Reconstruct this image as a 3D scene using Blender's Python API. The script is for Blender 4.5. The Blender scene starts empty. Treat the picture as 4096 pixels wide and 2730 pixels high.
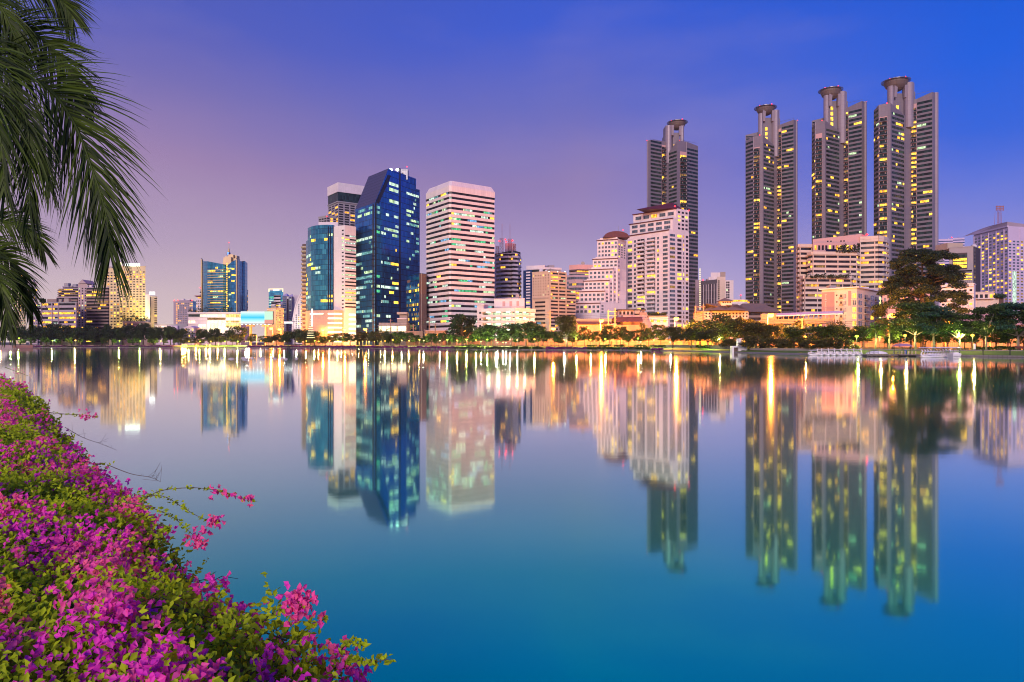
import bpy, math, random
import numpy as np
from mathutils import Vector, Matrix
R = math.radians
F = 2731.0; HZ = 1369.0; CH = 3.4; GZ = 1.3          # focal in photo pixels, horizon row, camera height, park level
sc = bpy.context.scene
COL = sc.collection
# ------------------------------------------------------------------ camera
cd = bpy.data.cameras.new('camera'); cam = bpy.data.objects.new('camera', cd); COL.objects.link(cam)
cam.location = (0, 0, CH); cam.rotation_euler = (R(90), 0, 0)
cd.sensor_width = 36; cd.lens = 36 * F / 4096; cd.shift_y = 4 / 4096; cd.clip_start = .1; cd.clip_end = 9000
sc.camera = cam
sc.view_settings.view_transform = 'Standard'; sc.view_settings.look = 'None'
sc.view_settings.exposure = 0; sc.view_settings.gamma = 1
sc.cycles.max_bounces = 6; sc.cycles.diffuse_bounces = 2; sc.cycles.glossy_bounces = 4
sc.cycles.transparent_max_bounces = 6; sc.cycles.transmission_bounces = 2; sc.cycles.volume_bounces = 0
sc.cycles.sample_clamp_indirect = 6; sc.cycles.sample_clamp_direct = 0
sc.cycles.caustics_reflective = False; sc.cycles.caustics_refractive = False
sc.cycles.use_denoising = True; sc.cycles.filter_width = 1.05

def lin(c):
    return tuple((x / 255 / 12.92) if x / 255 <= .04045 else ((x / 255 + .055) / 1.055) ** 2.4 for x in c) + (1,)

# ------------------------------------------------------------------ dusk sky
SUN_EL, SUN_AZ = 17, 194       # afterglow behind the photographer, a little to the left
W = bpy.data.worlds.new('World'); sc.world = W; W.use_nodes = True
nt = W.node_tree; nt.nodes.clear()
def N(tree, kind, **kw):
    n = tree.nodes.new(kind)
    for k, v in kw.items(): setattr(n, k, v)
    return n
def mth(tree, op, a, b=None, c=None, clamp=False):
    n = tree.nodes.new('ShaderNodeMath'); n.operation = op; n.use_clamp = clamp
    for i, v in enumerate((a, b, c)):
        if v is None: continue
        if isinstance(v, (int, float)): n.inputs[i].default_value = v
        else: tree.links.new(v, n.inputs[i])
    return n.outputs[0]
def ramp(tree, fac, stops):
    n = tree.nodes.new('ShaderNodeValToRGB'); e = n.color_ramp.elements
    while len(e) > 1: e.remove(e[-1])
    e[0].position, e[0].color = stops[0][0], stops[0][1]
    for p, c in stops[1:]:
        x = e.new(p); x.color = c
    tree.links.new(fac, n.inputs[0]); return n.outputs[0]
def mixc(tree, fac, a, b, mode='MIX'):
    n = tree.nodes.new('ShaderNodeMix'); n.data_type = 'RGBA'; n.blend_type = mode
    for s, v in ((0, fac), (6, a), (7, b)):
        if isinstance(v, (int, float)): n.inputs[s].default_value = v
        elif isinstance(v, tuple): n.inputs[s].default_value = v
        else: tree.links.new(v, n.inputs[s])
    return n.outputs[2]
tc = N(nt, 'ShaderNodeTexCoord'); sp = N(nt, 'ShaderNodeSeparateXYZ'); nt.links.new(tc.outputs['Generated'], sp.inputs[0])
x, y, z = sp.outputs
hr = mth(nt, 'SQRT', mth(nt, 'ADD', mth(nt, 'MULTIPLY', x, x), mth(nt, 'ADD', mth(nt, 'MULTIPLY', y, y), 1e-5)))
az = mth(nt, 'DIVIDE', x, hr)
# faint uneven veil of cloud
noi = N(nt, 'ShaderNodeTexNoise'); noi.inputs['Scale'].default_value = 1.7; noi.inputs['Detail'].default_value = 4
mp = N(nt, 'ShaderNodeMapping'); mp.inputs['Scale'].default_value = (1, 1, 2.0)
nt.links.new(tc.outputs['Generated'], mp.inputs[0]); nt.links.new(mp.outputs[0], noi.inputs['Vector'])
zz = mth(nt, 'ADD', z, mth(nt, 'MULTIPLY', mth(nt, 'SUBTRACT', noi.outputs[0], .5), .13))
L_ = ramp(nt, zz, [(0, lin((222, 200, 198))), (.06, lin((206, 184, 194))), (.13, lin((182, 160, 188))), (.24, lin((156, 130, 176))), (.33, lin((118, 110, 180))), (.40, lin((78, 92, 188))), (.7, lin((40, 70, 170)))])
C_ = ramp(nt, zz, [(0, lin((212, 194, 202))), (.08, lin((184, 168, 204))), (.17, lin((158, 138, 188))), (.25, lin((140, 122, 180))), (.34, lin((100, 106, 192))), (.43, lin((56, 90, 206))), (.7, lin((24, 70, 185)))])
R_ = ramp(nt, zz, [(0, lin((176, 158, 208))), (.09, lin((154, 148, 214))), (.18, lin((100, 120, 218))), (.26, lin((40, 98, 220))), (.34, lin((0, 92, 222))), (.7, lin((0, 64, 190)))])
fl = mth(nt, 'DIVIDE', mth(nt, 'ADD', az, .42), .44, clamp=True)
fr = mth(nt, 'DIVIDE', mth(nt, 'SUBTRACT', az, .10), .46, clamp=True)
n2_ = N(nt, 'ShaderNodeTexNoise'); n2_.inputs['Scale'].default_value = 3.4; n2_.inputs['Detail'].default_value = 5; mp2 = N(nt, 'ShaderNodeMapping'); mp2.inputs['Scale'].default_value = (1, 1, 3.2); mp2.inputs['Rotation'].default_value = (.2, .25, 0)
nt.links.new(tc.outputs['Generated'], mp2.inputs[0]); nt.links.new(mp2.outputs[0], n2_.inputs['Vector'])
colr = mixc(nt, fr, mixc(nt, fl, L_, C_), R_)
veil = mth(nt, 'MULTIPLY', mth(nt, 'SUBTRACT', n2_.outputs[0], .5, clamp=True), .45)       # thin uneven cloud, paler and pinker than the sky behind
colr = mixc(nt, veil, colr, lin((190, 165, 190)))
below = mth(nt, 'GREATER_THAN', z, -.02)
colr = mixc(nt, below, (.05, .05, .06, 1), colr)
bg = N(nt, 'ShaderNodeBackground'); nt.links.new(colr, bg.inputs[0]); bg.inputs[1].default_value = 1.0
sky = N(nt, 'ShaderNodeTexSky', sky_type='NISHITA', sun_disc=False, sun_elevation=R(2), sun_rotation=R(SUN_AZ))
bg2 = N(nt, 'ShaderNodeBackground'); nt.links.new(sky.outputs[0], bg2.inputs[0]); bg2.inputs[1].default_value = .006
ad = N(nt, 'ShaderNodeAddShader'); nt.links.new(bg.outputs[0], ad.inputs[0]); nt.links.new(bg2.outputs[0], ad.inputs[1])
ow = N(nt, 'ShaderNodeOutputWorld'); nt.links.new(ad.outputs[0], ow.inputs[0])
# soft afterglow lamp
sd = bpy.data.lights.new('sun', 'SUN'); sd.energy = 2.7; sd.angle = R(20); sd.color = (1, .75, .71)
so = bpy.data.objects.new('sun', sd); COL.objects.link(so)
a, e = R(SUN_AZ), R(SUN_EL)
so.rotation_euler = Vector((math.sin(a) * math.cos(e), math.cos(a) * math.cos(e), math.sin(e))).to_track_quat('Z', 'Y').to_euler()

# ------------------------------------------------------------------ materials
MATS = {}
def newmat(name):
    m = bpy.data.materials.new(name); m.use_nodes = True; t = m.node_tree; t.nodes.clear()
    o = N(t, 'ShaderNodeOutputMaterial'); b = N(t, 'ShaderNodeBsdfPrincipled'); t.links.new(b.outputs[0], o.inputs[0])
    MATS[name] = m; return m, t, b, o
def cellnoise(t, su, sv, seed=0.):
    uv = N(t, 'ShaderNodeUVMap'); s = N(t, 'ShaderNodeSeparateXYZ'); t.links.new(uv.outputs[0], s.inputs[0])
    u = mth(t, 'DIVIDE', s.outputs[0], su); v = mth(t, 'DIVIDE', s.outputs[1], sv)
    c = N(t, 'ShaderNodeCombineXYZ'); t.links.new(mth(t, 'FLOOR', u), c.inputs[0]); t.links.new(mth(t, 'FLOOR', v), c.inputs[1]); c.inputs[2].default_value = seed
    w = N(t, 'ShaderNodeTexWhiteNoise'); t.links.new(c.outputs[0], w.inputs[0])
    return mth(t, 'FRACT', u), mth(t, 'FRACT', v), w.outputs[0]
def objnoise(t, scale, detail=4, zs=1.):
    c = N(t, 'ShaderNodeTexCoord'); m = N(t, 'ShaderNodeMapping'); m.inputs['Scale'].default_value = (1, 1, zs)
    n = N(t, 'ShaderNodeTexNoise'); n.inputs['Scale'].default_value = scale; n.inputs['Detail'].default_value = detail
    t.links.new(c.outputs['Object'], m.inputs[0]); t.links.new(m.outputs[0], n.inputs['Vector']); return n.outputs[0]
def wallm(name, c, rough=.8, pu=0, pv=0, line=.72, var=.12):
    """painted / clad wall: weather staining plus panel joints every pu x pv metres"""
    m, t, b, o = newmat(name); c = lin(c) if max(c) > 1 else tuple(c) + (1,)
    n = objnoise(t, .12, 5, .35); n2 = objnoise(t, 1.1, 3, .2)
    f = mth(t, 'MULTIPLY_ADD', n, var * 2, 1 - var); f = mth(t, 'MULTIPLY', f, mth(t, 'MULTIPLY_ADD', n2, var, 1 - var / 2))
    if pu:
        fu, fv, w = cellnoise(t, pu, pv)
        j = mth(t, 'MULTIPLY', mth(t, 'GREATER_THAN', fu, .07 * 1.5 / pu), mth(t, 'GREATER_THAN', fv, .07 * 1.5 / pv))
        f = mth(t, 'MULTIPLY', f, mth(t, 'MULTIPLY_ADD', j, 1 - line, line)); f = mth(t, 'MULTIPLY', f, mth(t, 'MULTIPLY_ADD', w, .08, .96))
    mm = N(t, 'ShaderNodeVectorMath', operation='SCALE'); mm.inputs[0].default_value = c[:3]; t.links.new(f, mm.inputs['Scale'])
    t.links.new(mm.outputs[0], b.inputs['Base Color']); b.inputs['Roughness'].default_value = rough
    return m
def glassm(name, c1, c2, rough=.12, metal=.5, pu=1.5, pv=3.4, mull=0, mc=(.02, .03, .05), spec=.6):
    m, t, b, o = newmat(name)
    fu, fv, w = cellnoise(t, pu, pv)
    col = mixc(t, w, tuple(c1) + (1,), tuple(c2) + (1,))
    if mull:
        j = mth(t, 'MULTIPLY', mth(t, 'GREATER_THAN', fu, .12 / pu), mth(t, 'GREATER_THAN', fv, mull / pv))
        col = mixc(t, j, tuple(mc) + (1,), col)
    t.links.new(col, b.inputs['Base Color']); b.inputs['Metallic'].default_value = metal
    t.links.new(mth(t, 'MULTIPLY_ADD', w, .12, rough), b.inputs['Roughness']); b.inputs['Specular IOR Level'].default_value = spec
    return m
def litm(name, c, st, pu=1.1, pv=1.6, lo=.25):
    """a lit room seen through panes: panes differ in brightness, dark frames between them"""
    m, t, b, o = newmat(name); t.nodes.remove(b)
    fu, fv, w = cellnoise(t, pu, pv)
    n = objnoise(t, 1.3, 2)
    f = mth(t, 'MULTIPLY_ADD', w, 1 - lo, lo); f = mth(t, 'MULTIPLY', f, mth(t, 'MULTIPLY_ADD', n, 1.2, .4))
    f = mth(t, 'MULTIPLY', f, mth(t, 'MULTIPLY_ADD', mth(t, 'GREATER_THAN', fu, .1), .7, .3))
    em = N(t, 'ShaderNodeEmission'); em.inputs[0].default_value = tuple(c) + (1,)
    t.links.new(mth(t, 'MULTIPLY', f, st), em.inputs[1]); t.links.new(em.outputs[0], o.inputs[0])
    m.cycles.emission_sampling = 'NONE'; return m
def glow(name, c, st, sample=False):
    m, t, b, o = newmat(name); t.nodes.remove(b)
    em = N(t, 'ShaderNodeEmission'); em.inputs[0].default_value = tuple(c) + (1,); em.inputs[1].default_value = st
    t.links.new(em.outputs[0], o.inputs[0]); m.cycles.emission_sampling = 'FRONT' if sample else 'NONE'; return m
def plain(name, c, rough=.6, metal=0., var=.15, scale=2.):
    m, t, b, o = newmat(name)
    n = objnoise(t, scale, 4)
    mm = N(t, 'ShaderNodeVectorMath', operation='SCALE'); mm.inputs[0].default_value = c; t.links.new(mth(t, 'MULTIPLY_ADD', n, var * 2, 1 - var), mm.inputs['Scale'])
    t.links.new(mm.outputs[0], b.inputs['Base Color']); b.inputs['Roughness'].default_value = rough; b.inputs['Metallic'].default_value = metal; return m
def leafm(name, c1, c2, trans=.25, rough=.5, scale=.9):
    m, t, b, o = newmat(name)
    g = N(t, 'ShaderNodeNewGeometry'); n = objnoise(t, scale, 3)
    at = N(t, 'ShaderNodeAttribute', attribute_name='tint')
    f = mth(t, 'MULTIPLY_ADD', at.outputs['Fac'], .75, mth(t, 'MULTIPLY_ADD', n, .7, -.22), clamp=True)
    col = mixc(t, f, tuple(c1) + (1,), tuple(c2) + (1,))
    t.links.new(col, b.inputs['Base Color']); b.inputs['Roughness'].default_value = rough; b.inputs['Specular IOR Level'].default_value = .3
    tr = N(t, 'ShaderNodeBsdfTranslucent'); t.links.new(col, tr.inputs[0]); mx = N(t, 'ShaderNodeMixShader'); mx.inputs[0].default_value = trans
    t.links.new(b.outputs[0], mx.inputs[1]); t.links.new(tr.outputs[0], mx.inputs[2]); t.links.new(mx.outputs[0], o.inputs[0]); return m

# ------------------------------------------------------------------ mesh tools
class MB:
    def __init__(s): s.v = []; s.f = []; s.m = []; s.mats = []
    def mi(s, mat):
        if mat not in s.mats: s.mats.append(mat)
        return s.mats.index(mat)
    def add(s, vs, fs, mat):
        k = len(s.v); i = s.mi(mat); s.v += [tuple(p) for p in vs]
        for f in fs: s.f.append(tuple(k + q for q in f)); s.m.append(i)
        return s
    def join(s, o):
        k = len(s.v); s.v += o.v
        for f, m in zip(o.f, o.m): s.f.append(tuple(k + q for q in f)); s.m.append(s.mi(o.mats[m]))
    BF = ((0, 3, 2, 1), (4, 5, 6, 7), (0, 1, 5, 4), (1, 2, 6, 5), (2, 3, 7, 6), (3, 0, 4, 7))
    def hexa(s, p, mat): return s.add(p, s.BF, mat)
    def box(s, x0, x1, y0, y1, z0, z1, mat):
        return s.hexa([(x0, y0, z0), (x1, y0, z0), (x1, y1, z0), (x0, y1, z0), (x0, y0, z1), (x1, y0, z1), (x1, y1, z1), (x0, y1, z1)], mat)
    def prism(s, pts, z0, z1, mat, top=None):
        """pts: ring (x, y); z1: number or list"""
        n = len(pts); zt = z1 if isinstance(z1, (list, tuple)) else [z1] * n
        ar = sum(pts[i][0] * pts[(i + 1) % n][1] - pts[(i + 1) % n][0] * pts[i][1] for i in range(n))
        if ar < 0: pts = pts[::-1]; zt = list(zt)[::-1]
        vs = [(p[0], p[1], z0) for p in pts] + [(p[0], p[1], h) for p, h in zip(pts, zt)]
        s.add(vs, [(i, (i + 1) % n, n + (i + 1) % n, n + i) for i in range(n)], mat)
        s.add(vs[n:], [tuple(range(n))], top or mat); return s
    def tube(s, path, rad, mat, n=8, cap=True):
        P = [Vector(p) for p in path]; r = rad if isinstance(rad, (list, tuple)) else [rad] * len(P)
        vs = []; up = Vector((0, 0, 1)); k = None
        for i, p in enumerate(P):
            d = (P[min(i + 1, len(P) - 1)] - P[max(i - 1, 0)]).normalized()
            if k is None: k = d.cross(up if abs(d.z) < .9 else Vector((1, 0, 0))).normalized()
            k = (k - d * k.dot(d)).normalized(); q = d.cross(k)
            for j in range(n):
                a = 2 * math.pi * j / n; vs.append(p + (k * math.cos(a) + q * math.sin(a)) * r[i])
        fs = [(i * n + j, i * n + (j + 1) % n, (i + 1) * n + (j + 1) % n, (i + 1) * n + j) for i in range(len(P) - 1) for j in range(n)]
        if cap: fs += [tuple(range(n))[::-1], tuple((len(P) - 1) * n + j for j in range(n))]
        return s.add(vs, fs, mat)
    def lathe(s, prof, mat, c=(0, 0), n=24, cap=True):
        vs = [(c[0] + r * math.cos(2 * math.pi * j / n), c[1] + r * math.sin(2 * math.pi * j / n), h) for r, h in prof for j in range(n)]
        fs = [(i * n + j, i * n + (j + 1) % n, (i + 1) * n + (j + 1) % n, (i + 1) * n + j) for i in range(len(prof) - 1) for j in range(n)]
        if cap: fs += [tuple(range(n))[::-1], tuple((len(prof) - 1) * n + j for j in range(n))]
        return s.add(vs, fs, mat)
    def build(s, name, parent=None, smooth=False, kind=None, label=None, cat=None, group=None, loc=None):
        off = Vector(loc) if loc is not None else (parent['_o'] if parent is not None and '_o' in parent else (0, 0, 0))
        off = Vector(off[:])
        me = bpy.data.meshes.new(name); me.from_pydata([(p[0] - off.x, p[1] - off.y, p[2] - off.z) for p in s.v], [], s.f)
        for m in s.mats: me.materials.append(MATS[m] if isinstance(m, str) else m)
        me.polygons.foreach_set('material_index', s.m)
        uv = me.uv_layers.new(name='UVMap'); d = np.zeros(len(me.loops) * 2, dtype=np.float32)
        k = 0; V = s.v
        for f in s.f:
            a, b, c = V[f[0]], V[f[1]], V[f[2]]
            ux, uy, uz = b[0] - a[0], b[1] - a[1], b[2] - a[2]; wx, wy, wz = c[0] - a[0], c[1] - a[1], c[2] - a[2]
            nx, ny, nz = uy * wz - uz * wy, uz * wx - ux * wz, ux * wy - uy * wx
            h = math.hypot(nx, ny)
            if h < 1e-4 * abs(nz) or h == 0:
                for q in f: d[k] = V[q][0]; d[k + 1] = V[q][1]; k += 2
            else:
                tx, ty = -ny / h, nx / h
                for q in f: d[k] = V[q][0] * tx + V[q][1] * ty + 500; d[k + 1] = V[q][2]; k += 2
        uv.data.foreach_set('uv', d)
        if smooth: me.polygons.foreach_set('use_smooth', [True] * len(s.f))
        me.update()
        o = bpy.data.objects.new(name, me); COL.objects.link(o)
        if parent is not None: o.parent = parent if '_o' in parent else parent
        if loc is not None: o.location = loc
        if kind: o['kind'] = kind
        if label: o['label'] = label
        if cat: o['category'] = cat
        if group: o['group'] = group
        return o
def thing(name, label, cat, loc, group=None):
    o = bpy.data.objects.new(name, None); COL.objects.link(o); o.location = loc; o.empty_display_size = .5
    o['label'] = label; o['category'] = cat; o['_o'] = tuple(loc)
    if group: o['group'] = group
    return o
def sub(mb, name, par, label=None, kind=None, smooth=False):
    """mesh whose vertices are world coordinates, under a part (or thing) that sits at a thing's base"""
    root = par
    while root.parent is not None: root = root.parent
    off = Vector(root['_o'][:]); s2 = mb
    s2.v = [(p[0] - off.x, p[1] - off.y, p[2] - off.z) for p in mb.v]
    o = s2.build(name, None, smooth, kind, label, loc=(0, 0, 0)); o.parent = par; o.location = (0, 0, 0); return o
def quads(name, C, U, V, mats, mi=None, tint=None, smooth=True):
    """leaf-shaped quads: centres C, half axes U (long) and V (wide), numpy arrays (n,3)"""
    n = len(C); P = np.empty((n, 4, 3), dtype=np.float32)
    P[:, 0] = C - U; P[:, 1] = C + V - U * .15; P[:, 2] = C + U; P[:, 3] = C - V - U * .15
    me = bpy.data.meshes.new(name); me.vertices.add(4 * n); me.loops.add(4 * n); me.polygons.add(n)
    me.vertices.foreach_set('co', P.ravel()); me.loops.foreach_set('vertex_index', np.arange(4 * n, dtype=np.int32))
    me.polygons.foreach_set('loop_start', np.arange(0, 4 * n, 4, dtype=np.int32)); me.polygons.foreach_set('loop_total', np.full(n, 4, dtype=np.int32))
    for m in mats: me.materials.append(MATS[m])
    if mi is not None: me.polygons.foreach_set('material_index', mi.astype(np.int32))
    at = me.attributes.new('tint', 'FLOAT', 'FACE'); at.data.foreach_set('value', (tint if tint is not None else np.random.rand(n)).astype(np.float32))
    me.update(calc_edges=True); me.validate(); return me

def PX(px, D): return (px - 2048) / F * D
def PZ(py, D): return CH + (HZ - py) / F * D
def P3(px, py, D): return Vector((PX(px, D), D, PZ(py, D)))
# ------------------------------------------------------------------ material set
wallm('white_wall', (.80, .73, .73), pu=3, pv=3.2, line=.9)
wallm('white_band', (.82, .72, .71), .6, pu=1.5, pv=30, line=.85)
wallm('cream_wall', (.70, .58, .48), pu=4, pv=3, line=.93)
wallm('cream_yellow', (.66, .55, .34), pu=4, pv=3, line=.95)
wallm('beige_wall', (.46, .40, .33), line=.9, var=.2)
wallm('dish_clad', (.17, .125, .12), .5, pu=2.2, pv=3.4, line=.7)
wallm('tower_clad', (.205, .18, .22), .5, pu=2.2, pv=3.4, line=.75)
wallm('tower_pier', (.30, .26, .31), .35, pu=2.2, pv=3.4, line=.7)
wallm('pink_wall', (.62, .38, .36)); wallm('rose_wall', (.44, .27, .28), pu=.4, pv=40, line=.85)
wallm('pinkgrey_wall', (.46, .36, .38)); wallm('podium_stone', (.42, .31, .29), pu=1.8, pv=1.8, line=.85)
wallm('mauve_wall', (.42, .34, .40)); wallm('brown_wall', (.13, .085, .08)); wallm('brown_slab', (.30, .22, .20))
wallm('grey_wall', (.34, .33, .36)); wallm('pale_mauve', (.66, .55, .72)); wallm('gold_clad', (.72, .50, .20), .4, pu=1.5, pv=40, line=.8)
wallm('dark_slab', (.06, .05, .06)); wallm('concrete', (.32, .29, .26), .9, var=.25); wallm('stone_wall', (.24, .22, .20), .9, pu=.9, pv=.45, line=.6, var=.3)
wallm('maroon_roof', (.12, .022, .03), .6, pu=.35, pv=60, line=.7); wallm('red_roof', (.34, .09, .055), .7, pu=.6, pv=60, line=.6, var=.25)
wallm('brown_roof', (.25, .18, .14), .8, pu=.35, pv=.5, line=.8, var=.2); wallm('rooftop', (.22, .20, .20), .9)
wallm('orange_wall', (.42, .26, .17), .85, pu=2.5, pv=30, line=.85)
wallm('louvre', (.40, .34, .30), .6, pu=.8, pv=30, line=.45)
glassm('dark_glass', (.006, .007, .012), (.028, .034, .045), .12, .0, spec=.22)
glassm('teal_glass', (.003, .010, .012), (.022, .060, .060), .14, .0, pu=1.3, spec=.28)
glassm('navy_skin', (.003, .13, .42), (.008, .24, .62), .10, .78, pu=1.5, pv=3.7, mull=.3, mc=(.003, .012, .035))
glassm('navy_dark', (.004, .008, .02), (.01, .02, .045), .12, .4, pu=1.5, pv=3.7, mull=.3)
glassm('slate_skin', (.10, .09, .12), (.16, .14, .18), .3, .4, pu=.8, pv=2.4, mull=.25, mc=(.03, .03, .04))
glassm('cyan_skin', (.02, .17, .30), (.06, .38, .50), .12, .7, pu=1.4, pv=3.3, mull=.25, mc=(.02, .09, .14))
glassm('hotel_skin', (.02, .22, .42), (.06, .40, .60), .16, .6, pu=1.6, pv=3.2, mull=.25, mc=(.02, .06, .12))
glassm('blue_skin', (.02, .10, .30), (.05, .18, .42), .10, .75, pu=1.5, pv=3.2, mull=.2)
glassm('grey_skin', (.06, .06, .08), (.13, .12, .15), .2, .4, pu=2.6, pv=6.4, mull=.2, mc=(.30, .28, .30))
glassm('room_glass', (.05, .07, .09), (.17, .24, .28), .12, .25, pu=.9)
litm('lit_amber', (1, .40, .035), 3.4); litm('lit_yellow', (1, .54, .055), 4.0); litm('lit_pale', (.72, 1, .55), 1.5)
litm('lit_white', (.75, 1, .82), 1.5); litm('lit_green', (.15, .9, .42), 1.1); litm('lit_blue', (.25, .6, 1), 1.2); litm('lit_dim', (1, .55, .18), .55)
litm('lit_cyan', (.35, .85, .85), .8)
litm('mall_glow', (1, .86, .50), 3.2, 3, 2.2, .5); litm('mall_warm', (1, .62, .18), 2.4, 2, 2, .3); litm('deck_glow', (.80, 1, .62), 1.5, 4, 9, .5)
glow('tube_light', (.85, 1, .7), 16); glow('sign_white', (.92, 1, .92), 3.2); glow('sign_warm', (1, .86, .5), 1.6); glow('sodium', (1, .38, .03), 22, True)
glow('globe_warm', (1, .50, .05), 5, True); glow('globe_green', (.60, 1, .05), 4.5, True); glow('globe_white', (1, .62, .18), 3.4, True); glow('globe_orange', (1, .34, .03), 10, True)
glow('beacon_red', (1, .02, .03), 7); glow('stair_glow', (.9, 1, .25), 2.2); glow('pink_panel', (1, .42, .34), .9); glow('mint_panel', (.62, 1, .72), 1.1)
glow('strip_white', (1, .9, .62), 3.)
plain('metal_grey', (.20, .20, .21), .4, .6); plain('dark_metal', (.03, .03, .03), .5, .3); plain('white_paint', (.88, .88, .90), .3, 0, .05)
plain('bark', (.10, .075, .055), .9, 0, .35, 3); plain('pale_bark', (.22, .19, .16), .9, 0, .3, 3); plain('antenna_red', (.42, .16, .14), .6)
plain('pole_concrete', (.36, .24, .18), .9); plain('beak_orange', (.65, .20, .05), .5); plain('black_paint', (.01, .01, .01), .4)
plain('bench_wood', (.12, .035, .03), .6); plain('blue_plastic', (.02, .10, .35), .5); plain('tent_pink', (.55, .30, .38), .7); plain('deck_wood', (.20, .17, .15), .8)
plain('float_pale', (.50, .48, .50), .5)
plain('soil', (.035, .028, .02), 1); plain('asphalt', (.05, .05, .052), .85, 0, .2, .3); plain('path_stone', (.36, .28, .20), .9, 0, .15, 1.)
def grass_mat(name, c1, c2):
    m, t, b, o = newmat(name); n = objnoise(t, .35, 6); n2 = objnoise(t, 6, 3)
    f = mth(t, 'ADD', mth(t, 'MULTIPLY', n, .7), mth(t, 'MULTIPLY', n2, .4), clamp=True)
    t.links.new(mixc(t, f, c1 + (1,), c2 + (1,)), b.inputs['Base Color']); b.inputs['Roughness'].default_value = .95
grass_mat('grass', (.06, .13, .008), (.16, .27, .03)); grass_mat('city_ground', (.05, .045, .04), (.12, .10, .085))
leafm('leaf_dark', (.010, .028, .012), (.035, .075, .025)); leafm('leaf_green', (.018, .050, .010), (.075, .130, .022))
leafm('leaf_olive', (.030, .038, .008), (.110, .110, .025)); leafm('leaf_teal', (.012, .055, .030), (.055, .15, .075)); leafm('leaf_brown', (.010, .026, .010), (.042, .072, .028))
leafm('palm_leaf', (.003, .012, .003), (.085, .15, .008), .15, .6, 1.5); leafm('hedge_leaf', (.012, .035, .008), (.06, .10, .02)); leafm('hedge_bloom', (.10, .006, .10), (.30, .03, .30))
leafm('bush_leaf', (.008, .048, .006), (.56, .78, .012), .34, .6, 1.6)  # bright end paints the lit leaf tops, dark end the shaded gaps
# bougainvillea bracts: magenta, violet and salmon heads
m, t, b, o = newmat('bract'); at = N(t, 'ShaderNodeAttribute', attribute_name='tint')
col = ramp(t, at.outputs['Fac'], [(0, (.72, .02, .55, 1)), (.3, (1, .07, .66, 1)), (.55, (1, .10, .46, 1)), (.8, (.95, .16, .36, 1)), (1, (.90, .20, .14, 1))])
t.links.new(col, b.inputs['Base Color']); b.inputs['Roughness'].default_value = .55; tr = N(t, 'ShaderNodeBsdfTranslucent'); t.links.new(col, tr.inputs[0])
mx = N(t, 'ShaderNodeMixShader'); mx.inputs[0].default_value = .35; t.links.new(b.outputs[0], mx.inputs[1]); t.links.new(tr.outputs[0], mx.inputs[2]); t.links.new(mx.outputs[0], o.inputs[0])
# screen of the big billboard: white at the rims, cyan across the middle (what the screen shows)
m, t, b, o = newmat('screen_cyan'); t.nodes.remove(b); tcn = N(t, 'ShaderNodeTexCoord'); s = N(t, 'ShaderNodeSeparateXYZ'); t.links.new(tcn.outputs['Generated'], s.inputs[0])
col = ramp(t, s.outputs[2], [(0, (.95, 1, 1, 1)), (.3, (.35, .85, 1, 1)), (.5, (.03, .60, .95, 1)), (.75, (.35, .82, 1, 1)), (1, (.9, 1, 1, 1))])
em = N(t, 'ShaderNodeEmission'); t.links.new(col, em.inputs[0]); em.inputs[1].default_value = 1.15; t.links.new(em.outputs[0], o.inputs[0])
# lake water
m, t, b, o = newmat('lake_water')
tcn = N(t, 'ShaderNodeTexCoord'); mpn = N(t, 'ShaderNodeMapping'); mpn.inputs['Scale'].default_value = (.35, 1.2, 1); t.links.new(tcn.outputs['Object'], mpn.inputs[0])
n1 = N(t, 'ShaderNodeTexNoise'); n1.inputs['Scale'].default_value = .9; n1.inputs['Detail'].default_value = 3; t.links.new(mpn.outputs[0], n1.inputs['Vector'])
bp = N(t, 'ShaderNodeBump'); bp.inputs['Strength'].default_value = .05; bp.inputs['Distance'].default_value = .02; t.links.new(n1.outputs[0], bp.inputs['Height'])
gl = N(t, 'ShaderNodeBsdfGlossy'); t.links.new(mth(t, 'MULTIPLY_ADD', objnoise(t, .018, 5), .06, .026), gl.inputs['Roughness']); lw = N(t, 'ShaderNodeLayerWeight'); lw.inputs[0].default_value = .5; t.links.new(ramp(t, lw.outputs['Facing'], [(0, (0, 1, .42, 1)), (.56, (.0, 1, .48, 1)), (.68, (.17, 1, .60, 1)), (.78, (.50, 1, .80, 1)), (.86, (.82, 1, .94, 1)), (.93, (1, 1, 1, 1)), (1, (.97, .97, .97, 1))]), gl.inputs['Color']); t.links.new(bp.outputs[0], gl.inputs['Normal'])
df = N(t, 'ShaderNodeBsdfDiffuse'); df.inputs['Color'].default_value = (.0, .95, .52, 1)
fz = N(t, 'ShaderNodeFresnel'); fz.inputs['IOR'].default_value = 1.6
mx = N(t, 'ShaderNodeMixShader'); t.links.new(mth(t, 'MULTIPLY_ADD', fz.outputs[0], .10, .885, clamp=True), mx.inputs[0]); t.links.new(df.outputs[0], mx.inputs[1]); t.links.new(gl.outputs[0], mx.inputs[2]); t.links.new(mx.outputs[0], o.inputs[0])

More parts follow.
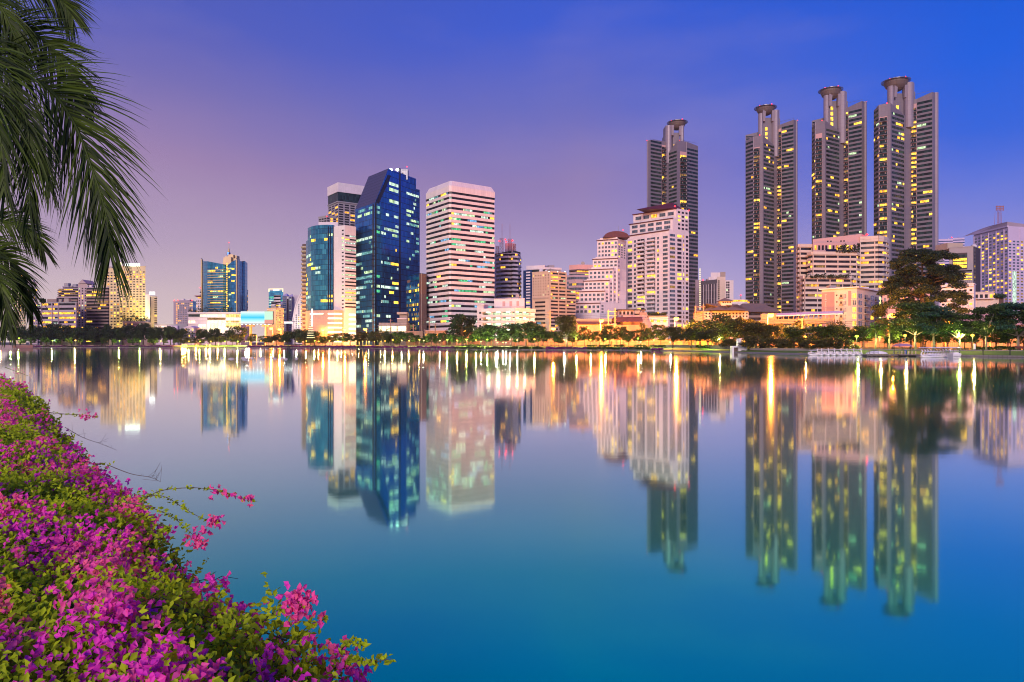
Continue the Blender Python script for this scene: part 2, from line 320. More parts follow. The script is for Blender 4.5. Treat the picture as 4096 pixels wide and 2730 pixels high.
# ------------------------------------------------------------------ lake and land
def WL(px, py): D = CH * F / (py - HZ); return Vector((PX(px, D), D))      # point on the water line seen at (px, py)
def WD(px, D): return Vector((PX(px, D), D))
SHORE = [WD(-900, 400), WD(-300, 410), WD(100, 420), WD(600, 425), WD(900, 425), WD(1050, 415), WD(1250, 392), WD(1480, 362), WD(1700, 333), WD(1950, 301), WD(2300, 285), WD(2600, 273), WD(2650, 262),
         WD(2780, 247), WD(2930, 221), WD(3070, 202), WD(3300, 181), WD(3640, 168), WD(3880, 157), WD(4096, 149), WD(4700, 135), WD(5600, 100), WD(9000, 60)]
MARK = 12   # from here to the right the bank is a grass slope, before it a planted wall
def offs(pts, d):
    out = []
    for i, p in enumerate(pts):
        t_ = (pts[min(i + 1, len(pts) - 1)] - pts[max(i - 1, 0)]).normalized(); out.append(p + Vector((-t_.y, t_.x)) * d)
    return out
def strip(name, A, B, za, zb, mat, **k):
    n = len(A); zA = za if isinstance(za, list) else [za] * n; zB = zb if isinstance(zb, list) else [zb] * n
    vs = [(p.x, p.y, h) for p, h in zip(A, zA)] + [(p.x, p.y, h) for p, h in zip(B, zB)]
    return MB().add(vs, [(i, i + 1, n + i + 1, n + i) for i in range(n - 1)], mat)
def shore_at(px, D=None):
    """distance of the water line below photo column px"""
    for a_, b_ in zip(SHORE, SHORE[1:]):
        pa, pb = a_.x / a_.y * F + 2048, b_.x / b_.y * F + 2048
        if pa <= px <= pb: t_ = (px - pa) / (pb - pa); return 1 / ((1 - t_) / a_.y + t_ / b_.y)
    return 500
MB().box(-4000, 4000, -300, 4500, -1.2, 0, 'lake_water').build('lake', kind='structure')
# the land sheet: foot below water, bank top, lawn, then city ground out to the horizon
o0 = offs(SHORE, 0); o1 = [offs(SHORE, .5)[i] if i < MARK else offs(SHORE, 1)[i] for i in range(len(SHORE))]; o2 = offs(SHORE, 9)
zs0 = [-.6] * len(SHORE); zs1 = [.35 if i < MARK else .30 for i in range(len(SHORE))]
far = [Vector((p.x * 9, 4200)) if i < len(SHORE) - 3 else Vector((6000, 4200 - 1400 * (i - len(SHORE) + 4))) for i, p in enumerate(o2)]
far[0] = Vector((-6000, 4200))
g = strip('g', o0, o1, zs0, zs1, 'stone_wall'); g.join(strip('g', o1, o2, zs1, GZ, 'grass'))
o3 = offs(SHORE, 34); g.join(strip('g', o2, o3, GZ, GZ, 'grass')); g.join(strip('g', o3, far, GZ, GZ, 'city_ground'))
g.build('ground', kind='structure')
strip('p', offs(SHORE, 11), offs(SHORE, 14), GZ + .004, GZ + .004, 'path_stone').build('promenade', kind='structure')
strip('r', offs(SHORE, 44), offs(SHORE, 60), GZ + .004, GZ + .004, 'asphalt').build('road', kind='structure')
strip('r', offs(SHORE, 51.9), offs(SHORE, 52.1), GZ + .008, GZ + .008, 'white_band').build('road_marking', kind='structure')
strip('k', offs(SHORE, 38), offs(SHORE, 43.5), GZ + .12, GZ + .12, 'concrete').build('pavement', kind='structure')
# ------------------------------------------------------------------ building tools
rnd = random.Random(7)
class Wl:
    """a wall seen from outside: p0 left foot, p1 right foot"""
    def __init__(s, p0, p1):
        s.p = Vector((p0[0], p0[1])); d = Vector((p1[0] - p0[0], p1[1] - p0[1])); s.L = d.length; s.u = d / s.L; s.n = Vector((s.u.y, -s.u.x))
    def pt(s, u, d): q = s.p + s.u * u + s.n * d; return (q.x, q.y)
    def box(s, mb, u0, u1, z0, z1, d0, d1, mat):
        a, b, c, e = s.pt(u0, d1), s.pt(u1, d1), s.pt(u1, d0), s.pt(u0, d0)
        return mb.hexa([(q[0], q[1], z0) for q in (a, b, c, e)] + [(q[0], q[1], z1) for q in (a, b, c, e)], mat)
    def sheet(s, mb, u0, u1, z0, z1, d, mat):
        a, b = s.pt(u0, d), s.pt(u1, d); return mb.add([(a[0], a[1], z0), (b[0], b[1], z0), (b[0], b[1], z1), (a[0], a[1], z1)], [(0, 1, 2, 3)], mat)
class Bld:
    def __init__(s, name, label, cat, x, y, group=None):
        s.r = thing(name, label, cat, (x, y, GZ), group); s.c = {}; s.wall = {}
    def part(s, name, mb, area=0, label=None, subs=()):
        s.c.setdefault(name, []).append((area, mb, label, list(subs)))
    def w(s, name='wall'):
        return s.wall.setdefault(name, MB())
    def done(s):
        for k, mb in s.wall.items():
            if mb.f: mb.build(k.split('#')[0], s.r)
        for name, L in s.c.items():
            L.sort(key=lambda q: -q[0]); rest = MB(); rs = {}
            for i, (ar, mb, lab, subs) in enumerate(L):
                if len(L) <= 100 or i < 99:
                    o = mb.build(name, s.r, label=lab)
                    for sn, sm, sl in subs: sub(sm, sn, o, sl)
                else:
                    rest.join(mb)
                    for sn, sm, sl in subs: rest.join(sm)
            if rest.f: rest.build(name, s.r, kind='stuff')
        return s.r
def cor(pts, i0, D0):
    """roof corners in the photo [(px, py)...] of one flat roof -> plan corners and height"""
    h = (HZ - pts[i0][1]) * D0
    out = [Vector((PX(px, h / (HZ - py)), h / (HZ - py))) for px, py in pts]
    return out, CH + h / F
def ring(c, depth):
    m = c[-1] - c[0]; inw = m.normalized() * min(.4, m.length * .04)      # back corners follow the depth axis of the block
    return list(c) + [c[-1] + c[-1].normalized() * depth - inw, c[0] + c[0].normalized() * depth + inw]
def pick(p, mats):
    return rnd.choice(mats) if rnd.random() < p else None
WARM = ['lit_amber', 'lit_yellow', 'lit_yellow', 'lit_pale']; COOL = ['lit_pale', 'lit_white', 'lit_green', 'lit_cyan']
def grid(b, W, z0, z1, rows, cols, fw=.6, fh=.5, glass='dark_glass', p=.2, lits=WARM, u0=0, u1=None, skip=(), name='window', frame=None, balc=0):
    u1 = W.L if u1 is None else u1; dw = (u1 - u0) / cols; dh = (z1 - z0) / rows
    for j in range(cols):
        if j in skip: continue
        for i in range(rows):
            ca = u0 + (j + .5) * dw; za = z0 + (i + .5) * dh; lm = pick(p, lits); mb = MB()
            W.box(mb, ca - dw * fw / 2, ca + dw * fw / 2, za - dh * fh / 2, za + dh * fh / 2, -.2, .03, lm or glass)
            subs = []
            if frame: f2 = MB(); W.box(f2, ca - dw * fw / 2 - .1, ca + dw * fw / 2 + .1, za - dh * fh / 2 - .16, za - dh * fh / 2 - .002, -.1, .22, frame); subs.append(('sill', f2, None))
            if balc: f2 = MB(); W.box(f2, ca - dw * fw / 2 - .2, ca + dw * fw / 2 + .2, za - dh * fh / 2 - .15, za - dh * fh / 2 + .75, .1, balc, frame or 'white_wall'); subs.append(('balcony', f2, None))
            b.part(name, mb, dw * dh * fw * fh + (1 if lm else 0), 'lit window' if lm else None, subs)
def bands(b, W, z0, z1, rows, frac=.5, glass='dark_glass', p=.2, lits=COOL, wall='white_band', led=.3, u0=0, u1=None, pane=1.5, run=(1, 5), name='window_band', wn='spandrels', shelf=0, pr=None):
    """ribbon windows between projecting spandrels; p: share of a ribbon that is lit"""
    u1 = W.L if u1 is None else u1; dh = (z1 - z0) / rows; n = max(1, int((u1 - u0) / pane)); pw = (u1 - u0) / n
    for i in range(rows):
        za = z0 + i * dh; sp = dh * (1 - frac)
        W.box(b.w(wn), u0, u1, za, za + sp, -.3, led, wall)
        if shelf: W.box(b.w(wn), u0, u1, za + sp * .75, za + sp, led, led + shelf, wall)
        mb = MB(); W.box(mb, u0, u1, za + sp, za + dh, -.35, .02, glass); subs = []; j = 0
        rp = pr(i) if pr else p
        rp = rp * rnd.choice((0, .4, 1, 1.6, 2.2))
        while j < n:
            k = rnd.randint(*run)
            if rnd.random() < rp:
                lm = rnd.choice(lits); m2 = MB(); k = min(k, n - j); W.box(m2, u0 + j * pw, u0 + (j + k) * pw, za + sp + .12, za + dh - .12, .023, .05, lm)
                subs.append(('lit_window', m2, None))
            j += k
        b.part(name, mb, (u1 - u0) * dh, None, subs)
def lits_on(b, W, z0, z1, rows, p, lits, pane=3, run=(1, 4), u0=0, u1=None, fh=.55, d=.03):
    """lit office windows behind a continuous glass skin"""
    u1 = W.L if u1 is None else u1; dh = (z1 - z0) / rows; n = max(1, int((u1 - u0) / pane)); pw = (u1 - u0) / n
    for i in range(rows):
        rp = p * rnd.choice((.1, .5, 1, 1, 2)); j = 0
        while j < n:
            k = min(rnd.randint(*run), n - j)
            if rnd.random() < rp:
                mb = MB(); za = z0 + i * dh + dh * .3; W.box(mb, u0 + j * pw + .1, u0 + (j + k) * pw - .1, za, za + dh * fh, -.2, d, rnd.choice(lits)); b.part('lit_window', mb, k * pw * dh)
            j += k
def balcs(b, W, z0, z1, rows, u0, u1, back='dark_glass', slab='tower_clad', rail='teal_glass', p=.2, lits=WARM, dep=1.3, name='balcony'):
    dh = (z1 - z0) / rows
    for i in range(rows):
        za = z0 + i * dh; lm = pick(p, lits); mb = MB()
        W.box(mb, u0, u1, za - .12, za + .12, -.1, dep, slab); W.box(mb, u0, u1, za + .15, za + 1.1, dep - .08, dep, rail)
        m2 = MB(); cut = rnd.random() * .5 + .25
        W.box(m2, u0 + .2, u0 + (u1 - u0) * cut, za + .3, za + dh - .35, -.1, .03, lm or back)
        m3 = MB(); W.box(m3, u0 + (u1 - u0) * (cut + .06), u1 - .2, za + .3, za + dh - .35, -.1, .03, (lm if rnd.random() < .6 else None) or back)
        b.part(name, mb, (u1 - u0) * dh, None, [('window', m2, None), ('window', m3, None)])
def beacon(b, x, y, z, r=.7): r *= .65; b.part('beacon', MB().lathe([(.05, z), (r, z + r * .6), (r, z + r * 1.2), (.05, z + 2 * r)], 'beacon_red', (x, y), 8))
def solid(b, c, H, depth, wall, z0=GZ, top='rooftop', name='wall', led=0):
    rg = ring(c, depth); b.w(name).prism([(p.x, p.y) for p in rg], z0, H, wall, top)
    if led: # parapet lip
        for a_, e_ in zip(c, c[1:]): Wl(a_, e_).box(b.w('parapet'), -.2, (a_ - e_).length + .2, H - .1, H + led, -.4, .25, wall)
    if (c[-1] - c[0]).length > 9 and depth > 9 and top == 'rooftop':
        for k in range(3):       # tanks and air handlers
            q = c[0].lerp(c[-1], rnd.uniform(.15, .85)); q = q + q.normalized() * rnd.uniform(3, depth - 4); w_, h_ = rnd.uniform(.8, 1.8), rnd.uniform(1.2, 3.2)
            m_ = MB()
            if rnd.random() < .4: m_.lathe([(w_ * .8, H), (w_ * .8, H + h_), (w_ * .3, H + h_ * 1.15)], 'white_wall', (q.x, q.y), 12)
            else: m_.box(q.x - w_, q.x + w_, q.y - w_, q.y + w_, H, H + h_, rnd.choice(['white_wall', 'louvre', 'grey_wall']))
            b.part('roof_unit', m_, 1)
    return [Wl(a_, e_) for a_, e_ in zip(c, c[1:])]
def at_mid(pts, D): return sum(p[0] for p in pts) / len(pts)

# ---------------------------------------------------- striped white office tower
b = Bld('striped_office_tower', 'square white office tower with dark ribbon windows, right of the blue glass tower', 'office tower', PX(1840, 410), 410)
pts = [(1706, 775), (1800, 740), (1977, 768)]; c, H = cor(pts, 1, 400)
c = [c[0], c[1] + (c[0] - c[1]).normalized() * 1.1, c[1] + (c[2] - c[1]).normalized() * 1.1, c[2]]
rg = ring(c, 26); b.w().prism([(p.x, p.y) for p in rg], GZ, H - .4, 'white_band', 'rooftop')
cen = sum(rg, Vector((0, 0))) / len(rg); cap = MB(); n_ = len(rg)
inn = [p + (cen - p) * .085 for p in rg]; out_ = [p + (p - cen).normalized() * .35 for p in rg]
cap.prism([(p.x, p.y) for p in out_], H - 3.8, H - .3, 'white_band')
k_ = [(p.x, p.y, H - .3) for p in out_] + [(p.x, p.y, H + 2.9) for p in inn]
cap.add(k_, [(i, (i + 1) % n_, n_ + (i + 1) % n_, n_ + i) for i in range(n_)] + [tuple(range(n_, 2 * n_))], 'white_band'); b.part('crown', cap)
WW = [Wl(a_, e_) for a_, e_ in zip(c, c[1:])]
for W_ in WW: bands(b, W_, GZ, H - 3.8, 30, .46, 'dark_glass', .24, COOL + ['lit_blue', 'lit_white', 'lit_yellow', 'lit_green'], 'white_band', .35, pane=1.6, run=(1, 4))
b.done()
# ---------------------------------------------------- parking deck and lift block
b = Bld('parking_garage', 'pale open parking deck with rows of bright tube lights below the striped white office tower', 'parking garage', PX(2030, 372), 372)
c, H = cor([(1925, 1246), (2062, 1243), (2141, 1247)], 0, 372)
rg = ring(c, 22); nf = 6; zf = [GZ + (H - GZ) * i / nf for i in range(nf + 1)]
for i in range(nf):
    b.w('floor_slabs').prism([(p.x, p.y) for p in rg], zf[i] - .25, zf[i], 'concrete')
b.w('roof').prism([(p.x, p.y) for p in rg], H - .4, H, 'concrete'); bk = ring(c, 12)
b.w().prism([(p.x, p.y) for p in (bk[-1], bk[-2], rg[-2], rg[-1])], GZ, H - .4, 'deck_glow')  # inner wall emits by itself, standing in for tube light falling on it
for W_ in [Wl(a_, e_) for a_, e_ in zip(c, c[1:])]:
    for i in range(nf):
        m_ = MB(); hh = 1.0 if i < nf - 1 else 1.0; W_.box(m_, 0, W_.L, zf[i] - .3, zf[i] + hh, -.1, .25, 'white_wall'); b.part('parapet', m_, 10)
    W_.box(b.w('roof'), 0, W_.L, H - .6, H + 1.4, -.1, .3, 'white_wall')
    for k in range(int(W_.L / 6) + 1):
        u = min(k * 6, W_.L - .5); W_.box(b.w('columns'), u, u + .5, GZ, H - .4, -.7, -.15, 'white_wall')
    for i in range(nf):
        for k in range(int(W_.L / 6)):
            if i == nf - 1 and k > 2: continue
            m_ = MB(); W_.box(m_, k * 6 + 2.2, k * 6 + 4.4, zf[i + 1] - .75, zf[i + 1] - .5, -2.2, -1.8, 'tube_light'); b.part('ceiling_light', m_, 1)
# cars parked on the decks are things of their own
b.done()
b = Bld('stair_block', 'windowless white stair block between the striped office tower and the parking deck', 'building', PX(1916, 378), 378)
WW = solid(b, [WD(1908, 380), WD(1934, 376), WD(1952, 384)], PZ(1222, 380), 9, 'white_wall', led=.4); grid(b, WW[0], GZ + 2, PZ(1240, 380), 5, 1, .3, .3, 'dark_glass', 0); b.done()
b = Bld('plant_building', 'blank pink-white block with a railed roof above the lit parking deck', 'building', PX(2030, 400), 400)
WW = solid(b, [WD(1977, 402), WD(2098, 398)], PZ(1197, 400), 14, 'white_wall', led=.3)
for k in range(3): m_ = MB(); WW[0].box(m_, 5 + k * 4.2, 6.6 + k * 4.2, PZ(1226, 400), PZ(1206, 400), -.1, .05, 'pink_wall'); b.part('shutter', m_, 3)
WW[0].box(b.w('roof_rail'), 0, WW[0].L, PZ(1229, 400), PZ(1228, 400), .6, .7, 'metal_grey'); WW[0].box(b.w('ledge'), 0, WW[0].L + .5, PZ(1236, 400), PZ(1233, 400), 0, .9, 'concrete'); b.done()
# ---------------------------------------------------- dark blue slanted tower
b = Bld('blue_glass_tower', 'tall dark blue glass office tower with a slanted roof plane and two white roof lights', 'office tower', PX(1560, 440), 440)
D0 = 430; Hm = PZ(656, D0); c, H = cor([(1421, 839), (1500, 812)], 1, D0); A, B_ = c
c2, _ = cor([(1500, 656), (1679, 722)], 0, D0); Cn = c2[1]
bk = Cn + (A - B_) * 1.0; Hl = H
def on(t_, h): q = B_ + (Cn - B_) * t_; return (q.x, q.y, h)
fr_ = lambda px: next(t_ / 400 for t_ in range(401) if PX(px, 1) <= (on(t_ / 400, 0)[0] / on(t_ / 400, 0)[1]))
def hz(t_, py): return PZ(py, on(t_, 0)[1])
ts, tr_ = fr_(1553), fr_(1664)
back = lambda t_: (A - B_)
w = b.w('glass_skin')
# left wing face
WL_ = Wl(A, B_); WR_ = Wl(B_, Cn)
p_ = lambda v, h: (v.x, v.y, h)
S1 = on(ts, hz(ts, 675)); S1g = on(ts, GZ); R1 = on(tr_, hz(tr_, 716)); R2 = on(tr_, hz(tr_, 757)); R3 = p_(Cn, PZ(760, Cn.y)); Ah = p_(A, H); Bh = p_(B_, H)
dv = A - B_; A2 = (A.x + (S1[0] - B_.x), A.y + (S1[1] - B_.y))
S0 = (S1[0] + dv.x * .62, S1[1] + dv.y * .62, S1[2])
w.add([p_(A, GZ), p_(B_, GZ), Bh, Ah], [(0, 1, 2, 3)], 'navy_skin')
w.add([p_(B_, GZ), p_(Cn, GZ), R3, R2, R1, S1, Bh], [(0, 1, 2, 3, 4, 5, 6)], 'navy_skin')
bC = (Cn.x + dv.x, Cn.y + dv.y)
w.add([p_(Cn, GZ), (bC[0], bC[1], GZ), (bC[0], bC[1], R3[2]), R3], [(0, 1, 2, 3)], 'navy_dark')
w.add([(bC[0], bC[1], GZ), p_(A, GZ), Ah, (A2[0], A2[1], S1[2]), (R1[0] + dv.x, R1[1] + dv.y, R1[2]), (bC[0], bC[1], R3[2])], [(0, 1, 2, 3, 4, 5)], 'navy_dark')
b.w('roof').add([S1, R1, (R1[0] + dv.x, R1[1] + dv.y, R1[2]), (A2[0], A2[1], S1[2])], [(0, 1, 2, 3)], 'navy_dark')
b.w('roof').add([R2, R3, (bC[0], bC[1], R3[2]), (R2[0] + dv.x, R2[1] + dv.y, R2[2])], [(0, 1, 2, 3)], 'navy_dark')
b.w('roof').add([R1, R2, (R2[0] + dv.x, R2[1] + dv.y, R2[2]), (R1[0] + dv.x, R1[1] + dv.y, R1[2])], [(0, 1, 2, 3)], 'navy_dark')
sl = MB().add([Ah, Bh, S1, S0], [(0, 1, 2, 3)], 'slate_skin'); sl.add([Ah, S0, (A2[0], A2[1], S1[2])], [(0, 1, 2)], 'slate_skin'); b.part('slanted_roof', sl)
# dark recessed channels
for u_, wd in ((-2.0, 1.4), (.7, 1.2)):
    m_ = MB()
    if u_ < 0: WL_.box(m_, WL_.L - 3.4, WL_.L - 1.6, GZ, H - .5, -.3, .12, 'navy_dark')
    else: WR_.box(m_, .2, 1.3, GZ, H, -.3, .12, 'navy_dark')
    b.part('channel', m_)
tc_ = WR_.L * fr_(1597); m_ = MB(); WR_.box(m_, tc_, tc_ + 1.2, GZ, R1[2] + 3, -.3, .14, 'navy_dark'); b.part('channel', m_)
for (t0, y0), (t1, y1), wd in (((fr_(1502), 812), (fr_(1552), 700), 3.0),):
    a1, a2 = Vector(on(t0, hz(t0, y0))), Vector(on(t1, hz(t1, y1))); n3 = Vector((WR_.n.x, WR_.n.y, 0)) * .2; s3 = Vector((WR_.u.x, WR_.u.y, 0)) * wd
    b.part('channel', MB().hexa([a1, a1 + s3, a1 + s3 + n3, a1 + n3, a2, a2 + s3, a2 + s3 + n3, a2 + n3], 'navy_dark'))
lits_on(b, WL_, 12, H - 1, 25, .42, ['lit_white', 'lit_pale', 'lit_cyan', 'lit_cyan'], 1.6, (1, 6), u1=WL_.L - 3.6)
lits_on(b, WR_, 12, H - 1, 25, .36, ['lit_white', 'lit_pale', 'lit_white', 'lit_cyan', 'lit_white', 'lit_yellow'], 1.6, (1, 4), u0=6, u1=tc_ - 1)
lits_on(b, WR_, 20, H + 14, 29, .32, ['lit_white', 'lit_pale', 'lit_cyan'], 1.6, (1, 5), u0=tc_ + 8, u1=WR_.L - 1)
lits_on(b, WR_, 12, H - 1, 25, .45, ['lit_green', 'lit_pale', 'lit_cyan'], 2.0, (1, 2), u0=1.6, u1=5.2)
lits_on(b, WR_, H + 2, H + 17, 4, .5, ['lit_pale', 'lit_white'], 2.2, (1, 4), u0=tc_ - 11, u1=tc_ - 1)
for t_ in (fr_(1562), fr_(1588)): q = on(t_, hz(t_, 678)); b.part('roof_light', MB().lathe([(.1, q[2] - 1), (1.1, q[2] - .4), (1.1, q[2] + .6), (.1, q[2] + 1)], 'sign_white', (q[0], q[1] + 1.5), 10))
q = on(fr_(1612), 0); b.part('plant_room', MB().box(q[0] - 2, q[0] + 2.6, q[1] + 3, q[1] + 9, R1[2] - 3, R1[2] + 4.0, 'navy_dark')); beacon(b, q[0] + 2, q[1] + 4, R1[2] + 5.5, .5)
b.done()
# ---------------------------------------------------- small blue annex
b = Bld('small_blue_office', 'small dark blue glass block with brown side wall, between blue and striped towers', 'office building', PX(1665, 415), 415)
c, H = cor([(1626, 1104), (1676, 1093), (1706, 1096)], 1, 412); rg = ring(c, 14)
b.w('glass_skin').prism([(p.x, p.y) for p in rg], GZ, H, 'navy_skin', 'navy_dark'); WW = [Wl(c[0], c[1]), Wl(c[1], c[2])]
WW[1].box(b.w('side_wall'), .3, WW[1].L, GZ, H - .3, -.1, .12, 'brown_wall'); WW[1].box(b.w('side_wall'), 1.6, 2.0, GZ, H, .1, .4, 'concrete')
m_ = MB(); WW[0].box(m_, 1.4, 6.2, H - 4.6, H - 3, -.1, .05, 'brown_wall'); b.part('opening', m_)
lits_on(b, WW[0], GZ, H - 6, 13, .35, ['lit_dim', 'lit_dim', 'lit_yellow'], 1.4, (1, 1)); b.done()
# ---------------------------------------------------- curved cyan office with white wing
b = Bld('curved_glass_office', 'cyan glass office with rounded front, joined to a white striped wing and podium', 'office building', PX(1320, 445), 445)
H = PZ(904, 440); H1 = PZ(950, 440)
arc = [WD(1224, 458), WD(1231, 449), WD(1244, 443), WD(1262, 439), WD(1282, 437), WD(1310, 436), WD(1334, 437)]
b.w('glass_skin').prism([(p.x, p.y) for p in arc[1:]] + [(arc[-1].x, 466), (arc[1].x + 2, 466)], PZ(1240, 440), H, 'cyan_skin', 'rooftop')
b.w('glass_skin').prism([(p.x, p.y) for p in (arc[0], arc[1] + Vector((.5, .5)))] + [(arc[1].x + 1, 470), (arc[0].x, 470)], PZ(1240, 440), H1, 'cyan_skin', 'rooftop')
for i in range(len(arc) - 1): lits_on(b, Wl(arc[i], arc[i + 1]), PZ(1235, 440), H - 2, 17, .15 if i < 5 else .4, ['lit_yellow', 'lit_pale', 'lit_yellow', 'lit_white'], 2, (1, 3))
W_ = Wl(arc[-2], arc[-1]); 
for k in (0.2, 1.6, 3.2): m_ = MB(); W_.box(m_, k, k + .7, PZ(1240, 440), H - 1, -.1, .15, 'navy_dark'); b.part('mullion', m_)
cw = [WD(1334, 437), WD(1379, 432), WD(1424, 438)]; Hw = PZ(905, 435)
b.w().prism([(p.x, p.y) for p in ring(cw, 20)], GZ, Hw, 'white_wall', 'rooftop'); W1, W2 = Wl(cw[0], cw[1]), Wl(cw[1], cw[2])
grid(b, W1, PZ(1240, 435), Hw - 2, 22, 1, .9, .35, 'dark_glass', .35, ['lit_yellow', 'lit_pale'], u0=W1.L - 2.6, u1=W1.L - .8)
bands(b, W2, PZ(1240, 435), Hw - 6, 21, .42, 'dark_glass', .7, ['lit_white', 'lit_pale', 'lit_yellow', 'lit_white'], 'white_wall', .12, .3, pane=1.6, run=(2, 7))
for k in range(6): m_ = MB(); W2.box(m_, 3, W2.L - .4, GZ + 4 + k * 3, GZ + 5.1 + k * 3, -.1, .1, 'strip_white'); b.part('lit_window', m_, 5)
cp = [WD(1222, 445), WD(1240, 434), WD(1336, 428), WD(1370, 431)]; Hp = PZ(1242, 432)
b.w('podium').prism([(p.x, p.y) for p in ring(cp, 26)], GZ, Hp, 'podium_stone', 'rooftop'); W3 = Wl(cp[2], cp[3]); W4 = Wl(cp[1], cp[2])
for k in range(7):
    m_ = MB(); W3.box(m_, -.0, W3.L - .3, GZ + 2 + k * 2.9, GZ + 2.9 + k * 2.9, -.1, .12, 'strip_white'); b.part('lit_window', m_, 9)
    m_ = MB(); W4.box(m_, W4.L - 4.5, W4.L, GZ + 2 + k * 2.9, GZ + 2.9 + k * 2.9, -.1, .1, 'strip_white'); b.part('lit_window', m_, 9)
m_ = MB(); W4.box(m_, 0, 10, Hp - 2.6, Hp - 1.9, -.1, .2, 'strip_white'); W4.box(m_, 1.3, 2.1, PZ(1305, 432), Hp + 1, -.1, .25, 'strip_white'); b.part('light_strip', m_)
cr = [WD(1274, 447), WD(1352, 447)]; b.w('plant_room').prism([(p.x, p.y) for p in ring(cr, 9)], H - 1, PZ(889, 447), 'white_wall', 'rooftop')
b.done()
# light-string cone (festive tree)
t_ = thing('light_cone', 'cone of light strings like a festive tree at the foot of the cyan office', 'light decoration', (PX(1243, 420), 420, GZ))
mb = MB(); q = (PX(1243, 420), 420)
for k in range(9): r0 = .35 + (8 - k) * .25; z_ = PZ(1366 - 9 * (k + 1.5), 420); mb.lathe([(r0, z_), (r0 + .12, z_ + .18), (r0, z_ + .36)], 'sign_warm', q, 14, False)
mb.build('light_rings', t_); MB().lathe([(.12, GZ), (.08, PZ(1296, 420))], 'dark_metal', q, 6).build('mast', t_)
# ---------------------------------------------------- dark tower behind
b = Bld('terraced_grey_tower', 'grey tower with a pale roof band rising behind the cyan office and blue tower', 'tower', PX(1390, 600), 600)
c, H = cor([(1313, 751), (1353, 732), (1466, 748)], 1, 600); WW = solid(b, c, H, 28, 'grey_wall')
for W_ in WW:
    W_.box(b.w('crown'), -.3, W_.L + .3, H - 8, H + .2, -.2, .7, 'white_wall'); W_.box(b.w('glass_belt'), 0, W_.L, H - 16, H - 8.1, -.2, .2, 'teal_glass')
    W_.box(b.w('ledge'), -.4, W_.L + .4, H - 17, H - 16.1, -.2, .9, 'grey_wall')
    grid(b, W_, PZ(900, 600), H - 18, 9, 5 if W_ is WW[1] else 3, .75, .7, 'dark_glass', .13, ['lit_amber'], frame='white_wall')
c3 = [WD(1274, 600), WD(1307, 592), WD(1345, 597)]; W5 = solid(b, c3, PZ(868, 595), 25, 'grey_wall', name='lower_wing', led=.8)
for W_ in W5: grid(b, W_, PZ(920, 595), PZ(872, 595), 5, 3, .75, .6, 'dark_glass', .25, ['lit_amber', 'lit_dim'])
beacon(b, PX(1307, 591), 591, PZ(872, 595)); b.done()
b = Bld('balcony_tower', 'thin brown tower edge of stacked round balconies peeping out left of the rounded cyan office', 'tower', PX(1221, 480), 480)
q = (PX(1224, 482), 484); b.w().lathe([(3.2, GZ), (3.2, PZ(976, 480))], 'brown_wall', q, 12)
for k in range(24): z_ = GZ + 2 + k * 2.9; b.part('balcony', MB().lathe([(2.9, z_ - .7), (4.1, z_), (4.1, z_ + .9), (3.0, z_ + .9)], 'beige_wall', q, 14), 4)
b.done()
# ---------------------------------------------------- round banded tower with masts
b = Bld('round_banded_tower', 'round-cornered tower with black and white bands and red lit lattice masts on its roof', 'tower', PX(2030, 480), 480)
arc = [WD(1985, 478), WD(2003, 472), WD(2030, 469), WD(2044, 471), WD(2052, 468), WD(2070, 470), WD(2080, 476), WD(2083, 484)]
H = PZ(1016, 474); b.w().prism([(p.x, p.y) for p in arc] + [(arc[-1].x - 1, 505), (PX(1979, 500), 505), (PX(1976, 484), 484)], GZ, H, 'white_wall', 'rooftop')
for i in range(len(arc) - 1): bands(b, Wl(arc[i], arc[i + 1]), PZ(1215, 474), H - .5, 12, .52, 'dark_glass', .07, ['lit_amber', 'lit_yellow'], 'white_wall', .5, pane=1.5, run=(1, 2))
for a1, a2 in (((1978, 486), (2044, 471)), ((2052, 468), (2082, 478))):
    rg = ring([WD(*a1), WD(*a2)], 14); b.w('roof').prism([(p.x, p.y) for p in rg], H, H + 1.6, 'teal_glass')
rg = ring([WD(2020, 478), WD(2060, 478)], 12); b.w('plant_room').prism([(p.x, p.y) for p in rg], H, PZ(974, 478), 'white_wall')
def lattice(b, x, y, z0, z1, w_, mat='antenna_red', name='mast', n=6):
    m_ = MB(); q = w_ / 2
    for dx in (-q, q):
        for dy in (-q, q): m_.tube([(x + dx, y + dy, z0), (x + dx * .8, y + dy * .8, z1)], .10 + w_ * .012, mat, 4)
    for k in range(n):
        za, zb = z0 + (z1 - z0) * k / n, z0 + (z1 - z0) * (k + 1) / n
        m_.tube([(x - q, y - q, za), (x + q, y - q, zb)], .09, mat, 4); m_.tube([(x + q, y - q, za), (x - q, y - q, zb)], .09, mat, 4); m_.tube([(x - q, y - q, zb), (x + q, y - q, zb)], .09, mat, 4)
    b.part(name, m_)
for px_, py_, w_ in ((1989, 985, 2.2), (2006, 955, 2.6), (2040, 957, 2.4), (2058, 978, 2.2)): lattice(b, PX(px_, 476), 477, H, PZ(py_, 476), w_)
for px_, py_ in ((2008, 895), (2040, 897)): b.part('aerial', MB().tube([(PX(px_, 478), 479, H), (PX(px_, 478), 479, PZ(py_, 478))], .13, 'antenna_red', 5))
for px_, py_ in ((1997, 968), (2021, 962), (2025, 971), (2050, 966)): beacon(b, PX(px_, 475), 475.5, PZ(py_, 475), .9)
b.done()
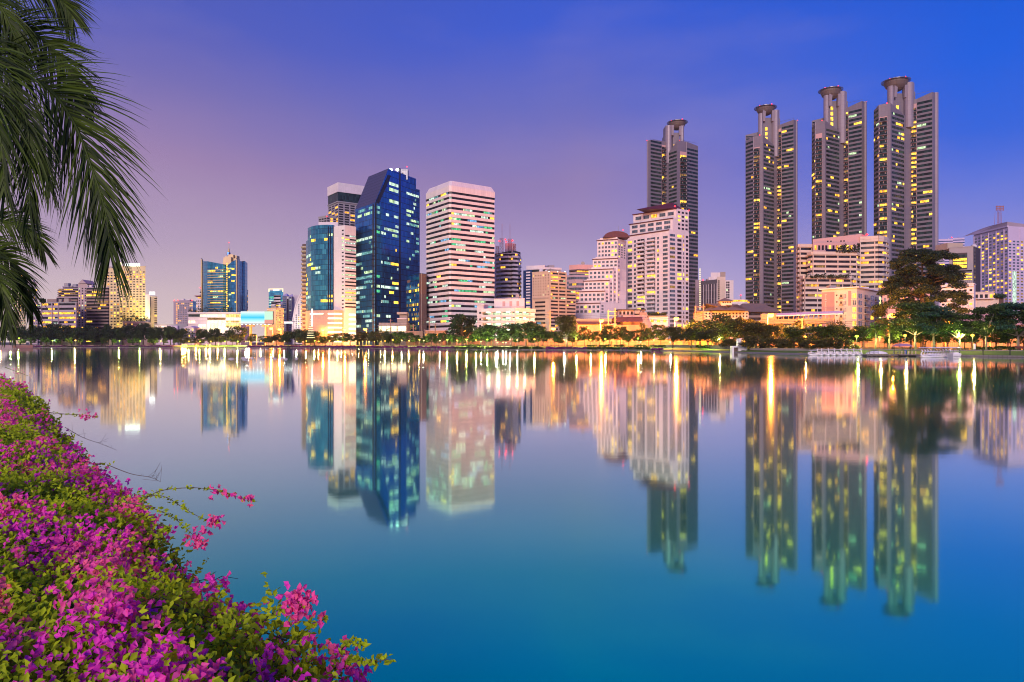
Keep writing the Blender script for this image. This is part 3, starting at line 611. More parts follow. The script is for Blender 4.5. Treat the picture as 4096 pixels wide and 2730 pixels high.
# ---------------------------------------------------- blue strip tower, beige flats, pink terraces
b = Bld('blue_strip_tower', 'narrow blue glass tower with pale roof decks directly left of and behind the beige flats', 'tower', PX(2110, 470), 470)
c, H = cor([(2093, 1083), (2129, 1081)], 0, 470); b.w('glass_skin').prism([(p.x, p.y) for p in ring(c, 20)], GZ, H, 'blue_skin', 'rooftop')
W_ = Wl(*c); bands(b, W_, GZ, H, 26, .5, 'blue_skin', .12, ['lit_amber', 'lit_yellow'], 'white_wall', .1, 2.2, W_.L - 1.5, run=(1, 1), pane=2)
cc = [WD(2106, 474), WD(2180, 470), WD(2245, 474)]; b.w('upper_block').prism([(p.x, p.y) for p in ring(cc, 14)], PZ(1180, 470), PZ(1080, 470), 'grey_wall', 'rooftop')
Wq = Wl(cc[0], cc[1]); Wq.box(b.w('roof_deck'), 0, Wq.L, PZ(1078, 470), PZ(1062, 470), -6, .5, 'white_wall'); Wq.box(b.w('glass_belt'), 1, Wq.L, PZ(1090, 470), PZ(1079, 470), -.2, .3, 'teal_glass')
Wq = Wl(cc[1], cc[2]); Wq.box(b.w('roof_deck'), 0, Wq.L, PZ(1078, 470), PZ(1070, 470), -8, .5, 'white_wall'); Wq.box(b.w('roof_deck'), 3, 7, PZ(1070, 470), PZ(1061, 470), -5, 0, 'grey_wall')
b.done()
b = Bld('beige_flats', 'weathered beige apartment block with long dark balconies and a few lit rooms', 'apartment building', PX(2200, 400), 400)
c, H = cor([(2129, 1093), (2198, 1088), (2264, 1093)], 1, 400); WW = solid(b, c, H, 18, 'beige_wall', led=.5)
grid(b, WW[0], PZ(1185, 400), H - 1, 8, 7, .34, .42, 'dark_glass', .13, ['lit_yellow', 'lit_pale'])
bands(b, WW[0], GZ + 4, PZ(1205, 400), 9, .45, 'dark_glass', .25, ['lit_dim', 'lit_pale', 'lit_blue'], 'beige_wall', .12, 2, WW[0].L - 3, run=(1, 2), pane=1.4)
WW[0].box(b.w('ledge'), 0, WW[0].L - .5, PZ(1196, 400), PZ(1190, 400), -.1, .5, 'concrete')
bands(b, WW[1], GZ + 4, H - .4, 19, .48, 'dark_glass', .3, ['lit_yellow', 'lit_amber', 'lit_pale', 'lit_dim'], 'beige_wall', .5, .2, run=(1, 2), pane=1.8)
for u_ in (0, WW[1].L * .5, WW[1].L - .5): WW[1].box(b.w('piers'), u_, u_ + .5, GZ, H, -.1, .7, 'beige_wall')
c3 = [c[2] + Vector((0, 1)), c[2] + Vector((0, 1)) + (c[2] - c[1]).normalized() * 7.5]; W_ = solid(b, c3, PZ(1161, c[2].y), 14, 'beige_wall', name='rear_wing', led=.4)[0]
bands(b, W_, GZ + 4, PZ(1161, c[2].y) - .4, 14, .45, 'dark_glass', .25, ['lit_yellow', 'lit_pale', 'lit_amber'], 'beige_wall', .5, run=(1, 2), pane=1.6)
rg = ring([c[0] + Vector((9, 4)), c[1] + Vector((1, 3))], 8); b.w('plant_room').prism([(p.x, p.y) for p in rg], H - 1, PZ(1076, 405), 'beige_wall', 'rooftop')
for px_ in (2196, 2230, 2260): q = P3(px_, 1090, 399); b.part('roof_light', MB().lathe([(.05, q.z), (.4, q.z + .3), (.05, q.z + .7)], 'sign_white', (q.x, q.y - .4), 8))
b.done()
b = Bld('pink_terraced_tower', 'pink topped terraced tower with orange lit balconies, behind the white stepped wing', 'tower', PX(2330, 460), 460)
for (x0, x1, ty, by, mt) in ((2277, 2372, 1070, 1300, 'pinkgrey_wall'), (2268, 2372, 1100, 1300, 'mauve_wall'), (2275, 2372, 1125, 1300, 'pinkgrey_wall')):
    dd = 462 - (ty - 1070) * .09; cc = [WD(x0, dd + 4), WD(x0 + 30, dd), WD(x1, dd + 3)]; b.w().prism([(p.x, p.y) for p in ring(cc, 12)], GZ, PZ(ty, dd), mt, 'rooftop')
    for i in (0, 1): bands(b, Wl(cc[i], cc[i + 1]), PZ(1330, dd), PZ(ty + 8, dd), int((1330 - ty) / 18), .55, 'room_glass', .28 if i else .1, ['lit_amber', 'lit_yellow', 'lit_amber'], 'pinkgrey_wall' if i else 'mauve_wall', .4, pane=2.4, run=(1, 2))
cc = [WD(2277, 464), WD(2312, 460), WD(2372, 462)]; b.w('crown').prism([(p.x, p.y) for p in ring(cc, 14)], PZ(1078, 460), PZ(1059, 460), 'pink_wall', 'rooftop')
b.w('dark_belt').prism([(p.x, p.y - .5) for p in ring(cc, 14)], PZ(1084, 460), PZ(1078.3, 460), 'dark_slab', 'rooftop')
b.part('satellite_dish', MB().lathe([(.1, 0), (.9, .35), (1.3, .9)], 'metal_grey', (0, 0), 12)); b.c['satellite_dish'][0][1].v = [(p[0] + PX(2331, 462), 462 - p[2], PZ(1055, 462) + p[1]) for p in b.c['satellite_dish'][0][1].v]
b.done()
# ---------------------------------------------------- white stepped wing
b = Bld('white_stepped_flats', 'white apartment wing climbing in five terraces to a rounded maroon roof', 'apartment building', PX(2410, 450), 450)
steps = [(2300, 2400, 1209, 448), (2317, 2418.5, 1161, 450), (2336, 2436, 1118, 452), (2354, 2453, 1072, 454), (2371, 2470.5, 1030, 456), (2389, 2470, 954, 458)]
for i, (x0, x1, ty, dd) in enumerate(steps):
    c = [WD(x0, dd + 6), WD(x1, dd), WD(2505, dd + 12)]; Ht = PZ(ty, dd); b.w().prism([(p.x, p.y) for p in ring(c, 10)], GZ, Ht, 'white_wall', 'rooftop')
    W_ = Wl(c[0], c[1]); W_.box(b.w('terrace_edge#%d' % i), -.4, W_.L + .4, Ht - 1.0, Ht - .45, 0, .6, 'maroon_roof'); W_.box(b.w('parapet'), 2, W_.L, Ht - .44, Ht + .8, -.6, .3, 'white_wall')
    zb = PZ(steps[i - 1][2] - 3, dd) if i else PZ(1255, dd); rows = max(2, round((Ht - 1.6 - zb) / 2.75))
    grid(b, W_, zb, Ht - 1.6, rows, 6, .62, .55, 'room_glass', .13, ['lit_yellow', 'lit_amber', 'lit_yellow'], u0=.4, frame='white_wall')
    W2 = Wl(c[1], c[2]); zb2 = PZ((steps[i - 1][2] if i else 1255), dd)
    if i == 5: continue
cL = [WD(2400, 448.2), WD(2505, 470)]
c = [WD(2470, 457.8), WD(2505, 470)]; W2 = Wl(*c); Ht = PZ(954, 458)
grid(b, W2, PZ(1255, 458), Ht - 3, 29, 3, .45, .5, 'room_glass', .22, ['lit_yellow', 'lit_amber'], u0=W2.L * .05, u1=W2.L * .95)
for i, (x0, x1, ty, dd) in enumerate(steps[:5]):
    x2 = steps[i + 1][1] if i < 4 else 2472
    Wf = Wl(WD(x1, dd), WD(2505, dd + 12)); grid(b, Wf, PZ(1255, dd), PZ(ty, dd) - 1.5, max(2, round((PZ(ty, dd) - PZ(1255, dd)) / 2.8)), 1, .55, .5, 'room_glass', .2, ['lit_yellow', 'lit_amber'], u0=.6, u1=3.6)
W_ = Wl(WD(2389, 464), WD(2505, 459)); rf = MB(); n_ = 12; z0_ = PZ(950, 458)
prof = [(PX(2414 + 105 * (k / n_), 458), math.sin(min(1, max(0, k / n_ * 1.0)) * math.pi) ** .45 if 0 < k < n_ else 0) for k in range(n_ + 1)]
pf = [(x_, z0_ + (PZ(925, 458) - z0_) * h_) for x_, h_ in prof]
vs = [(x_, 458, z_) for x_, z_ in pf] + [(x_, 470, z_) for x_, z_ in pf]; n1_ = n_ + 1
rf.add(vs, [(i, i + 1, n1_ + i + 1, n1_ + i) for i in range(n_)] + [tuple(range(n1_))[::-1], tuple(range(n1_, 2 * n1_)), (0, n1_, 2 * n1_ - 1, n_)], 'maroon_roof'); b.part('roof', rf)
beacon(b, PX(2492, 457), 457, PZ(924, 457), .7); b.part('aerial', MB().tube([(PX(2473, 462), 462, PZ(925, 460)), (PX(2473, 462), 462, PZ(902, 460))], .12, 'metal_grey', 5))
b.done()
# ---------------------------------------------------- white main tower
b = Bld('white_maroon_roof_tower', 'big white apartment tower with a maroon hipped roof and many balconies', 'apartment tower', PX(2640, 470), 470)
D0 = 462; c, H = cor([(2505, 946), (2675, 920)], 1, D0); cr_, _ = cor([(2675, 845), (2756, 857)], 0, D0)
c = [c[0], c[1], cr_[1]]; WW = solid(b, c, H, 16, 'white_wall'); 
fl_z = lambda k: GZ + 9 + k * 2.86
nfl = int((H - 1 - fl_z(0)) / 2.86); W0, W1 = WW
zt = fl_z(nfl); L = W0.L
for (a_, e_, n_, fw, pp) in ((.02, .16, 1, .75, .16), (.18, .25, 1, .7, .2), (.73, .79, 1, .7, .05), (.86, .985, 1, .85, .12)): grid(b, W0, fl_z(0), zt, nfl, n_, fw, .6, 'room_glass', pp, ['lit_yellow', 'lit_amber', 'lit_yellow'], a_ * L, e_ * L, frame='white_wall')
balcs(b, W0, fl_z(0), zt, nfl, .27 * L, .45 * L, 'dark_glass', 'white_wall', 'white_wall', .2, ['lit_yellow', 'lit_yellow', 'lit_amber'], 1.2)
balcs(b, W0, fl_z(0), zt, nfl, .50 * L, .70 * L, 'room_glass', 'white_wall', 'white_wall', .18, ['lit_yellow', 'lit_yellow', 'lit_dim'], 1.2)
# right hand face rises higher in two set-back storeys groups
for (x0, x1, ty, dd) in ((2519, 2691, 873, D0 + 2), (2533, 2705, 834, D0 + 4)):
    cc, Hh = cor([(x0, ty + 25), (x1, ty)], 1, dd); cc = [cc[0], cc[1], c[2] + Vector((0, .5))]
    b.w('upper_storeys').prism([(p.x, p.y) for p in ring(cc, 12)], H - 1, Hh, 'white_wall', 'rooftop'); W_ = Wl(cc[0], cc[1])
    W_.box(b.w('terrace_edge#%d' % ty), -.5, W_.L + .5, Hh - .5, Hh + .1, 0, .7, 'maroon_roof')
    grid(b, W_, Hh - 7.4 if ty == 873 else Hh - 5.6, Hh - .8, 2 if ty == 873 else 1, 5, .72, .62 if ty == 873 else .5, 'room_glass', .25 if ty == 834 else .08, ['lit_yellow', 'lit_amber'], 1, W_.L - 1, frame='white_wall')
W0.box(b.w('terrace_edge'), -.5, W0.L + .5, H - .4, H + .2, 0, .7, 'maroon_roof')
Ht = Hh; cq = [cc[1], c[2]]; Wr = Wl(c[1], c[2]); nfr = int((Ht - 2 - fl_z(0)) / 2.86)
Hr = PZ(834, D0 + 4)

for (a_, e_, fw) in ((.03, .33, .85), (.40, .64, .85), (.70, .77, .6), (.83, .97, .85)): grid(b, Wr, fl_z(0), H - 2, nfl, 1, fw, .58, 'room_glass' if a_ < .35 else 'dark_glass', .16, ['lit_yellow', 'lit_amber', 'lit_dim'], a_ * Wr.L, e_ * Wr.L, frame='white_wall')
Wu = Wl(cc[1], cc[2]); grid(b, Wu, H + .5, Hr - 1, 5, 3, .6, .5, 'dark_glass', .15, ['lit_yellow'], 1, Wu.L - .5)
# hipped roof
e0, e1, e2 = P3(2549, 857, D0 + 6), P3(2700, 828, D0 + 3), P3(2745, 838, D0 + 12); ez = Hh + .2
q = [(e0.x, e0.y + 3, ez), (e1.x, e1.y + 2, ez), (e2.x, e2.y + 2, ez), (e0.x + (e2.x - e1.x), e0.y + 18, ez)]
r1, r2 = (PX(2600, 475), 477, PZ(826, 475)), (PX(2695, 470), 474, PZ(806, 470))
rf = MB().add(q + [r1, r2], [(0, 1, 5, 4), (1, 2, 5), (2, 3, 4, 5), (3, 0, 4), (3, 2, 1, 0)], 'maroon_roof'); b.part('roof', rf)
beacon(b, c[0].x + 13, c[0].y - 2, PZ(860, 468), .8); beacon(b, PX(2701, 462), 463, PZ(828, 462), .9); beacon(b, c[2].x, c[2].y, PZ(842, 470), .7)
b.done()
# ------------------------------------------------------------------ four dish-topped towers
def balc_wall(b, Wb, Wc, G, za, zb):
    Wb.box(b.w('balcony_wall'), .3, Wb.L - .3, G, za, -.1, .02, 'pink_wall'); Wc.box(b.w('balcony_wall'), .1, Wc.L - .1, G, zb, -.1, .02, 'pink_wall')
def dish_tower(label, D, cols, core, bowl, tops, rows, lp, seed):
    """cols: nine photo columns of the plan (near side), mirrored when descending; core: l0,l1,r0,r1,r2 ; tops: rear, front, slope end, blade recess end, blade outer end, panel, pier left, pier right, step"""
    rnd.seed(seed); mir = cols[0] > cols[-1]; s = D / F; cx = (core[0] + core[3]) / 2
    b = Bld('dish_topped_tower', label, 'tower', PX(cx, D), D + 6, 'dish-topped towers')
    P = lambda px, dy: WD(px, D + dy)
    def W(p, q): return Wl(q, p) if mir else Wl(p, q)
    dy = [9, 1, -2, -3, 7, 9, 7, 0, 3]; C = [P(px, d) for px, d in zip(cols, dy)]
    zr, zf, zs, zb0, zb1, zp, zl, zrr, zst = [PZ(t, D) for t in tops]
    G = GZ + .5; fl = (zs - G) / rows
    # front block with a sloping parapet
    A = [C[0], C[1], C[2], C[3], C[4], P(cols[4], 20), P(cols[0], 20)]
    zz_ = [zf - 1.5, zf, zf, zf, zs, zs, zf - 1.5]
    b.w().prism([(p.x, p.y) for p in A], GZ, zz_, 'tower_clad', 'rooftop')
    # right blade
    Bp = [C[4], C[5], C[6], C[7]]; endp = P(cols[8], 4)
    b.w().prism([(p.x, p.y) for p in (C[4] + Vector((0, .5)), C[5], C[6], C[7], endp, P(cols[8], 17), P(cols[4], 22))], GZ, [zb0, zb0, zb0 + .3, zb1, zb1, zb1, zb0], 'tower_clad', 'rooftop')
    # rear blade
    r0, r1 = P(cols[0] + (1 if not mir else -1) * 0, 13), P(core[1] if not mir else core[2], 12)
    b.w().prism([(p.x, p.y) for p in (r0, r1, P(core[1] if not mir else core[2], 24), P(cols[0], 24))], GZ, [zr - 3, zr, zr, zr - 3], 'tower_clad', 'rooftop')
    Wr = W(r0, r1)
    if zr > zf + 3: bands(b, Wr, zf, zr - 4, max(1, round((zr - zf) / 4.5)), .6, 'teal_glass', .15, WARM, 'tower_clad', .15, .5, Wr.L - .5, pane=2)
    nb = rows
    def fb(p, q, z1, i, frac, prob, glass='teal_glass', us=(0.02, .98), wh=None):
        w_ = W(p, q); n = max(1, round((z1 - G) / fl)); u0, u1 = us[0] * w_.L, us[1] * w_.L
        if mir: u0, u1 = (1 - us[1]) * w_.L, (1 - us[0]) * w_.L
        bands(b, w_, G, G + n * fl, n, .56, glass, prob, WARM, 'tower_clad', .12, u0, u1, pane=1.7, run=(1, 3), wn='spandrels#%d' % i); return w_
    fb(C[0], C[1], zf - 4, 0, .5, lp * .3); fb(C[3], C[4], zs - 1.5, 1, .5, lp * .5, us=(.08, .92)); fb(C[6], C[7], zb0 - 2, 2, .5, lp * .4)
    Wb = W(C[1], C[2]); nn = int((zf - 9 - G) / fl); balcs(b, Wb, G, G + nn * fl, nn, .3, Wb.L - .3, 'teal_glass', 'tower_clad', 'teal_glass', lp * 1.5, ['lit_amber', 'lit_yellow', 'lit_yellow', 'lit_dim'])
    Wc = W(C[5], C[6]); nn = int((zb0 - 3 - G) / fl); balc_wall(b, Wb, Wc, G, zf - 9, zb0 - 3); balcs(b, Wc, G, G + nn * fl, nn, .1, Wc.L - .1, 'dark_glass', 'tower_clad', 'teal_glass', lp * 2.2, ['lit_amber', 'lit_yellow', 'lit_yellow', 'lit_dim'])
    # rounded piers
    def pier(pa, pb, z1, d0, mat='tower_pier', z0=GZ, name='pier', sq=.8):
        ra = abs(pb - pa) / 2 * s; x_ = PX((pa + pb) / 2, D + d0); m_ = MB().lathe([(1, z0), (1, z1)], mat, (0, 0), 20)
        m_.v = [(x_ + p[0] * ra, D + d0 + p[1] * ra * sq, p[2]) for p in m_.v]; b.part(name, m_)
    pier(cols[2], cols[3], zf - .4, -1.5); pier(cols[7], cols[8], zb1 + .4, 4.0, sq=1.1)
    pier(cols[1] - 1.5, cols[1] + 1.5, zf - .3, 0.8)
    # core
    l0, l1, q0, q1, q2 = core
    pier(l0, l1, zl + 2.0, 9, z0=zs - 8, name='core_pier', sq=1.3); pier(q0, q1, zrr - .8, 9.5, z0=zs - 8, name='core_pier', sq=1.2)
    m_ = MB(); xa, xb = PX(l1 - 3, D + 11), PX(q0 + 3, D + 11); m_.box(min(xa, xb), max(xa, xb), D + 10, D + 18, zs - 10, zp, 'tower_clad'); b.part('core_wall', m_)
    m_ = MB(); xa, xb = PX((q0 + q1) / 2, D + 12), PX(q1, D + 12); m_.box(min(xa, xb), max(xa, xb) , D + 10, D + 20, zs - 10, zrr, 'tower_clad'); xa, xb = PX(q1, D + 12), PX(q2, D + 12)
    m_.box(min(xa, xb), max(xa, xb), D + 11, D + 21, zs - 10, zst, 'tower_clad'); b.part('core_wall', m_)
    cxp = (l1 + q0) / 2 - 4 
    n_ = {3: 3, 4: 4}.get(lit_slots.get(seed, 1), 1)
    for k in range(n_):
        z_ = zs + 3 + k * fl * 1.25 + 3; m_ = MB().box(PX(cxp, D + 10) - .9, PX(cxp, D + 10) + .9, D + 9.9, D + 9.97, z_, z_ + 2.6, 'lit_yellow'); b.part('stair_window', m_, 1, 'lit stair window')
    # dish
    bx0, bx1, bt, bb = bowl; xc, R_b = PX((bx0 + bx1) / 2, D + 11), (bx1 - bx0) / 2 * s * .86; yc = D + 11; z1, z0 = PZ(bt + 5, D), PZ(bb, D); h_ = z1 - z0
    prof = [(.1, z0), (R_b * .42, z0 + .02 * h_), (R_b * .62, z0 + h_ * .18), (R_b * .82, z0 + h_ * .45), (R_b * .95, z0 + h_ * .78), (R_b, z1), (R_b * .97, z1 + .4), (.1, z1 + .4)]
    m_ = MB().lathe(prof, 'dish_clad', (xc, yc), 28); b.part('helipad_dish', m_)
    m_ = MB()
    for rr in (1.06, 1.16): m_.lathe([(R_b * rr - .12, z1), (R_b * rr + .12, z1), (R_b * rr + .12, z1 + .3), (R_b * rr - .12, z1 + .3)], 'metal_grey', (xc, yc), 28, False)
    for k in range(24):
        a_ = k * math.pi / 12; m_.tube([(xc + math.cos(a_) * R_b * .9, yc + math.sin(a_) * R_b * .9, z1 - .5), (xc + math.cos(a_) * R_b * 1.18, yc + math.sin(a_) * R_b * 1.18, z1 + .7)], .14, 'metal_grey', 4)
    b.part('safety_rim', m_)
    for px_, sg in ((l1, 1), (q0, -1)):
        x_ = PX(px_, D + 10); m_ = MB(); m_.hexa([(x_ - .9, yc - 4, z0 - 6), (x_ + .9, yc - 4, z0 - 6), (x_ + .9, yc - 2, z0 - 6), (x_ - .9, yc - 2, z0 - 6), (x_ - 1.2, yc - 5, z0 + h_ * .4), (x_ + 1.2, yc - 5, z0 + h_ * .4), (x_ + 1.2, yc - 2, z0 + h_ * .4), (x_ - 1.2, yc - 2, z0 + h_ * .4)], 'tower_pier'); b.part('dish_bracket', m_)
        m_ = MB().box(x_ - 1, x_ + 1, yc - 3, yc + 3, zs, z0 + 1.0, 'tower_pier') if 0 else None
    beacon(b, xc + R_b * .35, yc - R_b * .9, z1 + .5, .75); beacon(b, xc - R_b * .8, yc - R_b * .5, z1 + .5, .55); beacon(b, C[2].x, C[2].y + 1, zf, .6)
    beacon(b, endp.x, endp.y, zb1 + .3, .5)
    # roof rails
    for p, q, za in ((C[5], C[7], zb1), (C[0], C[2], zf)):
        w_ = W(p, q); w_.box(b.w('roof_rail'), 0, w_.L, za + .9, za + 1.05, -.6, -.45, 'metal_grey')
    b.done()
lit_slots = {11: 1, 12: 3, 13: 4, 14: 1}
dish_tower('dish-topped grey residential tower directly behind the white tower with the maroon roof', 578,
    [2792, 2747, 2719, 2710, 2672, 2663, 2647, 2601.6, 2587.5], [2736, 2718, 2687, 2661, 2658], (2668, 2750, 471, 503), (557, 566, 606, 556, 560, 517, 488, 488, 525), 51, .10, 11)
dish_tower('dish-topped grey residential tower between the brown-roofed hall and the cream terraced flats', 541,
    [2982, 3014, 3041, 3051, 3099, 3109, 3126, 3175, 3190], [3033, 3051, 3087, 3114, 3118], (3018.5, 3105, 410, 443), (506, 545, 577, 488, 479, 455, 452, 424, 456), 51, .18, 12)
dish_tower('dish-topped grey residential tower rising right behind the cream terraced flats, slimmer than its right neighbour', 503,
    [3247, 3261, 3290.5, 3300, 3362, 3376, 3393.5, 3448, 3466], [3295, 3314, 3349, 3382, 3388.5], (3276, 3369, 337, 378), (445, 487, 519, 418, 404, 386, 378, 348, 384), 51, .13, 13)
dish_tower('tallest and nearest dish-topped grey residential tower, above the dark feathery tree', 484,
    [3495, 3516, 3551, 3562, 3621, 3644, 3667, 3730, 3752], [3551, 3573, 3614, 3651, 3658], (3530, 3637, 300, 342), (440, 418, 452, 384, 368, 354, 340, 311, 345), 51, .24, 14)

# ------------------------------------------------------------------ cream terraced condominium
b = Bld('cream_terraced_flats', 'wide cream apartment block with rounded dark ribbon balconies, planted terraces and a pink penthouse', 'apartment building', PX(3370, 400), 402)
D0 = 400; F1 = 2.86
def tier(pts, ty, depth, by=None, pr=.12, wallc='cream_wall', frac=.5, dd=0, top=True):
    c = [WD(px, d) for px, d in pts]; Ht = PZ(ty, D0); b.w().prism([(p.x, p.y) for p in ring(c, depth)], GZ if by is None else PZ(by, D0), Ht, wallc, 'rooftop')
    zb = GZ + 1 if by is None else PZ(by, D0); n = max(1, round((Ht - 1.2 - zb) / F1))
    for a_, e_ in zip(c, c[1:]): bands(b, Wl(a_, e_), zb, zb + n * F1, n, frac, 'dark_glass', pr, ['lit_yellow', 'lit_amber', 'lit_dim'], wallc, .7, pane=2.0, run=(1, 2))
    for a_, e_ in zip(c, c[1:]):
        w_ = Wl(a_, e_)
        if top: w_.box(b.w('parapet'), 0, w_.L, Ht - 1.2, Ht + .6, -.3, .75, wallc)
        k = 0
        while k < w_.L and w_.L > 6: w_.box(b.w('piers'), k, k + .45, zb, zb + n * F1, -.2, .45, wallc); k += 7.5
    return c, Ht
tier([(3188, 412), (3198, 406), (3290, 408)], 975, 22, pr=.05)                                   # left rear wing
tier([(3440, 404), (3512, 400), (3530, 401), (3544, 405), (3552, 412)], 948, 22, pr=.2)           # right curved wing
tier([(3232, 402), (3250, 397), (3424, 399), (3440, 406)], 1014, 16, pr=.2)                       # middle tier
tier([(3205, 398), (3217, 392), (3402, 394), (3412, 400)], 1112, 12, pr=.15)                      # lower front tier
c = [WD(3252, 404), WD(3430, 404)]; b.w('penthouse').prism([(p.x, p.y) for p in ring(c, 14)], PZ(1015, D0), PZ(968, D0), 'pink_wall', 'rooftop'); W_ = Wl(*c)
grid(b, W_, PZ(1000, D0), PZ(976, D0), 1, 12, .6, .8, 'dark_glass', .3, ['lit_yellow', 'lit_amber'], .5, W_.L - .5)
c = [WD(3251, 408), WD(3446, 404), WD(3466, 408)]; b.w('penthouse').prism([(p.x, p.y) for p in (c[0], c[1], c[2], WD(3466, 420), WD(3251, 420))], PZ(970, D0), [PZ(950, D0), PZ(932, D0), PZ(936, D0), PZ(936, D0), PZ(950, D0)], 'pink_wall', 'rooftop')
W_ = Wl(c[0], c[1])
for u_ in (8, 9.8, 15.5, 17.2): m_ = MB(); W_.box(m_, u_, u_ + .9, PZ(962, D0), PZ(957, D0), -.1, .06, 'dark_glass'); b.part('vent', m_)
gx = MB(); q = [P3(3300, 1030, 397), P3(3344, 1030, 397), P3(3347, 997, 402), P3(3305, 997, 402)]; gx.add(q, [(0, 1, 2, 3)], 'navy_dark'); gx.add([q[0], q[3], (q[3].x, 403, q[0].z)], [(0, 1, 2)], 'navy_dark'); gx.add([q[1], (q[2].x, 403, q[1].z), q[2]], [(0, 1, 2)], 'navy_dark'); b.part('glass_roof', gx)
beacon(b, PX(3471, 403), 404, PZ(940, D0), 1.1); b.done()
def terrace_plants(name, label, x0, x1, py, D, h, seed, mat='leaf_dark', kind='plant', grp=None):
    r_ = np.random.RandomState(seed); n = 500; t_ = r_.rand(n); cl = .5 + .5 * np.sin(t_ * 23 + seed) * np.sin(t_ * 11)
    C = np.stack([PX(x0, D) + (PX(x1, D) - PX(x0, D)) * t_, D + r_.randn(n) * .5, PZ(py, D) + r_.rand(n) * h * (.35 + .65 * cl)], 1)
    U = r_.randn(n, 3) * .32; V = r_.randn(n, 3) * .22; me = quads(name, np.zeros((n, 3)), U, V, [mat])
    me = quads(name, C - C.mean(0), U, V, [mat]); o = bpy.data.objects.new(name, me); COL.objects.link(o); o.location = C.mean(0); o['label'] = label; o['category'] = kind
    if grp: o['group'] = grp
terrace_plants('terrace_plants', 'row of dark shrubs on the lowest long terrace of the cream terraced flats', 3222, 3400, 1112, 391, 2.6, 1)
terrace_plants('terrace_plants', 'roof garden with small trees in front of the pink penthouse of the cream flats', 3345, 3435, 1010, 397, 5.5, 2)

# ------------------------------------------------------------------ low cream and pink flats (lit stairwell)
b = Bld('corner_flats', 'five-storey cream and pink apartment house with a glowing yellow-green stairwell at its right end', 'apartment building', PX(3420, 300), 302)
D0 = 298; c, H = cor([(3287, 1158), (3428, 1149), (3516, 1166)], 1, D0); WW = solid(b, c, H, 13, 'cream_wall'); W0, W1 = WW
fz_ = [PZ(1170 + 27.8 * k, D0) for k in range(8)]
W0.box(b.w('accent_wall'), 0, W0.L * .37, GZ, H - 1.5, -.1, .08, 'rose_wall'); W0.box(b.w('accent_wall'), W0.L * .76, W0.L * .84, PZ(1222, D0), H - 1.5, -.1, .1, 'rose_wall')
for W_ in WW: W_.box(b.w('roof'), -.8, W_.L + .8, H - .3, H + .2, -1, 1.0, 'white_wall')
for k in range(6):
    z1, z0 = fz_[k] - .4, fz_[k + 1] + .6
    for (w_, a_, e_, kind) in ((W0, .10, .14, 'w'), (W0, .285, .33, 'v'), (W0, .42, .455, 'v'), (W0, .53, .63, 'b'), (W0, .66, .70, 'w'), (W0, .885, .975, 'w'), (W1, .06, .20, 'w'), (W1, .32, .48, 'b'), (W1, .60, .74, 'w'), (W1, .80, .96, 'b')):
        m_ = MB(); L = w_.L; lm = rnd.random()
        if kind == 'b':
            w_.box(m_, a_ * L, e_ * L, z0 - .3, z1, -.3, .04, 'beige_wall'); s1 = MB(); w_.box(s1, a_ * L + .1, (a_ + e_) / 2 * L, z0 - .2, z1 - .3, -.1, .06, 'dark_glass'); s2 = MB(); w_.box(s2, a_ * L, e_ * L, z0 - .35, z0 + .7, .7, .76, 'metal_grey'); w_.box(s2, a_ * L, e_ * L, z0 - .5, z0 - .36, 0, .8, 'white_wall')
            b.part('balcony', m_, 6, None, [('door', s1, None), ('railing', s2, None)])
        elif kind == 'w':
            w_.box(m_, a_ * L, e_ * L, z0, z1, -.2, .05, 'lit_yellow' if (a_ > .8 and w_ is W0 and lm < .75) or (w_ is W1 and lm < .15) else 'room_glass'); s1 = MB(); w_.box(s1, a_ * L - .1, e_ * L + .1, z1, z1 + .15, 0, .25, 'white_wall'); w_.box(s1, a_ * L - .1, e_ * L + .1, z0 - .15, z0, 0, .25, 'white_wall'); w_.box(s1, (a_ + e_) / 2 * L - .06, (a_ + e_) / 2 * L + .06, z0, z1, .04, .1, 'white_wall'); b.part('window', m_, 5, None, [('frame', s1, None)])
        else: w_.box(m_, a_ * L, e_ * L, z1 - .7, z1 - .1, -.1, .05, 'dark_glass'); b.part('window', m_, 1)
    W0.box(b.w('ledges'), W0.L * .84, W0.L, fz_[k + 1] - .1, fz_[k + 1] + .1, 0, .35, 'white_wall')
c5 = [c[2], c[2] + W1.u * 3.3]; W5 = Wl(*c5); b.w('stairwell').prism([(p.x, p.y) for p in ring(c5, 8)], GZ, H - 1.5, 'cream_wall', 'rooftop')
m_ = MB(); W5.box(m_, .2, W5.L - .4, GZ + 2, H - 2.6, -.2, .06, 'stair_glow'); b.part('stair_window', m_, 9, 'glowing yellow-green stair window')
m_ = MB()
for k in range(18): W5.box(m_, .2, W5.L - .4, GZ + 2.5 + k * 1.15, GZ + 2.6 + k * 1.15, .061, .1, 'dark_metal')
b.part('stair_bars', m_); b.done()
# covered footbridge hall
b = Bld('covered_footbridge', 'long orange-lit raised walkway with pale roof, left of the cream and pink flats', 'footbridge', PX(3200, 272), 272)
A, E = WD(3043, 276), WD(3372, 262); W_ = Wl(A, E); z = lambda py: PZ(py, 269)
m_ = MB(); W_.box(m_, 0, 6, GZ, z(1254), -7, -.1, 'orange_wall'); b.part('end_block', m_)
m_ = MB(); W_.box(m_, 0, W_.L - 3, z(1296), z(1276), -6, .5, 'orange_wall'); b.part('deck', m_)
for i_, k in enumerate(np.linspace(6.6, W_.L - 3.2, 12)): m_ = MB(); W_.box(m_, k, k + .35, z(1276), z(1262), -.4, 0, 'orange_wall'); b.part('post', m_)
n0, n1 = W_.pt(6, 1.6), W_.pt(W_.L, 1.6); q0, q1 = W_.pt(6, -3), W_.pt(W_.L, -3); s0, s1 = W_.pt(6, -8), W_.pt(W_.L, -8)
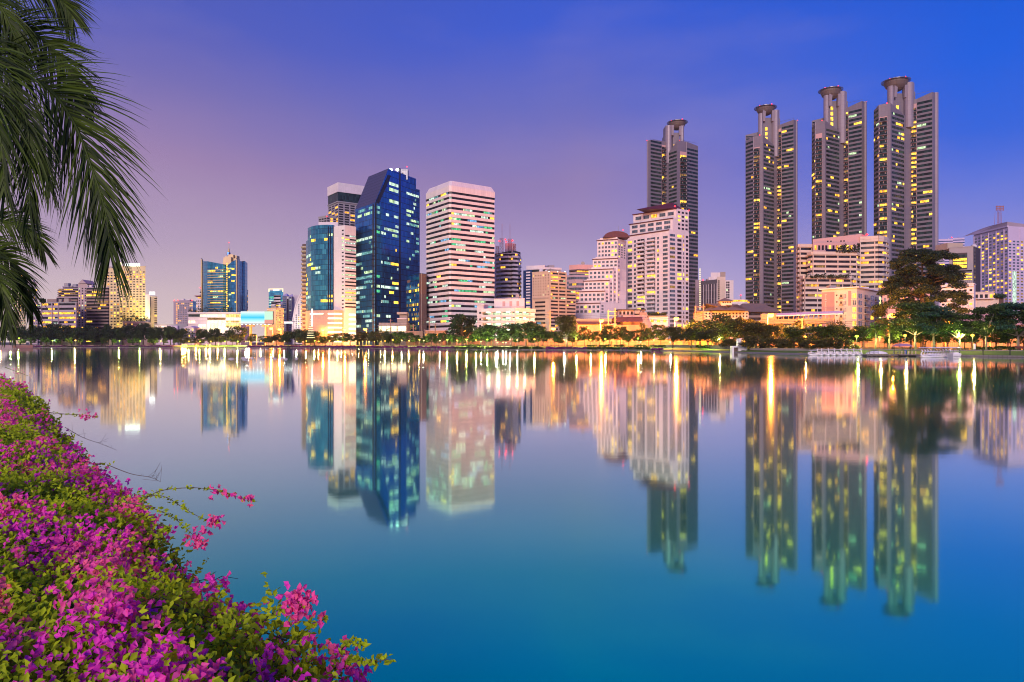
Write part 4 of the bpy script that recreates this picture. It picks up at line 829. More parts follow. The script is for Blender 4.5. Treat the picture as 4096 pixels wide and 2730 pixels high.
rf = MB().add([(n0[0], n0[1], z(1262)), (n1[0], n1[1], z(1257)), (q1[0], q1[1], z(1246)), (q0[0], q0[1], z(1251)), (s1[0], s1[1], z(1257)), (s0[0], s0[1], z(1262)), (n0[0], n0[1], z(1266)), (n1[0], n1[1], z(1261.5))], [(0, 1, 2, 3), (3, 2, 4, 5), (6, 7, 1, 0), (6, 5, 4, 7)], 'pale_mauve'); b.part('roof', rf)
for k in np.linspace(3, W_.L - 6, 6): m_ = MB(); W_.box(m_, k, k + .9, GZ, z(1296), -3, -2, 'concrete'); b.part('pier', m_)
m_ = MB(); W_.box(m_, 5, 14, z(1318), z(1300), -6, -3.2, 'mall_warm'); b.part('lit_shopfront', m_); b.done()
# brown hip-roofed hall
def hip(mb, x0, x1, y0, y1, ze, zr, mat, ov=1., r0=None, r1=None):
    mx_ = (y0 + y1) / 2; r0 = x0 + (y1 - y0) / 2 if r0 is None else r0; r1 = x1 - (y1 - y0) / 2 if r1 is None else r1
    v = [(x0 - ov, y0 - ov, ze), (x1 + ov, y0 - ov, ze), (x1 + ov, y1 + ov, ze), (x0 - ov, y1 + ov, ze), (r0, mx_, zr), (r1, mx_, zr)]
    mb.add(v, [(0, 1, 5, 4), (1, 2, 5), (2, 3, 4, 5), (3, 0, 4), (3, 2, 1, 0)], mat); return mb
b = Bld('brown_roofed_hall', 'cream hall with layered brown tiled hip roofs and a small square lantern on top', 'hall', PX(2900, 330), 330)
D0 = 330; X = lambda px: PX(px, D0); z = lambda py: PZ(py, D0)
b.w().box(X(2818), X(2994), 330, 350, GZ, z(1246), 'cream_wall'); b.part('roof', hip(MB(), X(2818), X(2994), 330, 350, z(1246), z(1208), 'brown_roof', 1.2))
b.part('roof', hip(MB(), X(2842), X(2900), 326, 342, z(1243), z(1213), 'brown_roof', 1)); b.part('roof', hip(MB(), X(2888), X(2960), 324, 340, z(1244), z(1217), 'brown_roof', 1.2))
b.w('lantern').box(X(2888), X(2930), 331, 337, z(1225), z(1205), 'cream_wall'); b.part('lantern_roof', hip(MB(), X(2887), X(2932), 330.5, 337.5, z(1205.5), z(1191), 'brown_roof', .9, X(2908), X(2912)))
for k in range(4): b.part('window', MB().box(X(2892 + k * 9.5), X(2897 + k * 9.5), 330.8, 331.2, z(1213), z(1207), 'dark_glass'), 1)
Wf = Wl((X(2818), 330), (X(2994), 330)); grid(b, Wf, z(1272), z(1249), 2, 13, .42, .6, 'dark_glass', .05, WARM, frame='cream_wall')
b.done()
b = Bld('brown_roofed_annex', 'wide brown tiled roof annex with an orange lit gallery, left of the covered footbridge', 'hall', PX(3030, 350), 350)
D0 = 345; b.w().box(X(2990) * D0 / 330, PX(3109, D0), D0, D0 + 22, GZ, z(1251), 'pinkgrey_wall'); b.part('roof', hip(MB(), PX(2975, D0), PX(3105, D0), D0, D0 + 22, PZ(1249, D0), PZ(1210, D0), 'brown_roof', 2, PX(3000, D0), PX(3085, D0)))
Wf = Wl((PX(2990, D0), D0), (PX(3050, D0), D0)); bands(b, Wf, PZ(1290, D0), PZ(1252, D0), 2, .55, 'dark_glass', .35, ['lit_amber'], 'brown_slab', .8, pane=3, run=(1, 1)); b.done()
# grey grid glass office
b = Bld('grey_grid_office', 'grey glass grid office with a white core tower, right of the white maroon-roofed tower', 'office building', PX(2860, 560), 560)
c, H = cor([(2804, 1126), (2868, 1119)], 0, 560); W_ = solid(b, c, H, 20, 'grey_skin')[0]; W_.box(b.w('parapet'), 0, W_.L, H - 3.2, H + .1, -.2, .25, 'metal_grey')
for k in range(0, 7): W_.box(b.w('mullions'), k * W_.L / 6 - .15, k * W_.L / 6 + .2, GZ, H - 3, -.1, .3, 'white_wall')
c2 = [WD(2868, 556), WD(2902, 556)]; W2 = solid(b, c2, PZ(1108, 556), 18, 'cream_wall', name='core')[0]; grid(b, W2, PZ(1200, 556), PZ(1121, 556), 10, 1, .9, .6, 'dark_glass', 0, u0=.6, u1=2.2)
c3 = [WD(2902, 558), WD(2918, 558), WD(2934, 558)]; W3 = solid(b, [c3[0], c3[2]], PZ(1122, 558), 16, 'white_wall', name='east_wing')[0]; grid(b, W3, PZ(1195, 558), PZ(1126, 558), 7, 2, .8, .75, 'dark_glass', .05, u0=.4, u1=3.4)
c4 = [WD(2843, 562), WD(2880, 562)]; solid(b, c4, PZ(1091, 562), 10, 'white_wall', z0=H - 1, name='plant_room'); c4 = [WD(2881, 560), WD(2902, 560)]; solid(b, c4, PZ(1089, 560), 10, 'louvre', z0=PZ(1110, 560), name='plant_room')
beacon(b, c[0].x + 1.5, c[0].y, H + .3, 1.1); b.done()
b = Bld('strip_lit_block', 'dark narrow block with a vertical column of white lit windows beside the grey grid office', 'building', PX(2797, 585), 585)
W_ = solid(b, [WD(2770, 586), WD(2804, 583)], PZ(1121, 585), 14, 'mauve_wall')[0]
for k in range(30): m_ = MB(); W_.box(m_, W_.L - 1.3, W_.L - .4, PZ(1290, 585) + k * 1.55, PZ(1290, 585) + k * 1.55 + .9, -.1, .05, 'sign_warm'); b.part('lit_window', m_)
b.done()
b = Bld('round_lit_pavilion', 'small white round building with orange lights between grey grid office and dish-topped tower', 'building', PX(2956, 450), 450)
q = (PX(2957, 455), 458); b.w().lathe([(7.5, GZ), (7.5, PZ(1212, 450)), (6.3, PZ(1211, 450)), (6.3, PZ(1207, 450))], 'white_wall', q, 24)
b.part('lit_gallery', MB().lathe([(6.1, PZ(1207, 450)), (6.1, PZ(1200, 450))], 'lit_amber', q, 24)); b.part('roof', MB().lathe([(6.9, PZ(1200, 450)), (6.9, PZ(1198, 450)), (.5, PZ(1195, 450))], 'white_wall', q, 24))
b.part('mast', MB().lathe([(.45, PZ(1196, 450)), (.3, PZ(1182, 450))], 'metal_grey', (q[0] + 2, q[1]), 8)); beacon(b, q[0] + 2, q[1], PZ(1182, 450), .8); b.done()
# ------------------------------------------------------------------ right hand side
b = Bld('arched_mauve_tower', 'huge mauve apartment block with arched roof and scattered gold windows at the right edge', 'apartment building', PX(4010, 720), 720)
c, H = cor([(3896, 938), (4032, 905)], 1, 700); c = [c[0], c[1], WD(4250, 720)]
WW = solid(b, c, H, 30, 'pale_mauve'); W0, W1 = WW  # wall colour lightened so that distance haze is painted into it
W0.box(b.w('cornice'), -.5, W0.L + .5, H - 1, H + .5, -.3, 1.2, 'pale_mauve')
grid(b, W0, PZ(1230, 700), H - 4, 24, 9, .6, .5, 'room_glass', .42, ['lit_yellow', 'lit_amber', 'lit_dim', 'lit_dim']); 
grid(b, W1, PZ(1230, 700), H - 14, 22, 14, .6, .5, 'room_glass', .42, ['lit_yellow', 'lit_dim', 'lit_dim', 'lit_amber'])
for w_, n in ((W0, 9), (W1, 14)):
    for k in range(0, n + 1, 2 if w_ is W0 else 3): w_.box(b.w('ribs'), k * w_.L / n - .4, k * w_.L / n + .4, GZ, H - 2, -.1, .6, 'pale_mauve')
m_ = MB(); W1.box(m_, 6, 11, PZ(1220, 700), PZ(1085, 700), -.1, .3, 'lit_white'); b.part('lit_atrium', m_, 9)
vs = []; n_ = 10
for dd in (0, 22):
    for k in range(n_ + 1): t_ = k / n_; p = W0.p + W0.u * W0.L * (.08 + .92 * t_); vs.append((p.x, p.y + dd + 1, H + (PZ(893, 700) - H + 1.5) * math.sin(t_ * math.pi / 2)))
rf = MB().add(vs, [(k, k + 1, n_ + 2 + k, n_ + 1 + k) for k in range(n_)] , 'pale_mauve'); g0 = [(v[0], v[1], H) for v in vs[:n_ + 1]]
rf.add(vs[:n_ + 1] + g0[::-1], [tuple(range(2 * n_ + 2))], 'mauve_wall'); p1 = vs[n_]
rf.add([p1, (PX(4250, 722), 722, p1[2] - 4), (PX(4250, 722), 744, p1[2] - 4), (p1[0], p1[1] + 22, p1[2])], [(0, 1, 2, 3)], 'pale_mauve'); rf.add([(p1[0], p1[1], H), (PX(4250, 722), 722, H), (PX(4250, 722), 722, p1[2] - 4), p1], [(0, 1, 2, 3)], 'mauve_wall'); b.part('roof', rf)
lattice(b, PX(4003, 712), 716, PZ(893, 705), PZ(840, 705), 4.5, 'antenna_red', 'mast', 7); m_ = MB()
for k in range(3): m_.box(PX(3987, 712), PX(4019, 712), 713, 713.6, PZ(836 - k * 7, 705), PZ(833 - k * 7, 705), 'antenna_red')
for k in range(6): m_.box(PX(3989 + k * 5.6, 712), PX(3990 + k * 5.6, 712), 713.1, 713.5, PZ(838, 705), PZ(817, 705), 'antenna_red')
b.part('antenna_panels', m_); b.done()
b = Bld('far_blue_slab', 'flat-topped tower faded pale blue by haze, just right of the nearest dish-topped tower', 'tower', PX(3800, 1200), 1200)
for x0, x1, ty in ((3745, 3812, 958), (3812, 3858, 953)): W_ = solid(b, [WD(x0, 1200), WD(x1, 1196)], PZ(ty, 1200), 30, 'pale_mauve')[0]; bands(b, W_, GZ, PZ(ty, 1200) - 3, 40, .4, 'blue_skin', .02, COOL, 'pale_mauve', .3, pane=6)  # the haze fade sits in the pale wall colour
beacon(b, PX(3807, 1195), 1195, PZ(953, 1195), 1.6); b.done()
b = Bld('far_pale_block', 'pale lilac block with a few yellow windows, half hidden behind the dark feathery tree', 'building', PX(3770, 520), 520)
W_ = solid(b, [WD(3735, 522), WD(3778, 518)], PZ(985, 520), 20, 'pale_mauve', led=.5)[0]; bands(b, W_, PZ(1150, 520), PZ(990, 520), 12, .45, 'room_glass', .2, ['lit_yellow', 'lit_pale'], 'pale_mauve', .3, pane=3, run=(1, 3)); b.done()
b = Bld('framed_office', 'grey office with four bright yellow floors framed in black on its front', 'office building', PX(3850, 385), 385)
D0 = 385; c = [WD(3797, 388), WD(3893, 382), WD(3919, 392)]; H = PZ(990, D0); W0, W1 = solid(b, c, H, 16, 'grey_wall', led=.3)
b.w('penthouse').box(PX(3808, D0), PX(3870, D0), 389, 400, H - .5, PZ(968, D0), 'beige_wall'); s_ = lambda px: (px - 3797) / 96 * W0.L
m_ = MB(); W0.box(m_, s_(3811), s_(3869), PZ(1078, D0), PZ(1013, D0), -.1, .5, 'dark_slab'); b.part('frame', m_)
for k in range(4): m_ = MB(); W0.box(m_, s_(3813), s_(3867), PZ(1073 - k * 14.4, D0), PZ(1063 - k * 14.4, D0), .5, .62, 'lit_yellow' if k < 3 else 'teal_glass'); b.part('window_band', m_, 8, 'bright yellow lit window band' if k < 3 else None)
bands(b, W0, PZ(1130, D0), PZ(1082, D0), 4, .6, 'dark_glass', .3, ['lit_yellow'], 'grey_wall', .4, s_(3805), s_(3888), pane=2.5, run=(2, 4)); W1.box(b.w('side_strip'), .4, 1.8, GZ, H - .2, -.1, .3, 'dark_slab'); W1.box(b.w('side_strip'), 4.2, W1.L, GZ, H - .2, -.1, .3, 'dark_slab')
grid(b, W1, PZ(1130, D0), H - 2, 9, 1, .9, .5, 'dark_glass', .2, ['lit_yellow'], u0=1.9, u1=4.1); b.done()
b = Bld('white_balcony_house', 'white four-storey house with small balconies right of the dark feathery tree', 'house', PX(3830, 262), 262)
D0 = 262; W_ = solid(b, [WD(3762, 264), WD(3895, 258), WD(3902, 262)], PZ(1140, D0), 12, 'white_wall', led=.3); grid(b, W_[0], PZ(1290, D0), PZ(1155, D0), 5, 6, .5, .6, 'dark_glass', .15, ['lit_yellow'], frame='white_wall', balc=.7)
for k in range(5): W_[0].box(b.w('ledges'), 0, W_[0].L, PZ(1150 + k * 28, D0), PZ(1148 + k * 28, D0), 0, .8, 'white_wall')
b.done()
b = Bld('cream_roof_terrace_house', 'low cream house with roof terrace in front of the mauve arched block', 'house', PX(3950, 280), 280)
D0 = 280; W_ = solid(b, [WD(3896, 282), WD(3975, 280)], PZ(1170, D0), 10, 'cream_wall', led=.3)[0]; grid(b, W_, PZ(1198, D0), PZ(1172, D0), 1, 4, .6, .55, 'dark_glass', .2, frame='cream_wall')
W2 = solid(b, [WD(3970, 281), WD(4014, 281)], PZ(1190, D0), 9, 'cream_wall', name='east_wing')[0]; m_ = MB()
for k in range(5): W2.box(m_, W2.L - 1.9 + k * .4, W2.L - 1.7 + k * .4, GZ, PZ(1192, D0), 0, .3, 'brown_wall')
b.part('slats', m_); W_.box(b.w('awning'), .5, W_.L, PZ(1197, D0), PZ(1195, D0), 0, 1.6, 'white_wall'); b.done()
terrace_plants('roof_shrub', 'flat green shrub on the roof of the low cream terrace house', 3975, 4018, 1190, 280, 1.2, 5, 'leaf_teal')
b = Bld('pink_lit_block', 'salmon pink block glowing through the branches of the dark feathery tree', 'building', PX(3620, 290), 292)
W_ = solid(b, [WD(3530, 293), WD(3720, 289)], PZ(1139, 290), 16, 'pink_wall', led=.3)[0]; grid(b, W_, PZ(1310, 290), PZ(1150, 290), 5, 10, .35, .45, 'room_glass', .15, ['lit_yellow', 'lit_amber'], frame='white_wall'); b.done()
b = Bld('salmon_low_roof', 'long low salmon lit roof behind the green trees at the right edge', 'building', PX(3890, 250), 250)
b.w().box(PX(3800, 250), PX(4130, 250), 250, 262, GZ, PZ(1300, 250), 'orange_wall'); b.part('roof', hip(MB(), PX(3800, 250), PX(4130, 250), 250, 262, PZ(1300, 250), PZ(1252, 250), 'pink_wall', 1)); b.done()
# ------------------------------------------------------------------ low roofs in the middle
b = Bld('red_roofed_shed', 'long low hall with a rusty red corrugated roof and cream gable, under the white towers', 'market hall', PX(2450, 352), 352)
D0 = 350; X = lambda px: PX(px, D0); z = lambda py: PZ(py, D0)
b.w().box(X(2310), X(2590), D0, D0 + 24, GZ, z(1300), 'orange_wall'); b.w('upper_wall').box(X(2304), X(2462), D0 + 14, D0 + 26, z(1300), z(1272), 'concrete')
b.part('roof', MB().add([(X(2306), D0 - 1, z(1297)), (X(2452), D0 - 1, z(1297)), (X(2452), D0 + 14, z(1283)), (X(2306), D0 + 14, z(1283))], [(0, 1, 2, 3)], 'red_roof'))
b.part('roof', MB().add([(X(2452), D0 - 1, z(1289)), (X(2570), D0 - 1, z(1288)), (X(2585), D0 + 12, z(1265)), (X(2470), D0 + 12, z(1266)), (X(2600), D0 + 26, z(1288)), (X(2452), D0 + 26, z(1289))], [(0, 1, 2, 3), (3, 2, 4, 5)], 'red_roof'))
b.part('gable', MB().add([(X(2570), D0 - 1.05, z(1350)), (X(2616), D0 + 6, z(1350)), (X(2616), D0 + 6, z(1293)), (X(2590), D0 + 2, z(1264)), (X(2566), D0 - 1.05, z(1291)), (X(2566), D0 - 1.05, z(1350))], [(0, 1, 2, 3, 4, 5)], 'cream_wall')); b.done()
b = Bld('dark_roof_offices', 'cluster of low boxes under a black flat roof in front of the white towers', 'building', PX(2530, 375), 375)
D0 = 372; X = lambda px: PX(px, D0); z = lambda py: PZ(py, D0)
b.w().box(X(2474), X(2580), D0, D0 + 12, GZ, z(1243), 'pinkgrey_wall'); b.w('roof').box(X(2470), X(2583), D0 - .8, D0 + 13, z(1243), z(1238), 'dark_slab'); b.w('annex').box(X(2484), X(2596), D0 - 6, D0 - .9, GZ, z(1263), 'pink_wall'); b.w('annex').box(X(2552), X(2580), D0 - 5, D0 - 1, z(1263), z(1252), 'brown_slab')
Wf = Wl((X(2474), D0), (X(2580), D0)); grid(b, Wf, z(1262), z(1244), 1, 7, .6, .7, 'dark_glass', .15, frame='pinkgrey_wall'); b.part('louvre_box', MB().box(X(2534), X(2556), D0 - 2.5, D0 - .2, z(1256), z(1244), 'louvre')); b.done()
b = Bld('white_low_annex', 'low white flat-roofed annex with a lit window at the foot of the maroon-roofed tower', 'building', PX(2640, 365), 365)
D0 = 364; X = lambda px: PX(px, D0); z = lambda py: PZ(py, D0); b.w().box(X(2596), X(2672), D0, D0 + 12, GZ, z(1266), 'white_wall'); Wf = Wl((X(2596), D0), (X(2672), D0)); grid(b, Wf, z(1294), z(1275), 1, 3, .5, .55, 'lit_yellow', .3, frame='white_wall')
b.w('roof').box(X(2590), X(2668), D0 - .6, D0 + 11, z(1267), z(1263), 'rooftop'); b.done()
terrace_plants('roof_planting', 'low dark planting along the roof of the white annex under the maroon-roofed tower', 2595, 2665, 1263, 365, 1.8, 8)
b = Bld('lit_showroom', 'low showroom with a glowing white front and ribbed fascia below the blue glass tower', 'showroom', PX(1575, 405), 405)
D0 = 402; X = lambda px: PX(px, D0); z = lambda py: PZ(py, D0); b.w().box(X(1515), X(1626), D0, D0 + 14, GZ, z(1292), 'louvre'); b.part('lit_front', MB().box(X(1516), X(1624), D0 - .3, D0 - .05, z(1326), z(1305), 'mall_glow')); b.part('ledge', MB().box(X(1512), X(1627), D0 - 1, D0 + .2, z(1305), z(1302), 'concrete'))
b.w('stair').box(X(1588), X(1626), D0 + 1, D0 + 8, z(1292), z(1276), 'concrete'); b.w('stair').box(X(1587), X(1626), D0 + .5, D0 + 8, z(1276), z(1273), 'white_wall'); b.w('stair').box(X(1596), X(1626), D0 + 2, D0 + 8, z(1272), z(1260), 'concrete'); b.w('stair').box(X(1587), X(1626), D0 + .3, D0 + 8, z(1258), z(1249), 'beige_wall'); b.done()
b = Bld('pink_low_hall', 'low pinkish flat-roofed hall behind the small trees under the striped office tower', 'hall', PX(1740, 375), 375)
D0 = 372; X = lambda px: PX(px, D0); z = lambda py: PZ(py, D0); b.w().box(X(1700), X(1780), D0, D0 + 14, GZ, z(1323), 'orange_wall'); b.w('roof').box(X(1698), X(1782), D0 - .5, D0 + 14, z(1325), z(1322), 'pinkgrey_wall')
b.w('west_wing').box(X(1620), X(1688), D0 + 3, D0 + 16, GZ, z(1325), 'orange_wall'); b.w('east_wing').box(X(1820), X(1900), D0 + 2, D0 + 14, GZ, z(1328), 'orange_wall')
Wf = Wl((X(1700), D0), (X(1780), D0)); grid(b, Wf, z(1352), z(1330), 1, 9, .6, .45, 'dark_glass', .3, ['lit_amber']); b.done()
# ------------------------------------------------------------------ left hand side
b = Bld('gold_spire_hotel', 'blue glass hotel with two winged roofs, a stepped golden crown and a needle spire', 'hotel', PX(890, 655), 655)
D0 = 650; z = lambda py: PZ(py, D0)
Lp = [WD(813, 662), WD(830, 654), WD(893, 650), WD(903, 653)]; Rp = [WD(903, 653), WD(926, 648), WD(950, 650), WD(961, 660)]
for P_, zt in ((Lp, [z(1040), z(1044), z(1058), z(1058)]), (Rp, [z(1066), z(1050), z(1036), z(1040)])):
    bk = [p + Vector((0, 18)) for p in P_[::-1]]; b.w('glass_skin').prism([(p.x, p.y) for p in P_ + bk], GZ, zt + zt[::-1], 'hotel_skin', 'rooftop')
WA, WB = Wl(Lp[1], Lp[2]), Wl(Rp[0], Rp[1])
for k in range(29): WA.box(b.w('gold_bands'), 0, WA.L, GZ + 2 + k * 2.45, GZ + 2.6 + k * 2.45, -.1, .3, 'gold_clad'); Wl(Lp[2], Lp[3]).box(b.w('gold_bands'), 0, 2.6, GZ + 2 + k * 2.45, GZ + 2.6 + k * 2.45, -.1, .3, 'gold_clad')
lits_on(b, WA, 14, z(1066), 22, .3, ['lit_yellow', 'lit_pale'], 2.6, (1, 2)); lits_on(b, Wl(Rp[1], Rp[2]), 14, z(1060), 22, .15, ['lit_yellow'], 2.2, (1, 1)); lits_on(b, WB, 14, z(1070), 22, .3, ['lit_yellow', 'lit_pale'], 2., (1, 1))
for k in range(34): m_ = MB(); WB.box(m_, 1.4, 2.6, 10 + k * 2.05, 11.2 + k * 2.05, -.1, .25, 'lit_yellow'); b.part('atrium_window', m_)
for px_, ty in ((813.5, 1036), (952.5, 1034)): b.part('wing_fin', MB().hexa([(PX(px_ - 1, 650), 646, GZ), (PX(px_ + 1, 650), 646, GZ), (PX(px_ + 1, 650), 649, GZ), (PX(px_ - 1, 650), 649, GZ), (PX(px_ - 2.5, 650), 646, z(ty)), (PX(px_ + 1, 650), 646, z(ty + 6)), (PX(px_ + 1, 650), 649, z(ty + 6)), (PX(px_ - 2.5, 650), 649, z(ty))], 'gold_clad'))
for (x0, x1, xa, xb, ty, yy) in ((870, 900, 875, 896, 1024, 660), (885, 915, 889, 911, 1022, 656), (905, 931, 902, 930, 1027, 660), (886, 915, 887, 903, 1010, 664), (890, 918, 899, 918, 1011, 666), (895, 912, 897, 909, 1009, 663)):
    b.part('golden_crown', MB().hexa([(PX(x0, 650), yy, z(1075)), (PX(x1, 650), yy, z(1075)), (PX(x1, 650), yy + 9, z(1075)), (PX(x0, 650), yy + 9, z(1075)), (PX(xa, 650), yy + 1, z(ty)), (PX(xb, 650), yy + 1, z(ty + 3)), (PX(xb, 650), yy + 8, z(ty + 3)), (PX(xa, 650), yy + 8, z(ty))], 'gold_clad'))
q = (PX(902, 660), 668); b.part('spire', MB().lathe([(2.2, z(1012)), (1.2, z(1000)), (.9, z(998)), (1.0, z(996)), (.5, z(985)), (.22, z(984)), (.12, z(962))], 'gold_clad', q, 10)); b.part('spire_glass', MB().lathe([(1.9, z(1011)), (1.6, z(1001))], 'blue_skin', (q[0], q[1] - .6), 10)); beacon(b, q[0], q[1], z(962), .7); b.done()
b = Bld('cream_hotel', 'tall cream hotel bathed in yellow floodlight with a white lit sign on its roof', 'hotel', PX(490, 565), 565)
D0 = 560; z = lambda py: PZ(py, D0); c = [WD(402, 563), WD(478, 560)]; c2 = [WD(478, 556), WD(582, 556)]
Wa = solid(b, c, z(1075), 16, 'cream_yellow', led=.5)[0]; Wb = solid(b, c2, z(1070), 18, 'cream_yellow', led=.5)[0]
grid(b, Wa, GZ + 6, z(1086), 23, 6, .58, .42, 'dark_glass', .28, ['lit_amber', 'lit_yellow']); grid(b, Wb, GZ + 16, z(1086), 22, 8, .55, .42, 'dark_glass', .3, ['lit_amber', 'lit_yellow'])
m_ = MB().box(PX(502, 556), PX(559, 556), 555.2, 556.4, z(1068), z(1057), 'sign_white'); b.part('roof_sign', m_, 5, 'white glowing roof sign'); m_ = MB().lathe([(.8, -1.6), (1.6, -.6), (1.6, .6), (.8, 1.6)], 'sign_warm', (0, 0), 12); m_.v = [(PX(482, 556) + p[0], 555 + p[1] * .3, z(1060) + p[2]) for p in m_.v]; b.part('emblem', m_)
for px_ in range(404, 580, 13): q = (PX(px_, 555), 554.6); b.part('facade_light', MB().lathe([(.1, z(1110) - .4), (.55, z(1110)), (.1, z(1110) + .5)], 'lit_amber', q, 6), 1)
b.done()
b = Bld('white_slab_hotel', 'slender white slab building with a lit sign right of the cream hotel', 'building', PX(605, 545), 545)
D0 = 542; z = lambda py: PZ(py, D0); Wa = solid(b, [WD(581, 545), WD(600, 541)], z(1178), 12, 'white_wall')[0]; Wb = solid(b, [WD(600, 541), WD(629, 545)], z(1186), 12, 'cream_yellow', name='front_block')[0]
Wb.box(b.w('dark_joint'), 0, .5, GZ, z(1190), -.1, .2, 'dark_slab'); grid(b, Wb, GZ + 10, z(1190), 16, 1, .8, .4, 'dark_glass', .1, u0=Wb.L - 2.4, u1=Wb.L); b.part('roof_sign', MB().box(PX(600, 541), PX(620, 541), 540, 541, z(1180), z(1169), 'sign_white'), 3, 'white glowing roof sign'); b.done()
b = Bld('brown_balcony_flats', 'wide brown apartment block with layered pale balcony bands and a gabled lift tower', 'apartment building', PX(330, 505), 505)
D0 = 500; z = lambda py: PZ(py, D0)
for (x0, x1, ty, dd) in ((226, 312, 1190, 503), (234, 314, 1155, 505), (252, 316, 1148, 507), (346, 436, 1150, 500)):
    W_ = solid(b, [WD(x0, dd), WD(x1, dd - 2)], PZ(ty, dd), 14, 'mauve_wall')[0]; n = round((PZ(ty, dd) - GZ) / 2.55) if x0 in (226, 346) else 4
    zb = GZ + 1 if x0 in (226, 346) else PZ(1190, dd)
    bands(b, W_, zb, PZ(ty, dd) - .5, n, .55, 'dark_glass', .2, ['lit_amber', 'lit_yellow', 'lit_amber', 'lit_dim'], 'brown_slab', 1.0, pane=2.2, run=(1, 2), shelf=.25)
c = [WD(312, 501), WD(348, 500)]; W_ = solid(b, c, z(1135), 12, 'pinkgrey_wall', name='lift_tower')[0]; grid(b, W_, GZ + 3, z(1150), 22, 3, .45, .5, 'dark_glass', .2, ['lit_amber', 'lit_pale'])
xg = [PX(312, 500), PX(330, 500), PX(348, 500)]; b.part('gable_roof', MB().add([(xg[0], 500, z(1135)), (xg[2], 499, z(1135)), (xg[1], 499.5, z(1119)), (xg[0], 512, z(1135)), (xg[2], 512, z(1135)), (xg[1], 512, z(1119))], [(0, 1, 2), (1, 4, 5, 2), (4, 3, 5), (3, 0, 2, 5)], 'pinkgrey_wall')); b.done()
b = Bld('grey_low_flats', 'lower grey-white apartment block with lit ribbon windows, left of the brown balcony flats', 'apartment building', PX(240, 480), 480)
D0 = 478; z = lambda py: PZ(py, D0); W_ = solid(b, [WD(167, 481), WD(309, 476)], z(1211), 13, 'grey_wall', led=.4)[0]
bands(b, W_, GZ + 1, z(1214), 9, .48, 'dark_glass', .5, ['lit_amber', 'lit_yellow', 'lit_amber'], 'mauve_wall', .5, pane=2.6, run=(1, 2)); m_ = MB()
for k in (0, 8.6, 13.8, W_.L - .6): W_.box(b.w('piers'), k, k + .6, GZ, z(1212), -.1, .9, 'mauve_wall')
for k in range(8): m_ = MB(); W_.box(m_, 9.6, 13.2, GZ + 2.5 + k * 2.9, GZ + 4 + k * 2.9, -.1, .15, 'lit_white'); b.part('stair_window', m_, 2, 'white lit stair window')
b.w('penthouse').box(PX(185, 480), PX(222, 480), 481, 489, z(1213), z(1196), 'brown_slab'); b.done()
terrace_plants('rooftop_tree', 'small round tree on the left roof corner of the grey-white flats', 161, 181, 1210, 480, 3.2, 12)
b = Bld('palm_hidden_tower', 'slim pale tower with spotted lights partly hidden by the palm fronds', 'tower', PX(135, 600), 600)
D0 = 600; z = lambda py: PZ(py, D0); W_ = solid(b, [WD(116, 602), WD(150, 598)], z(1130), 14, 'mauve_wall', led=.5)[0]; grid(b, W_, GZ + 4, z(1136), 22, 4, .55, .5, 'room_glass', .3, ['lit_white', 'lit_yellow', 'lit_pale']); W2 = solid(b, [WD(150, 601), WD(166, 600)], z(1217), 12, 'white_wall', name='low_wing')[0]; bands(b, W2, GZ, z(1220), 13, .5, 'dark_glass', .1, WARM, 'white_wall', .3); b.done()
b = Bld('gold_crown_tower', 'tower with a golden lit crown glimpsed behind the palm fronds at the far left', 'tower', PX(85, 660), 660)
D0 = 655; z = lambda py: PZ(py, D0); W_ = solid(b, [WD(60, 657), WD(104, 655)], z(1090), 14, 'cream_yellow')[0]; W_.box(b.w('crown'), 0, W_.L, z(1108), z(1088), -.1, .5, 'cream_yellow')
for k in range(6): m_ = MB(); W_.box(m_, .6 + k * 1.7, 1.4 + k * 1.7, z(1106), z(1086), .4, .7, 'lit_amber'); b.part('crown_light', m_, 2)
grid(b, W_, GZ + 4, z(1112), 24, 5, .5, .45, 'room_glass', .2, WARM); b.done()
b = Bld('purple_flats', 'mauve apartment slab with a column of gold stair windows left of the gold-spired hotel', 'apartment building', PX(730, 700), 700)
D0 = 700; z = lambda py: PZ(py, D0); W_ = solid(b, [WD(694, 702), WD(771, 700)], z(1208), 14, 'mauve_wall', led=.6)[0]; grid(b, W_, GZ + 3, z(1211), 18, 9, .5, .5, 'room_glass', .22, ['lit_amber', 'lit_yellow', 'lit_dim'], u0=4.5); grid(b, W_, GZ + 3, z(1211), 18, 1, .7, .5, 'lit_amber', .9, ['lit_amber'], u0=3, u1=4.4, name='stair_window')
b.w('plant_room').box(PX(710, 700), PX(755, 700), 702, 711, z(1209), z(1201), 'mauve_wall')
for px_ in (695, 709, 766): beacon(b, PX(px_, 700), 701, z(1204), .8)
b.done()
b = Bld('funnel_top_tower', 'pale tower with a flared red-lit funnel top left of the gold-spired hotel', 'tower', PX(797, 750), 750)
D0 = 750; z = lambda py: PZ(py, D0); W_ = solid(b, [WD(784, 751), WD(813, 750)], z(1196), 12, 'white_wall')[0]; grid(b, W_, GZ + 3, z(1200), 16, 4, .55, .5, 'dark_glass', .35, ['lit_amber', 'lit_dim']); q = (PX(791, 750), 756); b.part('funnel', MB().lathe([(1.8, z(1196)), (2.2, z(1190)), (6, z(1184)), (6, z(1182))], 'pink_wall', q, 16)); b.part('funnel_light', MB().lathe([(2.2, z(1193)), (2.6, z(1189))], 'lit_amber', q, 12))
W2 = solid(b, [WD(799, 760), WD(814, 760)], z(1163), 10, 'white_wall', name='rear_tower')[0]; bands(b, W2, z(1200), z(1165), 3, .5, 'dark_glass', .2, WARM, 'white_wall', .3); beacon(b, PX(800, 758), 759, z(1152), 1.); b.part('aerial', MB().tube([(PX(800, 758), 759, z(1165)), (PX(800, 758), 759, z(1152))], .2, 'metal_grey', 5))
